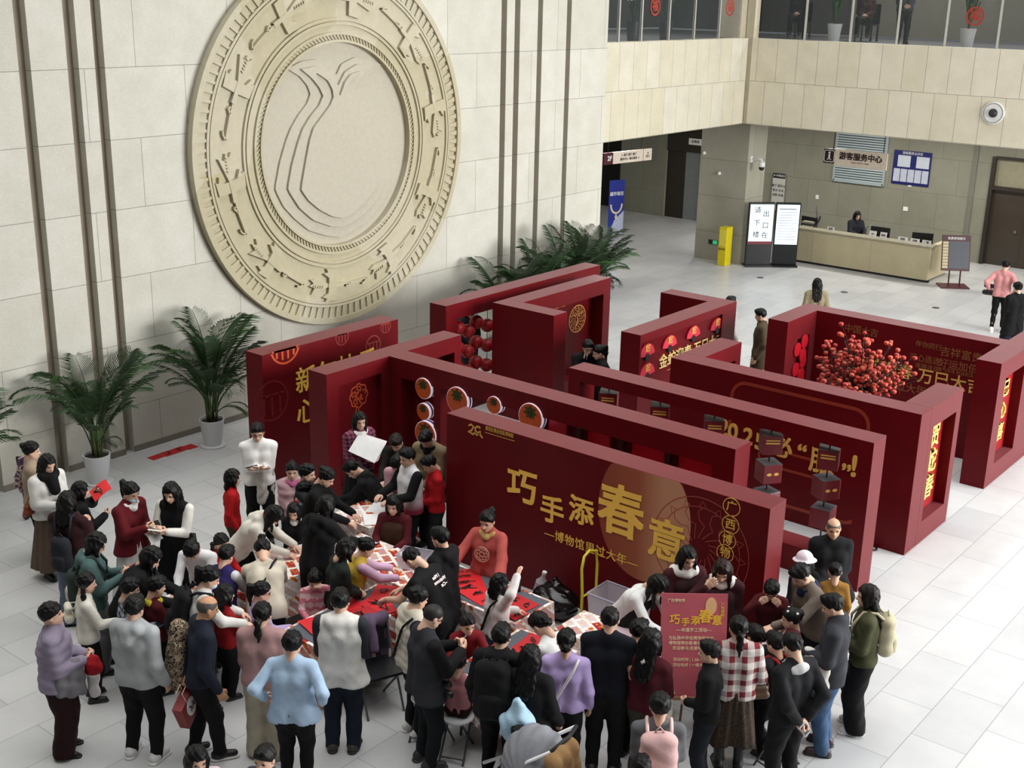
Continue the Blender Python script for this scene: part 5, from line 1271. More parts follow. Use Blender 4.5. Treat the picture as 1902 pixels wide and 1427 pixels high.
npmesh('bag_body', [(*carve([el((0, 0, .19), (.3, .24, .21)), rc((.0, 0, .3), (-.04, .05, .44), .09, .04)], .08, .018, lambda p: .012*np.sin(p[:, 0]*33+5*np.sin(p[:, 2]*20))+.008*np.sin(p[:, 1]*41+p[:, 2]*22), lambda p, d: np.maximum(d, .004-p[:, 2])), 0)], [mat('08080a', .22)], t)
t = empty('water_bottle', (-2.86, .12, 0), 'large clear empty bottle leaning on the black rubbish bag', 'bottle'); fr = FR((0, 0, .03), nrm((.5, 0, -.1)), nrm((.25, 0, .9)))
MB().tube([fr(0, 0), fr(0, .3), fr(0, .36), fr(0, .42)], [.075, .075, .03, .025], 14).build('bottle_body', CLEAR, t, smooth=.6); MB().tube([fr(0, .42), fr(0, .45)], .028, 12).build('cap', WHITE, t)
t = empty('water_bottle', (-2.33, -.915, TH+.009), 'slim dark bottle with white cap at the rear edge of the grey felt table', 'bottle'); MB().lathe([(.03, 0), (.032, .02), (.032, .15), (.014, .19), (.014, .2)], (0, 0, 0), 14).build('bottle_body', mat('16181c', .2), t, smooth=.6); MB().lathe([(.016, .2), (.016, .23)], (0, 0, 0), 12).build('cap', WHITE, t)
# stools
STW = mat('cfd1d2', .4, var=.02)
def stool(x, y, h, label, rot=0, seatm=STW, legm=None, back=False):
    t = empty('folding_stool', (x, y, 0), label, 'stool', 'folding stools', rot); legm = legm or mat('4d5054', .35, .5)
    MB().lathe([(.02, h-.03), (.15, h-.03), (.165, h-.015), (.16, h), (.02, h)], (0, 0, 0), 24).build('seat', seatm, t, smooth=.6)
    for sx in (-1, 1):
        MB().tube([(sx*.11, .13, h-.03), (sx*.12, -.20, .0)], .011, 6).build('leg', legm, t); MB().tube([(sx*.09, -.13, h-.03), (sx*.10, .20, .0)], .011, 6).build('leg', legm, t)
    MB().tube([(-.12, -.17, .05), (.12, -.17, .05)], .008, 6).build('stretcher', legm, t)
    return t
# signs, poster
pb = atz(1340, 1402); PX, PY = .17, -1.33
t = empty('poster_stand', (PX, PY, 0), 'pinkish red title poster on an easel among the crowd', 'poster')
tilt_ = math.radians(13); PRZ = YAW+math.radians(1)
ux = np.array([math.cos(PRZ), math.sin(PRZ), 0]); uv = np.array([-math.sin(tilt_)*math.sin(PRZ), math.sin(tilt_)*math.cos(PRZ), math.cos(tilt_)])
PF = FR((PX, PY, .62), ux, uv)
P(MB().box(-.32, .32, 0, 1.02, -.012, 0, 0, PF), 'board', mat('b05661', .3, var=.04), t)
TXT = mat('e8c9a8', .5); TXY = mat('e2b23a', .5)
P(MB().disc(.16, .90, .055, PF, .001, .003, ry=.085), 'printed_moon', mat('d9a87c', .5), t)
for ch, x, y, s in (('巧', -.19, .76, .105), ('手', -.085, .735, .085), ('添', .01, .75, .09), ('春', .11, .79, .14), ('意', .22, .755, .105)): lettering(ch, s, FR(PF(x, y), ux, uv), TXY, t, .002, .02)
lettering('—非遗手工活动—', .042, FR(PF(0, .66), ux, uv), TXT, t, .002, .01)
lettering('为弘扬中华优秀传统文化,\n博物馆举办新春手工活动,\n欢迎参与,名额有限。', .040, FR(PF(-.02, .53), ux, uv), TXT, t, .002, .008, line=1.25)
lettering('活动时间 | 1.28—2.4\n活动地点 | 一楼大厅', .038, FR(PF(-.03, .34), ux, uv), TXT, t, .002, .008, line=1.4)
lettering('广西博物馆', .034, FR(PF(-.18, .95), ux, uv), TXT, t, .002, .008); lettering('广\n西\n博\n物', .036, FR(PF(.27, .86), ux, uv), TXY, t, .002, .01, line=.95)
WOOD = mat('8a6a4a', .6)
for sx in (-.3, .3): P(MB().tube([PF(sx, 1.0, -.03), PF(sx, 0, -.03), (PX+sx*1.12*math.cos(PRZ)+.12*math.sin(PRZ), PY+sx*1.12*math.sin(PRZ)-.12*math.cos(PRZ), 0)], .014, 6), 'easel_leg', WOOD, t)
P(MB().tube([PF(0, .9, -.03), (PX-.55*math.sin(PRZ), PY+.55*math.cos(PRZ), 0)], .014, 6), 'easel_leg', WOOD, t); P(MB().box(-.34, .34, -.03, 0, -.02, .02, 0, PF), 'ledge', WOOD, t)
# papers on the floor
f = atz(323, 839); 
for i, (dx, dy, w, d, rot, lb) in enumerate(((0, -.34, .17, .22, .05, 'short red paper on the floor, left of the long strip'), (0, .0, .2, .44, .02, 'long red couplet strip lying on the floor by the wall'), (.02, .3, .2, .18, -.02, 'short red paper on the floor, right of the long strip'))):
    paper(f[0]+dx, f[1]+dy, w, d, rot, lb, REDD, .004, 2 if i == 1 else 0, 'red_paper', 'red papers on the floor', .006)
# information desk
DESK = wall_stone('desk_stone', 'c9bfa0', 'c1b696', 1.7, 1.2, 'x', (20.4, .3)); 
t = empty('information_desk', (-7.9, 21.2, 0), 'long pale stone information counter under the grey wall', 'counter')
P(MB().box(-9.9, -6.05, 20.88, 21.0, .06, .93), 'front_panel', DESK, t); P(MB().box(-6.2, -6.05, 21.0, 22.4, .06, .93), 'end_panel', DESK, t)
P(MB().box(-9.9, -6.0, 20.84, 21.22, .93, .97), 'counter_top', mat('a39c86', .3), t, bevel=.006); P(MB().box(-9.85, -6.2, 21.0, 21.7, .70, .74), 'work_top', mat('6b675b', .5), t)
P(MB().box(-9.9, -6.02, 20.9, 21.0, 0, .06), 'plinth', BLACK, t)
def on_desk(px, py, y=21.0): p = aty(px, py, y); return p[0]
for i, (px_, w, tx, lb) in enumerate(((1541, .2, '咨询', 'small white sign at the left of the information counter'), (1620, .2, 'A4', 'standing white notice in acrylic left of the twin on the counter'), (1640, .18, '指南', 'standing white notice right of its twin on the counter'), (1677, .26, '租借', 'left sign of the row of three on the counter'), (1700, .24, '失物', 'middle sign of the row of three on the counter'), (1722, .24, '广播', 'right sign of the row of three near the counter end'))):
    x = on_desk(px_, 440); hgt = .17 if i in (1, 2) else .12
    q = empty('desk_sign', (x, 21.0, .97), lb, 'sign', 'signs on the counter'); fr = FR((0, 0, 0), (1, 0, 0), nrm((0, .25, 1)))
    MB().box(-w/2, w/2, 0, hgt, -.006, .006, 0, fr).build('panel', WHITE, q); le = lettering(tx, .06, FR(fr(0, hgt/2, .006), (1, 0, 0), nrm((0, .25, 1))), mat('5a1a20', .5), None, .002, .02); le.parent = q
def monitor(x, y, label, rz=0):
    q = empty('monitor', (x, y, .74), label, 'monitor', 'monitors on the counter', rz)
    MB().box(-.27, .27, -.02, .02, .12, .45).build('screen_case', BLACK, q, bevel=.006); MB().box(-.03, .03, -.02, .02, .0, .15).build('neck', BLACK, q); MB().box(-.1, .1, -.08, .08, 0, .015).build('foot', BLACK, q)
monitor(on_desk(1637, 425, 21.5), 21.45, 'black monitor beside the receptionist'); monitor(on_desk(1715, 440, 21.5), 21.45, 'black monitor behind the row of three signs', .3)
monitor(on_desk(1510, 410, 21.5)-.1, 21.5, 'black monitor near the left end of the counter', -.2)
x = on_desk(1503, 400, 21.35); q = empty('paper_pile', (x, 21.35, .74), 'pile of papers and folders at the left end of the counter', 'papers')
for k in range(7): MB().box(-.16+.02*(k % 3), .15+.02*(k % 2), -.1, .12, .05*k, .05*k+.045).build('folder', mat(('8d8a7c', 'c9c8c4', '3a3c40')[k % 3], .6), q)
for (nm, px_, y_, hh, lb) in (('vase', 1516, 21.3, .4, 'dark slender twig vase at the left end of the counter'), ('umbrella_rack', 1612, 21.6, .5, 'chrome arched lamp behind the receptionist')):
    x = on_desk(px_, 400, y_); q = empty(nm if nm == 'vase' else 'desk_lamp', (x, y_, .74), lb, 'vase' if nm == 'vase' else 'lamp')
    if nm == 'vase': MB().lathe([(.05, 0), (.09, .12), (.04, .25), (.05, .28)], (0, 0, 0), 14).build('vase_body', DARK, q, smooth=True); MB().tube([(0, 0, .25), (.03, 0, .5), (-.02, 0, .8)], .012, 5).build('twig', DARK, q); MB().tube([(0, 0, .25), (.1, 0, .42), (.12, 0, .55)], .02, 5).build('twig', DARK, q)
    else: MB().tube([(0, 0, 0), (0, 0, .3), (.05, 0, .42), (.15, 0, .42), (.2, 0, .34)], .014, 8).build('arm', CHROME, q, smooth=True); MB().lathe([(.06, -.04), (.02, .02)], (.2, 0, .34), 12).build('lamp_shade', CHROME, q)
# hanging signs
x0, z0 = aty(1530, 298, 20.6)[0], aty(1530, 302, 20.6)[2]; x1 = aty(1648, 298, 20.6)[0]; xm = aty(1551, 290, 20.6)[0]; h_ = aty(1530, 275, 20.6)[2]-z0
t = empty('hanging_sign', ((x0+x1)/2, 20.6, z0), 'hanging visitor service sign with white i on dark square', 'sign')
P(MB().box(x0, xm, 20.58, 20.63, z0, z0+h_), 'dark_square', mat('2a0f14', .4), t); P(MB().box(xm, x1, 20.58, 20.63, z0-.04, z0+h_+.02), 'panel', mat('e2d3c2', .5), t)
xc = (x0+xm)/2; zc = z0+h_/2; fr = FY(0, 20.58, 0)
P(MB().ribbon(rrect(xc-.14, xc+.14, zc-.15, zc+.15, .05), .016, fr, .001, .004, closed=True).box(xc-.025, xc+.025, 20.575, 20.579, zc-.1, zc+.05).box(xc-.055, xc+.055, 20.575, 20.579, zc-.1, zc-.075).disc(xc, zc+.09, .03, fr, .001, .005, n=16), 'letter_i', WHITE, t)
lettering('游客服务中心', .2, FY((xm+x1)/2, 20.58, zc+.03), mat('2a1216', .5), t, .004, .03); lettering('Visitor Service Center', .055, FY((xm+x1)/2, 20.58, zc-.11), mat('2a1216', .5), t, .003)
for x in (xc+.1, x1-.12): P(MB().tube([(x, 20.6, z0+h_), (x, 20.6, ZB)], .012, 6), 'hanger', DARK, t)
gx0, gx1, gz0 = aty(1548, 330, 24.36)[0], aty(1640, 340, 24.36)[0], aty(1600, 339, 24.36)[2]
t = empty('air_grille', ((gx0+gx1)/2, 24.38, gz0), 'tall pale slatted air grille behind the hanging service sign', 'grille')
P(MB().box(gx0, gx1, 24.36, 24.4, gz0, ZB-.02), 'slats', slats_mat(), t); mb = MB()
for a, b_ in ((gx0-.03, gx0+.03), (gx1-.03, gx1+.03)): mb.box(a, b_, 24.34, 24.4, gz0-.03, ZB-.02)
mb.box(gx0, gx1, 24.34, 24.4, gz0-.05, gz0+.02); P(mb, 'frame', mat('9aa5a8', .4), t)
a = aty(1655, 340, 24.38); b_ = aty(1731, 290, 24.38)
t = empty('notice_board', ((a[0]+b_[0])/2, 24.38, a[2]), 'dark blue notice board with white sheets on the grey wall', 'notice board')
bw, bh = b_[0]-a[0], b_[2]-a[2]+.08; fb = FY(a[0], 24.37, a[2]); P(MB().box(0, bw, 0, bh, -.03, 0, 0, fb), 'board', mat('141a5c', .4), t)
for k in range(5): P(MB().box(bw*(.04+.19*k), bw*(.21+.19*k), bh*.08, bh*.46, 0, .004, 0, fb), 'sheet', mat('b4b8c8', .5), t)
for u0, u1 in ((.12, .46), (.62, .96)): P(MB().box(bw*u0, bw*u1, bh*.52, bh*.86, 0, .004, 0, fb), 'sheet', mat('bcc2cc', .5), t)
lettering('游客服务公示栏', bh*.09, FR(fb(bw/2, bh*.93, .002), (1, 0, 0), (0, 0, 1)), WHITE, t, .002)
a = aty(1432, 366, 24.3); t = empty('directory_panel', (a[0]+.3, 24.3, a[2]-.4), 'narrow light grey floor directory panel behind the twin screens', 'sign')
fb = FY(a[0], 24.33, a[2]-.4); P(MB().box(0, .42, 0, 1.15, -.03, 0, 0, fb), 'panel', mat('b9b7b2', .5), t); P(MB().box(0, .42, 1.0, 1.15, 0, .004, 0, fb), 'header', DARK, t)
lettering('2F 参观指引', .075, FR(fb(.21, 1.075, .005), (1, 0, 0), (0, 0, 1)), WHITE, t, .002); lettering('展厅 服务台\n寄存 饮水\n母婴 轮椅', .09, FR(fb(.21, .62, .002), (1, 0, 0), (0, 0, 1)), DARK, t, .002, line=1.6)
# twin display screens
SCRB = mat('0e1013', .25)
def screen(px0, px1, pyb, label, lines, kind):
    a = atz(px0, pyb); b_ = atz(px1, pyb+ (1 if kind else 0)); d = b_-a; w = np.linalg.norm(d[:2]); ux = d/np.linalg.norm(d)
    fr = FR(((a+b_)/2), ux, (0, 0, 1)); c = (a+b_)/2+fr.n*.14; fr.o = fr.o+fr.n*.14
    t = empty('display_screen', (c[0], c[1], 0), label, 'screen', 'display screens'); h = 1.76
    P(MB().box(-w/2, w/2, .05, h, -.12, 0, 0, fr), 'case', SCRB, t, bevel=.008); P(MB().box(-w/2-.02, w/2+.02, 0, .05, -.25, .12, 0, fr), 'base', SCRB, t)
    scr = NT('lit_screen'); scr.base(lin('cfe0ea')); scr.b.inputs['Emission Color'].default_value = lin('d8e8f0'); scr.b.inputs['Emission Strength'].default_value = .75
    P(MB().box(-w/2+.03, w/2-.03, .62, h-.05, 0, .004, 0, fr), 'screen_glass', scr.m, t)
    if kind == 0:
        for ch, x, y in (('请', -.12, 1.55), ('下', -.12, 1.2), ('楼', -.12, .88), ('出', .12, 1.45), ('口', .12, 1.13), ('在', .12, .86)): lettering(ch, .19, FR(fr(x, y, .004), ux, (0, 0, 1)), DARK, t, .002, .004)
        P(MB().box(-w/2+.03, w/2-.03, .62, .70, .004, .006, 0, fr), 'footer_strip', mat('7a2a34', .5), t)
    else:
        mb = MB()
        for k in range(11): mb.box(-w/2+.09, w/2-.09-.1*(k % 3 == 2), 1.5-.075*k, 1.512-.075*k, .004, .006, 0, fr)
        P(mb, 'text_line', mat('8496a4', .5), t); P(MB().box(-w/2+.09, w/2-.12, 1.58, 1.60, .004, .006, 0, fr), 'text_line', DARK, t)
    return t
screen(1381, 1428, 493, 'left upright screen reading exit downstairs beside the yellow stand', 6, 0); screen(1431, 1476, 493, 'right upright screen of text lines beside the stone counter', 11, 1)
p = atz(1344, 492); t = empty('yellow_stand', (p[0], p[1], 0), 'bright yellow slim stand by the column corner', 'stand')
YB_ = mat('d8c414', .35); MB().box(-.12, .12, -.16, .16, 0, 1.06).build('cabinet', YB_, t, bevel=.01); MB().box(-.1, .1, -.165, -.16, .55, 1.0).build('front_panel', mat('e4d34c', .3), t); le = lettering('雨伞袋', .07, FY(0, -.17, .46), DARK, None, .002); le.parent = t
a = aty(1326, 450, 19.38); t = empty('exit_sign', (a[0], 19.37, a[2]), 'small lit green exit sign low on the column', 'sign'); MB().box(-.16, .12, -.02, .01, -.05, .06).build('case', DARK, t); MB().box(-.02, .12, -.022, -.02, -.045, .055).build('lit_panel', mat('2fae74', .4, emit=.5), t)
# standing tilted directory
q0, q1 = atz(1742, 531), atz(1796, 533); c = (q0+q1)/2; t = empty('menu_stand', (c[0], c[1], 0), 'maroon framed standing notice at the right end of the counter', 'sign stand')
d = nrm(q1-q0); d[2] = 0; MAR = mat('4a1620', .4); fr = FR((c[0], c[1], 0), d, (0, 0, 1)); tb_ = FR(fr(0, .42, .05), d, nrm(np.array([-d[1]*.3, d[0]*.3, 1])))
P(MB().box(-.36, .36, 0, .03, -.25, .3, 0, fr), 'base', MAR, t)
for sx in (-.14, .14): P(MB().tube([fr(sx, .03, .1), fr(sx, .44, .05)], .02, 8), 'post', MAR, t)
P(MB().box(-.36, .36, 0, .92, -.02, .02, 0, tb_), 'frame', MAR, t); P(MB().box(-.18, .33, .06, .76, .02, .024, 0, tb_), 'chalk_panel', mat('4c4e58', .4), t)
mb = MB(); [mb.box(-.34, -.2, .06+.078*k, .125+.078*k, .02, .026, 0, tb_) for k in range(9)]; P(mb, 'price_tab', mat('c9bd96', .5), t)
lettering('免费参观提示', .075, FR(tb_(0, .83, .021), tb_.u, tb_.v), WHITE, t, .002, .01)
# hanging direction sign, roll-up banner in the corridor
a = atx(1120, 306, XW-.5)[1]; sx0 = aty(1121, 296, 14.6); sx1 = aty(1210, 285, 14.6)
y_ = 14.2; pts = [atz(1121, 307, 2.9), atz(1138, 305, 2.9), atz(1210, 297, 2.9)]
t = empty('hanging_sign', tuple(pts[1]), 'hanging floor direction sign with dark red 2F square', 'sign'); d = nrm(pts[2]-pts[0]); fr = FR(pts[0], d, (0, 0, 1)); L0 = np.linalg.norm(pts[1]-pts[0]); L1 = np.linalg.norm(pts[2]-pts[0])
P(MB().box(0, L0, 0, .30, -.05, 0, 0, fr), 'dark_square', mat('4a141e', .4), t); P(MB().box(L0, L1, 0, .30, -.05, 0, 0, fr), 'panel', mat('d8cbbb', .5), t)
lettering('2F', .17, FR(fr(L0*.62, .15, .001), fr.u, fr.v), WHITE, t, .003, .02); lettering('← 展厅 展厅 展厅\n    服务中心  观众通道 →', .075, FR(fr((L0+L1)/2-.15, .15, .001), fr.u, fr.v), mat('3a1a1e', .5), t, .003, .01, line=1.4); lettering('↑\n出口', .08, FR(fr(L1-.16, .15, .001), fr.u, fr.v), mat('3a1a1e', .5), t, .003, .01)
P(MB().box(L1-.34, L1-.33, 0, .30, 0, .003, 0, fr), 'divider', mat('4a141e', .4), t)
for u in (L0*.5, L1-.4): P(MB().tube([fr(u, .3, -.025), fr(u, 1.0, -.025)], .01, 6), 'hanger', DARK, t)
b0, b1 = atz(1128, 441), atz(1156, 438); d = nrm(b1-b0); w = np.linalg.norm(b1-b0); fr = FR((b0+b1)/2, d, (0, 0, 1)); c = (b0+b1)/2
t = empty('roll_up_banner', (c[0], c[1], 0), 'blue roll-up banner showing a pale necklace in the corridor', 'banner')
P(MB().box(-w/2, w/2, .04, 1.72, -.01, 0, 0, fr), 'banner_sheet', mat('15288a', .4), t); P(MB().prism([(-w/2, .04), (w/2, .04), (w/2, .78), (-w*.1, .5)], fr, 0, .004), 'pale_corner', mat('b4bcd8', .5), t); P(MB().box(-w/2, w/2, 0, .06, -.08, .06, 0, fr), 'foot', CHROME, t)
mb = MB(); [mb.disc(.36*w*math.sin(k), .98-.26*math.cos(k), .035, fr, .002, .008, n=10) for k in np.linspace(-1.5, 1.5, 13)]; mb.disc(0, .6, .045, fr, .002, .008, n=10, ry=.08); P(mb, 'necklace', mat('d8ccae', .4), t)
lettering('越华瑰宝', .13, FR(fr(0, 1.3, .001), fr.u, fr.v), WHITE, t, .002, .01); P(MB().tube([fr(0, 1.7, -.03), fr(0, .9, -.25), fr(0, 0, -.4)], .012, 6), 'support', DARK, t)
# security cameras and wall fittings
t = empty('security_camera', (XW+.05, 19.6, 2.9), 'white dome camera on a bracket at the column corner', 'camera'); a = atx(1395, 296, XW+.05)
t.location = tuple(a); MB().box(0, .03, -.06, .06, -.08, .08).build('wall_plate', WHITE, t); MB().tube([(0, 0, .02), (.34, -.05, .03), (.36, -.05, -.04)], .028, 8).build('bracket', WHITE, t, smooth=True)
MB().lathe([(.05, .1), (.085, .06), (.09, -.04), (.02, -.04)], (.36, -.05, -.12), 16).build('housing', WHITE, t, smooth=True); MB().ball((.36, -.05, -.19), .075).build('dome', BLACK, t, smooth=True)
for px_, py_, lb in ((1309, 284, 'small white bullet camera at the left edge of the column'), (1337, 322, 'white half-round sensor on the column front')):
    a = aty(px_, py_, 19.38); t = empty('wall_sensor', tuple(a), lb, 'sensor'); MB().ball((0, -.03, 0), .05).build('body', WHITE, t, smooth=True); MB().box(-.03, .03, -.01, 0, -.03, .03).build('plate', WHITE, t)
a = aty(1846, 210, YF); t = empty('wall_camera', tuple(a), 'large round white camera with black lens on the balcony front', 'camera'); fr = FY(0, 0, 0)
MB().disc(0, 0, .25, fr, 0, .05, n=40).build('plate', WHITE, t, bevel=.01); MB().ring(0, 0, .21, .225, fr, .05, .055, n=40).build('ring', mat('8d8f92', .4), t)
MB().ball((0, -.05, 0), .10, 0, 20, 12).build('lens_housing', BLACK, t, smooth=True); MB().disc(0, 0, .04, fr, .14, .155, n=20).build('lens', mat('2c3038', .1), t)
for k, (px_, py_) in enumerate(((1518, 366), (1682, 388), (1690, 343))):
    a = aty(px_, py_, 24.4); t = empty('wall_switch', tuple(a), ['white switch plate left of the grille', 'square wall socket above the counter middle', 'small white plate under the blue board'][k], 'switch'); MB().box(-.05-.02*(k == 1), .05+.02*(k == 1), -.015, 0, -.06, .06).build('plate', WHITE, t, bevel=.004)
for k, (px_, py_) in enumerate(((1412, 516), (1568, 543), (1738, 572))):
    a = atz(px_, py_); t = empty('floor_outlet', (a[0], a[1], 0), ['floor outlet plate nearest the twin screens', 'floor outlet plate behind the long haired woman', 'floor outlet plate above the courtyard wall'][k], 'floor outlet', 'floor outlets'); MB().lathe([(.09, .0), (.09, .006), (.02, .006)], (0, 0, 0), 20).build('plate', mat('4a4c4e', .4, .5), t)
# red stickers on gallery glass, gallery plants and chairs
for i, (px_, py_, ax_) in enumerate(((1218, 12, 'y'), (1357, 14, 'y'), (1811, 30, 'x'))):
    a = aty(px_, py_, YF+.10) if ax_ == 'x' else atx(px_, py_, XW-.14); fr = FY(a[0], YF+.115, a[2]) if ax_ == 'x' else FX(XW-.15, a[1], a[2])
    t = empty('window_sticker', tuple(fr.o), ['round red paper-cut sticker on the left gallery glass', 'round red paper-cut sticker by the gallery column', 'round red paper-cut sticker on the right gallery glass'][i], 'sticker'); R_ = mat('a8382a', .6)
    P(MB().ring(0, 0, .17, .21, fr, 0, .004, n=30), 'ring', R_, t); lettering('福', .26, fr, R_, t, .003, .02)
for i, (px_, py_, ax_, tall) in enumerate(((1545, 74, 21, 1.0), (1792, 86, 19.45, 1.25), (1232, 70, 0, .8), (1172, 72, 0, .8))):
    if ax_: w = aty(px_, py_, 19.8); w = (w[0], 19.9)
    else: q = atx(px_, py_, XW-.8); w = (XW-.75, q[1])
    t = empty('gallery_plant', (w[0], w[1], ZT-.05), ['potted plant in white pot behind the gallery glass, left of the red sitter', 'potted plant in white pot behind the rightmost gallery glass', 'dark potted plant behind the left gallery glass by the sticker', 'dark potted plant at the far left gallery glass'][i], 'plant', 'gallery plants'); pm = POTW if ax_ else DARK
    MB().lathe([(.13, 0), (.17, .35), (.19, .46), (.17, .46), (.15, .4)], (0, 0, 0), 20).build('pot', pm, t, smooth=.6); r = random.Random(i)
    for k in range(14):
        a = k*2.4; d = np.array([math.cos(a), math.sin(a), 0]); w_ = np.array([-d[1], d[0], 0]); hh = tall*r.uniform(.6, 1.0); q = r.uniform(.12, .45)
        mb = MB(); o = np.array([0, 0, .42]); m1 = o+d*q*.5+np.array([0, 0, hh*.8]); e = o+d*q*1.2+np.array([0, 0, hh*.75])
        mb.add([o, o+w_*.02, m1+w_*.05, e, m1-w_*.05], [(0, 1, 2, 4), (2, 3, 4)]); mb.build('leaf', LEAFG[k % 3], t)
for i, px_ in enumerate((1482, 1608)):
    w = aty(px_, 30, 21.6); t = empty('gallery_chair', (w[0], 21.75, ZT-.05), ['dark chair under the left gallery sitter', 'dark chair under the maroon gallery sitter'][i], 'chair'); MB().box(-.24, .24, -.22, .22, .40, .45).build('seat', DARK, t); MB().box(-.24, .24, .2, .25, .45, .95).build('backrest', DARK, t)
    for sx in (-1, 1):
        for sy in (-1, 1): MB().box(sx*.22-.02, sx*.22+.02, sy*.2-.02, sy*.2+.02, 0, .4).build('leg', DARK, t)
# ================================================================ the crowd
BK = ('pants', '0c0c0e'); SN = ('sneaker', '1a1a1c', '2a2a2a'); SW_ = ('sneaker', 'd8d6d2', 'e6e4e0'); BT = ('boot', '101012', '101012')
# ---- left side
J = person('woman with a bun in a beige top carrying scarves and coats by the carved wall', (58, 838), 70, 1.6, ('sweater', '9c8a76'), BK, ('bun', '0b0a0a'), 'SC')
bundle(J, 'pile of pale pink, purple and yellow scarves slung over the woman with the bun', 'scarves', 'scarf', np.array([-.16, -.08, 1.2]), [rc((0, 0, .1), (-.06, -.05, -.3), .06, .05), rc((-.08, 0, .08), (-.12, 0, -.36), .05, .04), rc((.03, .0, .12), (0, -.1, -.2), .06, .05)], cloth('c2a8a0', 'spots', '5a4660', .35))
J = person('woman in white fleece jacket and black scarf reading by the left potted palm', (88, 862), 125, 1.64, ('jacket', 'dcdad4'), ('long', '5b4b40'), ('long', '0b0a0a'), 'CC', hp=22, shoes=BT, extra=(('scarf', '0c0b0c'),))
phone(J, 'phone held up by the woman in white fleece jacket', 0)
handbag(J, 'brown leather handbag under the elbow of the woman in white fleece', np.array([.22, -.04, .98]), '7a3418', (.26, .15, .09), .3, np.array([.14, 0, 1.3]))
paper_bag(J, 'dark red paper bag with white oval hanging before the white fleece jacket', 0, '5c1216', yaw=.4)
J = person('child in black holding up a red sheet behind the maroon sweater woman', (149, 912), 60, 1.45, ('coat', '121214'), BK, ('bob', '0a0a0a'), 'VP', kid=1)
sheet(J, 'bright red calligraphy sheet held up in front of the left white pot', 0, 'd8161c', (.34, .24), tilt=25, ink=7)
J = person('woman in dark maroon sweater and jeans seen from behind with half tied hair', (125, 932), 12, 1.66, ('sweater', '2a0c10'), ('wide', '5d6a78'), ('half', '0d0b0b'), 'PP')
backpack(J, 'dark grey backpack slung low on the maroon sweater woman', '23262b', .8, low=.16)
J = person('woman in teal hoodie and glasses looking at a red phone', (178, 1010), 78, 1.62, ('hoodie', '4d6664'), ('wide', '6a6d6c'), ('bob', '0b0a0a'), 'PP', hp=28, extra=('glasses',))
phone(J, 'red phone in the hands of the woman in teal hoodie', 1, 'b0182a')
backpack(J, 'green and cream backpack on the woman in teal hoodie', '2f3a36', .75, low=.1, pocket='c8c4b4')
J = person('girl in white sweatshirt with two braids facing the tables', (160, 1084), 65, 1.42, ('sweater', 'dcd8cc'), BK, ('tails', '0b0a0a'), 'DT', kid=1)
handbag(J, 'small cream bag on the back of the girl with braids', np.array([-.12, -.16, .98]), 'd8d2c0', (.2, .2, .1), 0, np.array([.05, .02, 1.14]))
J = person('woman in maroon cardigan and face mask with long white skirt', (243, 915), 118, 1.6, ('jacket', '5c1018'), ('long', 'd8d8d6'), ('pony', '0b0a0a'), 'CP', hp=20, extra=('mask', ('collar2', 'dedcd8')), hem=.46)
phone(J, 'phone held by the masked woman in maroon cardigan', 1)
sheet(J, 'white paper slip in the hand of the masked woman', 0, 'e2e2e0', (.16, .2), 'white_paper', tilt=-40)
J = person('girl in black pinafore dress with puffed white sleeves reading cards', (318, 915), 195, 1.63, ('dress', '0d0c0e'), BK, ('long', '0b0a0a'), 'PP', hp=22, sleeves='dddad2')
sheet(J, 'white photo cards held by the girl in black pinafore', 1, 'dcdcd8', (.18, .13), 'white_cards', tilt=10, ink=4)
person('child in bright red sweater with black bob standing beside the man in white', (432, 888), 75, 1.38, ('sweater', 'b01418'), ('pants', '4a4130'), ('bob', '0a0a0a'), 'DD', kid=1)
J = person('man in plain white sweater and glasses holding a phone by the red walls', (478, 803), 168, 1.72, ('sweater', 'efeeeb'), BK, ('short', '0c0b0b'), 'XX', hp=18, extra=('glasses',))
phone(J, 'black phone in the hand of the man in white sweater', 0)
coat_over_arm(J, 'pale grey coat draped over the arm of the man in white sweater', 0, cloth('b9b6ae'))
person('woman in black coat with long hair leaning over the leftmost table', (280, 1036), 85, 1.62, ('coat', '0d0c0e'), BK, ('long', '0b0a0a'), 'TT', lean=32, hp=15)
J = person('woman in loose white blouse bending over the leftmost table', (357, 1022), 185, 1.48, ('shirt', 'dfdfe0'), BK, ('pony', '0b0a0a'), 'TT', lean=40, hp=25, fat=1.1)
person('small girl in red jacket at the far edge of the left table', (411, 1008), 120, 1.22, ('sweater', 'a81218'), BK, ('tails', '0b0a0a'), 'TT', kid=1, hp=20)
person('boy in purple quilted vest over white sleeves seen from behind', (420, 1032), 25, 1.42, ('vest', '2a2058'), BK, ('short', '0b0a0a'), 'TT', kid=1, sleeves='cfd0d4', lean=15, fat=1.15)
person('woman in cream hooded sweatshirt bending low over the printed table', (508, 957), 100, 1.52, ('hoodie', 'd9d4c8'), BK, ('half', '0b0a0a'), 'TT', lean=50, hp=25, fat=1.1)
J = person('girl in black cardigan with white badge at the printed table', (546, 950), 185, 1.22, ('jacket', '0e0d10'), BK, ('half', '0b0a0a'), 'KK', kid=1, hp=25, extra=(('collar2', 'e2e0dc'),))
person('boy in grey vest with red collar beside the printed table', (564, 912), 65, 1.3, ('vest', '70757a'), BK, ('short', '0b0a0a'), 'TT', kid=1, sleeves='1c1d20', extra=(('collar2', 'a3141c'),), hp=15)
person('girl in pale pink padded jacket over pink shirt facing the lens', (543, 875), 172, 1.32, ('puffer', 'c9a2a8'), ('pants', '2a2530'), ('pony', '0b0a0a'), 'KK', kid=1, extra=(('collar2', 'c26a94'),))
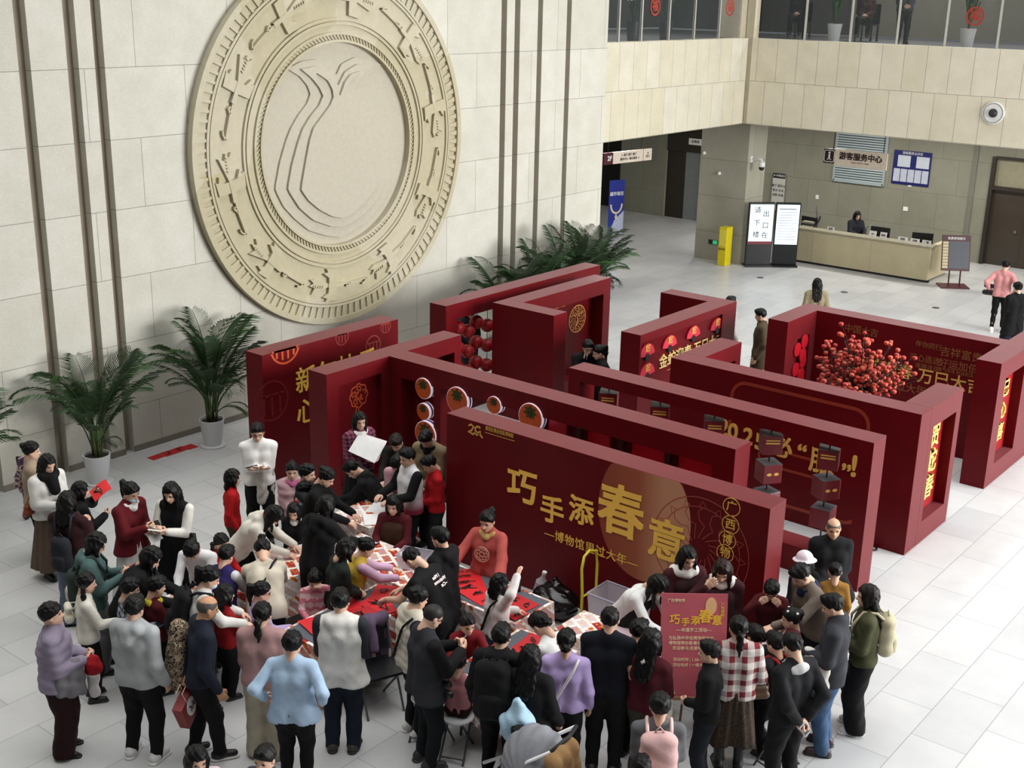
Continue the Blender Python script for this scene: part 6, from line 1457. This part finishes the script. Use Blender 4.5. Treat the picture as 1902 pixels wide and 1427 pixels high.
J = person('person filming with a phone by the corner of the tall red panel', (570, 880), 100, 1.5, ('jacket', '26282d'), BK, ('short', '0b0a0a'), 'DV', zoff=0)
phone(J, 'phone raised beside the corner of the tall red side panel', 1)
person('woman in black top with hair clipped up leaning between the children', (606, 887), 100, 1.62, ('sweater', '0c0b0d'), BK, ('bun', '0b0a0a'), 'TT', lean=18, hp=20)
person('boy in black jacket with green hood bending over the upper table', (655, 872), 275, 1.36, ('hoodie', '111214'), BK, ('short', '0b0a0a'), 'TH', lean=46, hp=20, extra=(('collar2', '2f4a28'),))
person('woman in pink hoodie working at the upper end of the printed table', (738, 862), 190, 1.42, ('hoodie', 'c498a2'), BK, ('bun', '0b0a0a'), 'KK', lean=15, hp=35)
J = person('woman in purple checked jacket clasping white papers before the tall red panel', (668, 782), 140, 1.66, ('jacket', cloth('4a1426', 'check', '8a5068', 1.6)), ('skirt', '101012'), ('long', '0b0a0a'), 'CC', hy=15, extra=(('collar2', 'e4e2de'),))
p_ = J['che']+J['tf']*.24+J['tu']*.02
t = empty('paper_stack', wpt(J, p_), 'stack of large white papers clasped by the woman in checked jacket', 'paper', None, J['rz'])
for k in range(4): MB().box(-.16, .16, -.2, .2, -.006+.012*k, .002+.012*k, fr=(lambda u, n: FR(.012*k*u, u, np.cross(n, u)))(nrm((.62, .35-.05*k, -.52)), nrm((.42, .62, .92)))).build('sheet', mat(('d8c4c8', 'e9e9e9')[k % 2], .6), t)
person('person in dark jacket bending beside the stacked persimmon light boxes', (736, 822), 195, 1.5, ('jacket', '1c1712'), BK, ('short', '1a120d'), 'TT', lean=15, hp=30)
person('man in beige jacket over black shirt looking down by the front banner corner', (792, 815), 205, 1.74, ('jacket', '7d6f54'), BK, ('short', '0c0b0b'), 'KK', hp=38, lean=8, extra=(('collar2', '0d0d0f'),))
person('boy in white vest with pink hem over black sleeves at the upper table', (757, 850), 235, 1.58, ('vest', cloth('dfdfe2', 'dip', '8c2a40')), BK, ('short', '0b0a0a'), 'TT', sleeves='0d0d10', fat=1.12, hp=12)
person('boy in red sport shirt beside the white vest boy', (798, 862), 250, 1.5, ('shirt', 'b0141c'), ('pants', '1a1a1e'), ('short', '0b0a0a'), 'KK', hp=35, kid=1)
person('tall woman in long black coat with very long hair between the tables', (606, 940), 35, 1.68, ('coat', '0d0d0f'), BK, ('long', '0a0a0a'), 'TT', lean=14, hp=18, extra=('hood',))
person('girl with fringe in maroon top and brown apron behind the second table', (731, 938), 195, 1.5, ('sweater', '4d0f18'), BK, ('bob', '0c0b0b'), 'TT', extra=(('apron', '3a2214'),), hp=15, sit=.44)
J = person('woman in dark green sweater with short bob at the grey table', (643, 1020), 62, 1.48, ('sweater', '1e2622'), BK, ('bob', '0b0a0a'), 'KK', hp=22, lean=10)
phone(J, 'phone in the hands of the woman in dark green sweater', 1)
person('girl in yellow collar and lilac sleeves reaching over the second table', (680, 1018), 70, 1.34, ('vest', 'c2a23c'), BK, ('bun', '0b0a0a'), 'FF', kid=1, sleeves='c6a2bc', lean=16, hp=15)
J = person('woman in cream sweater with topknot bending over the printed table', (488, 1023), 345, 1.6, ('sweater', 'c4bbaa'), BK, ('top', '0b0a0a'), 'TT', lean=50, hp=22, fat=1.15, extra=(('strap', '1a1614', 1),))
person('girl in lilac padded jacket and glasses sitting behind the ponytail woman', (486, 1100), 75, 1.36, ('puffer', 'b3a2c8'), BK, ('pony', '0b0a0a'), 'KT', sit=.44, kid=1, extra=('glasses',), hp=12)
J = person('girl in pink patterned knit sweater resting her head on her hand at the grey table', (585, 1078), 170, 1.2, ('sweater', cloth('c2707e', 'fairisle', 'd8b4b8')), ('pants', 'c4a4a8'), ('bun', '0b0a0a'), 'HT', sit=.44, kid=1, hp=28, extra=('clip',))
J = person('man in black tee with red and white print bending over the tables', (767, 1038), 300, 1.72, ('tee', '0d0d0f'), BK, ('crop', '0c0b0b'), 'TT', lean=34, hp=32, short=True, fat=1.15, extra=(('print', ('I Miss', 'Welcome', '~Cat'), 'e2d2d2'),))
person('boy in long black hooded jacket and pale grey trousers looking left', (818, 1000), 300, 1.66, ('coat', '0c0c0e'), ('pants', '9a9ca0'), ('short', '0b0a0a'), 'KK', hp=12, hem=.42, extra=('hood',), shoes=SW_)
J = person('woman in coral pink embroidered robe standing behind the grey table', (905, 968), 205, 1.5, ('robe', 'b5544e'), ('long', '8f3f3c'), ('pony', '0b0a0a'), 'RR', hp=15, fat=1.12, extra=(('collar2', 'c8a86a'),))
fr = FR(J['che']+J['tf']*(.065*J['h']*J['f']+J['o']+.028)-J['tu']*.06, (-1, 0, 0), J['tu'])
mb = MB(); mb.ring(0, 0, .085, .095, fr, 0, .006, n=24)
for k in range(7): mb.ring(.05*math.cos(k*.9), .05*math.sin(k*.9), .018, .028, fr, 0, .006, n=12)
o_ = mb.build('embroidered_roundel', mat('d8b09a', .6), J['root'])
J = person('girl in white cardigan with black bob raising her left hand at the grey table', (928, 1085), 60, 1.34, ('jacket', 'd8cfcd'), ('jeans', '3a4a66'), ('bob', '0a0a0a'), 'TU', kid=1, extra=(('strap', '101012', 1),))
person('laughing girl in dark red sweater bending over the right grey table', (868, 1160), 165, 1.22, ('sweater', '6d0f18'), BK, ('pony', '0d0b0b'), 'RR', kid=1, lean=24, hp=-5, hy=-10)
J = person('tall man in black hooded top with black backpack and pale cloth bag', (931, 1183), 15, 1.66, ('hoodie', '0d0d0f'), BK, ('short', '0c0b0b'), 'DK', fat=1.1, extra=(('collar2', 'a39c88'),))
backpack(J, 'large black backpack on the tall man in black', '0e0e10', 1.15)
J2 = J
J = person('woman in black with long hair pushing the pram', (985, 1222), 20, 1.56, ('coat', '0e0d10'), BK, ('long', '0a0a0a'), 'DS', hem=.45)
bundle(J, 'pale blue cloth bag hanging at the back of the woman pushing the pram', 'cloth_bag', 'bag', np.array([-.02, -.22, .98]), [rc((0, 0, .16), (0, .02, -.02), .04, .11), rc((-.07, 0, -.06), (-.06, 0, -.15), .10, .09), rc((.08, 0, -.02), (.07, 0, -.12), .09, .08)], cloth('a8c8dc'))
person('little girl in pink sweater sitting on a white stool at the right table', (852, 1231), 15, 1.12, ('sweater', 'b87a80'), ('pants', '2a0c10'), ('bun', '0b0a0a'), 'TT', sit=.43, kid=1, extra=('clip',))
J = person('grey haired man in dark grey vest and glasses tapping a phone', (803, 1146), 62, 1.72, ('vest', '2c2d32'), ('pants', '121519'), ('buzz', '2b2a29'), 'PP', hp=30, sleeves='101012', extra=('glasses',), shoes=('sneaker', '2a2b2c', '3a3b3c'), hem=.45, fat=1.08)
phone(J, 'phone in both hands of the man in dark grey vest', 1)
handbag(J, 'small black pouch at the hip of the man in dark grey vest', np.array([.2, .12, .92]), '16161a', (.18, .2, .08), .4, np.array([.1, 0, 1.3]))
J = person('woman in cream quilted jacket and black beanie hair behind the man in vest', (776, 1112), 60, 1.62, ('puffer', 'c9c2b2'), ('pants', '14161c'), ('bun', '0a0a0a'), 'KK', extra=(('strap', '101012', 1),), shoes=SW_, hp=20)
person('man in white jacket with charcoal shoulders and hood seen from behind', (632, 1118), 2, 1.73, ('hoodie', cloth('dcdad4')), ('jeans', '1a2230'), ('short', '0c0b0b'), 'KK', fat=1.12, hem=.44, sleeves='2c2e34', extra=(('collar2', 'dcdcda'),), shoes=('sneaker', '3c3834', '2a2624'))
person('woman in pale blue fleece and black trousers nearest the lens', (543, 1196), 5, 1.58, ('sweater', 'a9c2dc'), BK, ('bowl', '0a0a0b'), 'WW', fat=1.2, hem=.46, shoes=SN)
person('woman in dusty pink jacket with ponytail and cream trousers', (487, 1142), 5, 1.63, ('jacket', 'b08a88'), ('wide', 'b8ae9a'), ('lowpony', '0b0a0a'), 'KD', fat=1.06, shoes=SW_)
J = person('bald man in navy sweater and black track trousers turning towards the tables', (385, 1130), 62, 1.72, ('sweater', '1c2230'), ('pants', '0b0c0e'), ('bald', '57524d'), 'BD', lean=10, stride=.06, skin='b98a6a', shoes=('sneaker', '101012', 'd8d6d2'), fat=1.06)
for q in (-1, 1):
    MB().tube([(.155*q*.9, .0, .86), (.125*q, .02, .5)], .012, 5).build('side_stripe', cloth('d8d8d8'), J['root']); MB().tube([(.175*q*.9, -.02, .86), (.14*q, 0, .5)], .010, 5).build('side_stripe', cloth('d8d8d8'), J['root'])
bundle(J, 'leopard print coat slung behind the shoulder of the bald man', 'leopard_coat', 'coat', np.array([-.14, -.2, 1.12]), [rc((.02, .04, .24), (-.03, 0, -.2), .09, .12), rc((-.1, .06, .2), (-.12, 0, -.26), .07, .09), rc((.08, 0, .1), (.06, -.02, -.3), .06, .07)], cloth('2a221c', 'spots', 'a8957c'))
paper_bag(J, 'red paper bag with white oval and brush lettering behind the bald man', 0, '7c1c1c', size=(.34, .30, .1), tiltx=.45, yaw=-.7)
person('young man in light grey hoodie and black trousers standing at far left front', (250, 1130), 18, 1.73, ('hoodie', 'a9acae'), BK, ('short', '0b0a0a'), 'KD', fat=1.06, shoes=SW_, stance=.08)
J = person('elderly woman in lilac quilted jacket and maroon trousers at far left', (95, 1142), 75, 1.6, ('puffer', '8f8498'), ('wide', '25090d'), ('bowl', '0a0a0a'), 'CC', fat=1.18, shoes=('heel', '0d0d0e', '0d0d0e'), hp=-4)
coat_over_arm(J, 'grey coat over the forearm of the elderly woman in lilac jacket', 1, cloth('77757a'), .3)
bundle(J, 'red and white knitted hat with scarf held by the elderly woman', 'knitted_scarf', 'scarf', np.array([.04, .32, .85]), [rc((0, 0, .12), (0, .02, .05), .08), rc((-.05, 0, .02), (-.06, 0, -.25), .06, .05)], cloth('9c1420', 'dip', 'd8d4d0', 0))
person('boy in blue and white checked shirt and glasses near the left table', (241, 1094), 60, 1.36, ('shirt', cloth('1c2434', 'check', 'a9b0ba', 1.3)), BK, ('short', '0b0a0a'), 'TT', kid=1, extra=('glasses',), hp=15)
person('boy in maroon sweater with yellow and white collar at the left table', (290, 1090), 55, 1.3, ('sweater', '4d0f16'), BK, ('short', '0b0a0a'), 'TT', kid=1, extra=(('collar2', 'd8c83c'),), hp=15)
J = person('woman in white top and face mask wearing a black backpack by the left table', (389, 1074), 70, 1.58, ('sweater', 'd2d0cc'), BK, ('pony', '0b0a0a'), 'TT', extra=('mask',), lean=14, hp=15)
backpack(J, 'black backpack worn by the masked woman in white top', '101013', .95)
person('child in red sweater hidden behind the masked woman', (418, 1105), 50, 1.25, ('sweater', '8a1018'), BK, ('bob', '0b0a0a'), 'TT', kid=1)
person('girl in white blouse bending towards the right grey table', (1003, 1160), 305, 1.5, ('shirt', 'dadad8'), ('pants', '15151a'), ('lowbun', '0b0a0a'), 'TT', lean=34, hp=20)
J = person('girl in lilac sweater with low bun and crossbody strap', (1052, 1192), 5, 1.56, ('sweater', 'b4a0d2'), BK, ('lowbun', '0b0a0a'), 'DD', extra=(('strap', 'd8d6d4', 1),), shoes=SW_, fat=1.05)
person('man in navy tee with shaved neck seen from behind near the poster', (1133, 1151), 12, 1.76, ('tee', '10131c'), ('pants', '0b0b0e'), ('crop', '0c0b0b'), 'KD', short=True, fat=1.18)
person('boy in black top and glasses beside the man in navy tee', (1187, 1172), 55, 1.5, ('sweater', '0e0e10'), BK, ('short', '0b0a0a'), 'DD', kid=1, extra=('glasses',))
J = person('woman in maroon sweater with black cap in front of the poster', (1210, 1192), 35, 1.6, ('sweater', '47101a'), ('pants', '3a3a30'), ('long', '0b0a0a'), 'KC', extra=(('collar2', 'd8d4d0'),))
coat_over_arm(J, 'cream varsity jacket over the arm of the maroon sweater woman', 1, cloth('d8d2bf'), .4)
person('boy in plain black sweatshirt in profile before the poster', (1318, 1212), 285, 1.55, ('sweater', '0d0d0f'), ('pants', '12151e'), ('short', '0b0a0a'), 'KD', kid=1, hp=5)
J = person('woman in red and white plaid jacket with long ponytail and brown tweed skirt', (1372, 1168), 2, 1.6, ('jacket', cloth('d2cdc8', 'plaid', '6d2028', .75)), ('skirt', cloth('4a3c30', 'tweed', '2a211b')), ('lowpony', '0c0a09'), 'KS', fat=1.05, shoes=BT)
handbag(J, 'brown chain handbag at the side of the woman in plaid', np.array([.24, -.03, .86]), '4a3522', (.2, .15, .08), .2, np.array([.16, -.02, 1.34]))
J = person('man in black sweatshirt hands behind his back near the right end', (1472, 1200), 330, 1.7, ('sweater', '131417'), BK, ('crop', '0b0a0a'), 'BB', extra=(('collar2', 'b8b8b8'),), fat=1.04, hp=22)
phone(J, 'phone with white case held behind the back of the man in black', 0, 'd8d4d8', (.08, .15))
person('girl with white hair clips in pink vest at the right registration table', (1470, 1150), 285, 1.36, ('vest', '7a3a46'), BK, ('bun', '0b0a0a'), 'TT', kid=1, sleeves='c8b4b8', extra=('clips',))
J = person('man in grey jacket and blue jeans with a white coat on his arm', (1547, 1126), 290, 1.72, ('jacket', '34363c'), ('jeans', '3f5878'), ('short', '0b0a0a'), 'CK', hp=22, shoes=('sneaker', '3a2426', '2a2a2a'), extra=('collar',), hem=.47)
coat_over_arm(J, 'folded white coat over the arm of the man in blue jeans', 0, cloth('d8d5cd'), .32)
J = person('woman in olive green jacket and wide black trousers at the right edge', (1612, 1108), 283, 1.62, ('jacket', '41422a'), ('wide', '0b0b0d'), ('long', '18110e'), 'CC', hp=5, shoes=SW_)
backpack(J, 'beige canvas backpack on the woman in olive jacket', 'b5ad92', .85)
person('man in taupe sweater with navy collar reaching towards the registration table', (1488, 1068), 250, 1.74, ('sweater', '6a5f56'), BK, ('short', '0c0b0b'), 'FD', lean=18, hp=25, fat=1.1, extra=(('collar2', '1c2040'),))
person('small boy in mustard sweater in front of the seated old man', (1551, 1062), 5, 1.2, ('sweater', '8a6228'), BK, ('crop', '0d0c0b'), 'DD', kid=1)
person('child in pale pink bucket hat beside the seated old man', (1494, 1044), 340, 1.28, ('jacket', '1a1c22'), BK, ('bob', '0b0a0a'), 'DD', kid=1, extra=('hat',))
person('balding old man in black coat sitting before the open red portal with clasped hands', (1548, 982), 185, 1.68, ('coat', '101114'), BK, ('bald', '625d57'), 'KK', sit=.46, skin='c49a7c', hem=.46, fat=1.08)
person('girl in maroon dress covering her face at the end of the front banner', (1433, 1096), 195, 1.32, ('sweater', '4a0f16'), ('pants', '20080c'), ('short', '0b0a0a'), 'VV', kid=1, hp=40)
person('helper in white blouse and black apron bending beside the poster', (1222, 1088), 128, 1.6, ('shirt', 'd8d8d6'), BK, ('long', '0b0a0a'), 'TT', lean=48, hp=15, extra=(('apron', '17171a'),), fat=1.05)
J = person('helper in maroon dress with wide white collar smiling at a phone', (1277, 1036), 165, 1.64, ('sweater', '3a0f16'), ('skirt', '1c0a0d'), ('long', '0b0a0a'), 'PP', hp=18, extra=(('collar2', 'e2dfda', 1.5), ('apron', '2a1014')))
phone(J, 'phone in the hand of the smiling helper in maroon dress', 0)
person('helper in maroon dress with brown hair falling over her face', (1342, 1060), 195, 1.6, ('sweater', '351016'), ('skirt', '1c0a0d'), ('long', '24130d'), 'KV', hp=32, extra=(('collar2', 'd8d2ce', 1.5), ('apron', '2a1014')))
J = person('woman in grey sweater wearing a pink backpack at the bottom edge', (1226, 1312), 5, 1.55, ('sweater', '5d5f62'), ('pants', '15161a'), ('bowl', '0b0a0a'), 'KC', fat=1.1)
backpack(J, 'pale pink backpack with silver badges on the woman in grey', 'd0a8a6', 1.05, 'd8b4b2')
person('child in black cap reaching over the registration table', (1403, 1182), 330, 1.25, ('jacket', '14161b'), BK, ('short', '0b0a0a'), 'TT', kid=1)
J = person('child in black jacket with red school bag beside the plaid jacket', (1440, 1196), 320, 1.3, ('jacket', '191a1f'), BK, ('short', '0b0a0a'), 'TT', kid=1)
backpack(J, 'red school bag on the child beside the plaid jacket', 'a01c26', .7)
person('girl with white hairband at the very bottom left', (366, 1412), 150, 1.4, ('sweater', 'd2c0c4'), BK, ('half', '0b0a0a'), 'DD', kid=1)
person('boy with short black hair cut off by the bottom edge', (492, 1410), 200, 1.42, ('sweater', '3a4048'), BK, ('short', '0b0a0a'), 'DD', kid=1)
J = person('child with black hair carrying a red bag at the bottom edge', (1192, 1428), 10, 1.2, ('jacket', '22242a'), BK, ('short', '0a0a0a'), 'DD', kid=1)
# ---- further away
J = person('man in black jacket and glasses taking a photo with the woman in the recess', (1092, 645), 165, 1.7, ('jacket', '0e0e11'), BK, ('short', '0b0a0a'), 'KP', extra=('glasses',), lean=12, hp=15)
J = person('woman in black jacket holding a phone up beside the man in glasses', (1112, 655), 255, 1.6, ('jacket', '101013'), BK, ('pony', '0b0a0a'), 'PV', lean=8, hp=10)
phone(J, 'phone held by the couple in the red recess', 1, 'c8c8cc')
person('person in dark jacket standing behind the lantern strings', (-9.0, 5.95, 0), 150, 1.62, ('jacket', '15171d'), ('pants', '34373c'), ('bob', '0b0a0a'), 'KK')
person('man in long olive coat standing between the red walls', (1413, 586), 285, 1.72, ('coat', '4d4030'), ('pants', '0e0e10'), ('short', '0b0a0a'), 'DD', hem=.36, hp=15)
person('woman with very long black hair in tan jacket on the open floor', (1518, 528), 5, 1.58, ('jacket', '8a7f64'), BK, ('long', '0a0a0a'), 'DD')
J = person('woman in pink sweater and black leggings walking at the right edge', (1868, 493), 30, 1.64, ('sweater', 'd0908f'), ('leggings', '0c0c0e'), ('short', '0b0a0a'), 'WW', shoes=SW_, stride=.04)
handbag(J, 'black shoulder bag on the woman in pink sweater', np.array([-.26, -.02, .95]), '101014', (.26, .3, .12), 0, np.array([-.16, 0, 1.34]))
person('woman in black coat with bun cut off by the right edge', (1890, 535), 350, 1.6, ('coat', '0d0d10'), ('wide', '191c24'), ('bun', '0b0a0a'), 'KK')
person('person in pale grey jacket partly hidden behind the Z-shaped wall', (1357, 562), 60, 1.58, ('jacket', 'a09c98'), ('pants', '2a2a2e'), ('short', '0b0a0a'), 'DD')
pdk = aty(1590, 424, 22.3)
person('receptionist with black hair sitting behind the information counter', tuple(pdk), 170, 1.6, ('jacket', '22242c'), BK, ('bob', '0b0a0a'), 'TT', sit=.5, hp=20)
for (x_, y_, lb, tp_, fc, st) in ((1482, 22, 'person in dark coat seated behind the gallery glass at left', '15151a', 200, .45), (1608, 20, 'person in maroon jacket seated behind the gallery glass reading papers', '3a1418', 200, .45), (1680, 28, 'person in grey coat standing behind the gallery glass', '44464c', 185, None)):
    w = aty(x_, y_, 21.6 if st else 21.0); hh = 1.62
    z0 = ZT-.05
    J = person(lb, (w[0], w[1], 0), fc, hh, ('jacket', tp_), BK, ('short', '0b0a0a'), 'KK', sit=st, zoff=z0)
    PEOPLE[-1]['gallery'] = 1
# ================================================================ seats and things that depend on where people are
def by(label):
    return next(J for J in PEOPLE if J['root']['label'].startswith(label))
def seat_of(start, label, h, k=0):
    J = by(start); p = wpt(J, np.array([0, J['pel'][1]-.0, 0])); return stool(p[0], p[1], h, label, J['rz'])
seat_of('little girl in pink', 'white round folding stool under the little girl in pink', .43)
seat_of('girl in lilac padded', 'white round folding stool under the girl in lilac padded jacket', .44)
seat_of('girl in pink patterned', 'white round folding stool under the girl in pink knit', .44)
seat_of('girl with fringe', 'white round folding stool under the girl in brown apron', .44)
seat_of('balding old man', 'folding stool under the balding old man', .46)
seat_of('receptionist', 'stool behind the information counter under the receptionist', .5)
stool(-1.98, -2.78, .43, 'empty white round folding stool beside the man in dark grey vest', .4)
stool(.95, -.95, .43, 'empty white round folding stool beside the plaid jacket woman', -.3)
stool(-4.42, -3.62, .44, 'white round folding stool at the end of the leftmost table', .8)
# purple coat over a chair
t = empty('folding_chair', (-2.72, -2.74, 0), 'dark folding chair hidden under a long purple coat', 'chair', None, 1.2)
MB().box(-.2, .2, -.2, .2, .42, .45).build('seat', DARK, t); MB().box(-.2, .2, .19, .22, .55, .86).build('backrest', DARK, t)
for sx in (-1, 1):
    MB().tube([(sx*.2, .2, .86), (sx*.2, -.22, 0)], .012, 6).build('leg', TLEG, t); MB().tube([(sx*.17, -.18, .43), (sx*.18, .24, 0)], .012, 6).build('leg', TLEG, t)
t = empty('purple_coat', (-2.72, -2.74, .5), 'long dusty purple coat hung over the chair beside the white jacket man', 'coat', None, 1.2)
npmesh('coat_cloth', [(*carve([rc((-.17, .2, .40), (.17, .2, .40), .06), rc((-.16, .24, .36), (-.19, .32, -.3), .06, .08), rc((.16, .24, .36), (.2, .3, -.32), .06, .08), rc((0, .26, .36), (0, .34, -.34), .06, .09), rc((0, .14, .38), (0, .08, .12), .05)], .06, .018, lambda p: .008*np.sin(p[:, 0]*40+3*np.sin(p[:, 2]*9))), 0)], [cloth('5b4a60')], t)
# pram
PRM = (-.42, -3.26); t = empty('pram', (PRM[0], PRM[1], 0), 'grey pram with striped canopy and white frame by the black clad couple', 'pram', None, math.radians(98))
WF = mat('d6d6d8', .35); PG = cloth('85868c'); PDk = cloth('121318')
for sx in (-1, 1):
    MB().tube([(sx*.23, -.42, 1.02), (sx*.23, .12, .58), (sx*.22, .52, .30)], .016, 8).build('side_frame', WF, t, smooth=True); MB().tube([(sx*.22, .36, .40), (sx*.22, .45, .14)], .014, 8).build('front_leg', WF, t); MB().tube([(sx*.23, .0, .66), (sx*.25, -.30, .14)], .014, 8).build('rear_leg', WF, t)
    for y_, r_ in ((.47, .09), (-.32, .12)): MB().tube([(sx*.22-.02, y_, r_), (sx*.22+.02, y_, r_)], r_, 18).build('wheel', BLACK, t)
MB().tube([(-.23, -.42, 1.02), (0, -.47, 1.06), (.23, -.42, 1.02)], .018, 8).build('handle', mat('1a1a1c', .6), t, smooth=True)
npmesh('seat', [(*carve([rc((-.12, -.08, .42), (.12, -.08, .42), .1), rc((-.1, .2, .40), (.1, .2, .40), .08), rc((-.12, -.22, .74), (.12, -.22, .74), .06), rc((0, -.1, .45), (0, -.22, .72), .14, .12)], .08, .02), 0)], [PDk], t)
def canopy(p, d): return np.maximum(np.maximum(d, -(np.sqrt((p[:, 0]/.235)**2+((p[:, 1]+.16)/.30)**2+((p[:, 2]-.66)/.34)**2)-1)*.24), np.maximum(.66-p[:, 2]-.5*(p[:, 1]+.1), p[:, 1]-.10))
npmesh('canopy', [(*carve([el((0, -.16, .66), (.27, .34, .38))], .01, .016, lambda p: .006*np.sin(np.arctan2(p[:, 2]-.66, p[:, 1]+.16)*18), canopy), 0)], [PG], t)
J = person('toddler in navy trousers and white socks lying in the grey pram', (PRM[0], PRM[1], 0), 285, .82, ('sweater', '20242e'), ('pants', '1f2a40'), ('short', '0b0a0a'), 'KK', sit=.44, kid=1, shoes=('sneaker', 'd8d0cc', 'd8b8b8'))
t = empty('tan_coat', (PRM[0]+.50, PRM[1]-.08, .55), 'tan wool coat hung over the pram handle', 'coat', None, math.radians(98))
npmesh('coat_cloth', [(*carve([rc((-.16, .02, .44), (.16, .02, .44), .05), rc((-.14, -.03, .42), (-.18, -.06, -.25), .06, .08), rc((.14, -.03, .42), (.18, -.05, -.28), .06, .08), rc((0, -.04, .4), (0, -.08, -.3), .06, .09)], .06, .018, lambda p: .009*np.sin(p[:, 0]*42+3*np.sin(p[:, 2]*8))), 0)], [cloth('8f6f4a')], t)
# red bag at the bottom edge
J = by('child with black hair carrying'); p = wpt(J, np.array([-.34, .05, .42]))
t = empty('red_bag', p, 'bright red gift bag with white lettering at the bottom edge', 'bag', None, YAW+.1); MB().box(-.19, .19, -.07, .07, -.2, .24).build('bag_body', mat('c01018', .4), t, bevel=.01)
for k, tx in enumerate(('2025', '广西博物馆')): le = lettering(tx, (.09, .06)[k], FY(.0, -.071, .1-.1*k), mat('e0c8c4', .5), None, .002, .02); le.parent = t
for s_ in (-1, 1): MB().tube([(-.08, s_*.06, .24), (-.06, s_*.04, .36), (.06, s_*.04, .36), (.08, s_*.06, .24)], .006, 6).build('handle', mat('c01018', .5), t)
p = atz(1604, 1023); t = empty('coiled_cable', (p[0], p[1]+.12, 0), 'black coiled cable on the floor between the portal and the next wall', 'cable'); MB().tube([(.13*math.cos(a), .09*math.sin(a), .012+.003*a/6) for a in np.linspace(0, 12.5, 40)], .011, 6).build('cable_loop', BLACK, t, smooth=True)
# luggage wheels behind the white fleece woman
p = atz(66, 965); t = empty('folded_pushchair', (p[0], p[1], 0), 'folded black pushchair behind the woman in white fleece', 'pushchair', None, .5)
for sx in (-.12, .12):
    MB().tube([(sx, 0, .08), (sx, -.1, .95)], .014, 6).build('frame_tube', DARK, t); MB().tube([(sx-.02, 0, .08), (sx+.02, 0, .08)], .08, 16).build('wheel', BLACK, t)
MB().tube([(-.12, -.1, .95), (.12, -.1, .95)], .014, 6).build('handle', DARK, t)
# ---- hang small pieces on the part that carries them
SUBS = {'hair_clip': 'hair', 'pocket': 'bag_body', 'grab_handle': 'bag_body', 'white_oval': 'bag_body', 'brush_lettering': 'bag_body', 'lid': 'cube', 'motif': 'cube', 'leaf:persimmon_light_box': 'face', 'rim_band': 'box_rim', 'brush_strokes': 'sheet', 'screen:phone': 'body',
        'lens': 'lens_housing', 'recess_back': 'return_panel', 'soil': 'pot', 'cap': 'bottle_body', 'price_tab': 'frame', 'text_line': 'screen_glass', 'lettering:desk_sign': 'panel', 'lettering:hanging_sign': 'panel', 'printed_moon': 'board', 'lettering:poster_stand': 'board', 'embroidered_roundel': 'robe', 'printed_lettering': 'tee_shirt', 'side_stripe': 'trousers', 'tights:x': 'skirt'}
bpy.context.view_layer.update()
KIDS = {}
for o in COL.objects:
    if o.parent: KIDS.setdefault(o.parent.name, []).append(o)
base_ = lambda n: n.split('.')[0]
for pn, ch in KIDS.items():
    for o in ch:
        tgt = SUBS.get(base_(o.name)+':'+base_(pn)) or SUBS.get(base_(o.name))
        if not tgt: continue
        sib = [q for q in ch if base_(q.name) == tgt]
        if not sib: continue
        sb = sib[0]; inv = (sb.matrix_parent_inverse@sb.matrix_basis).inverted()@o.matrix_parent_inverse
        o.parent = sb; o.matrix_parent_inverse = inv
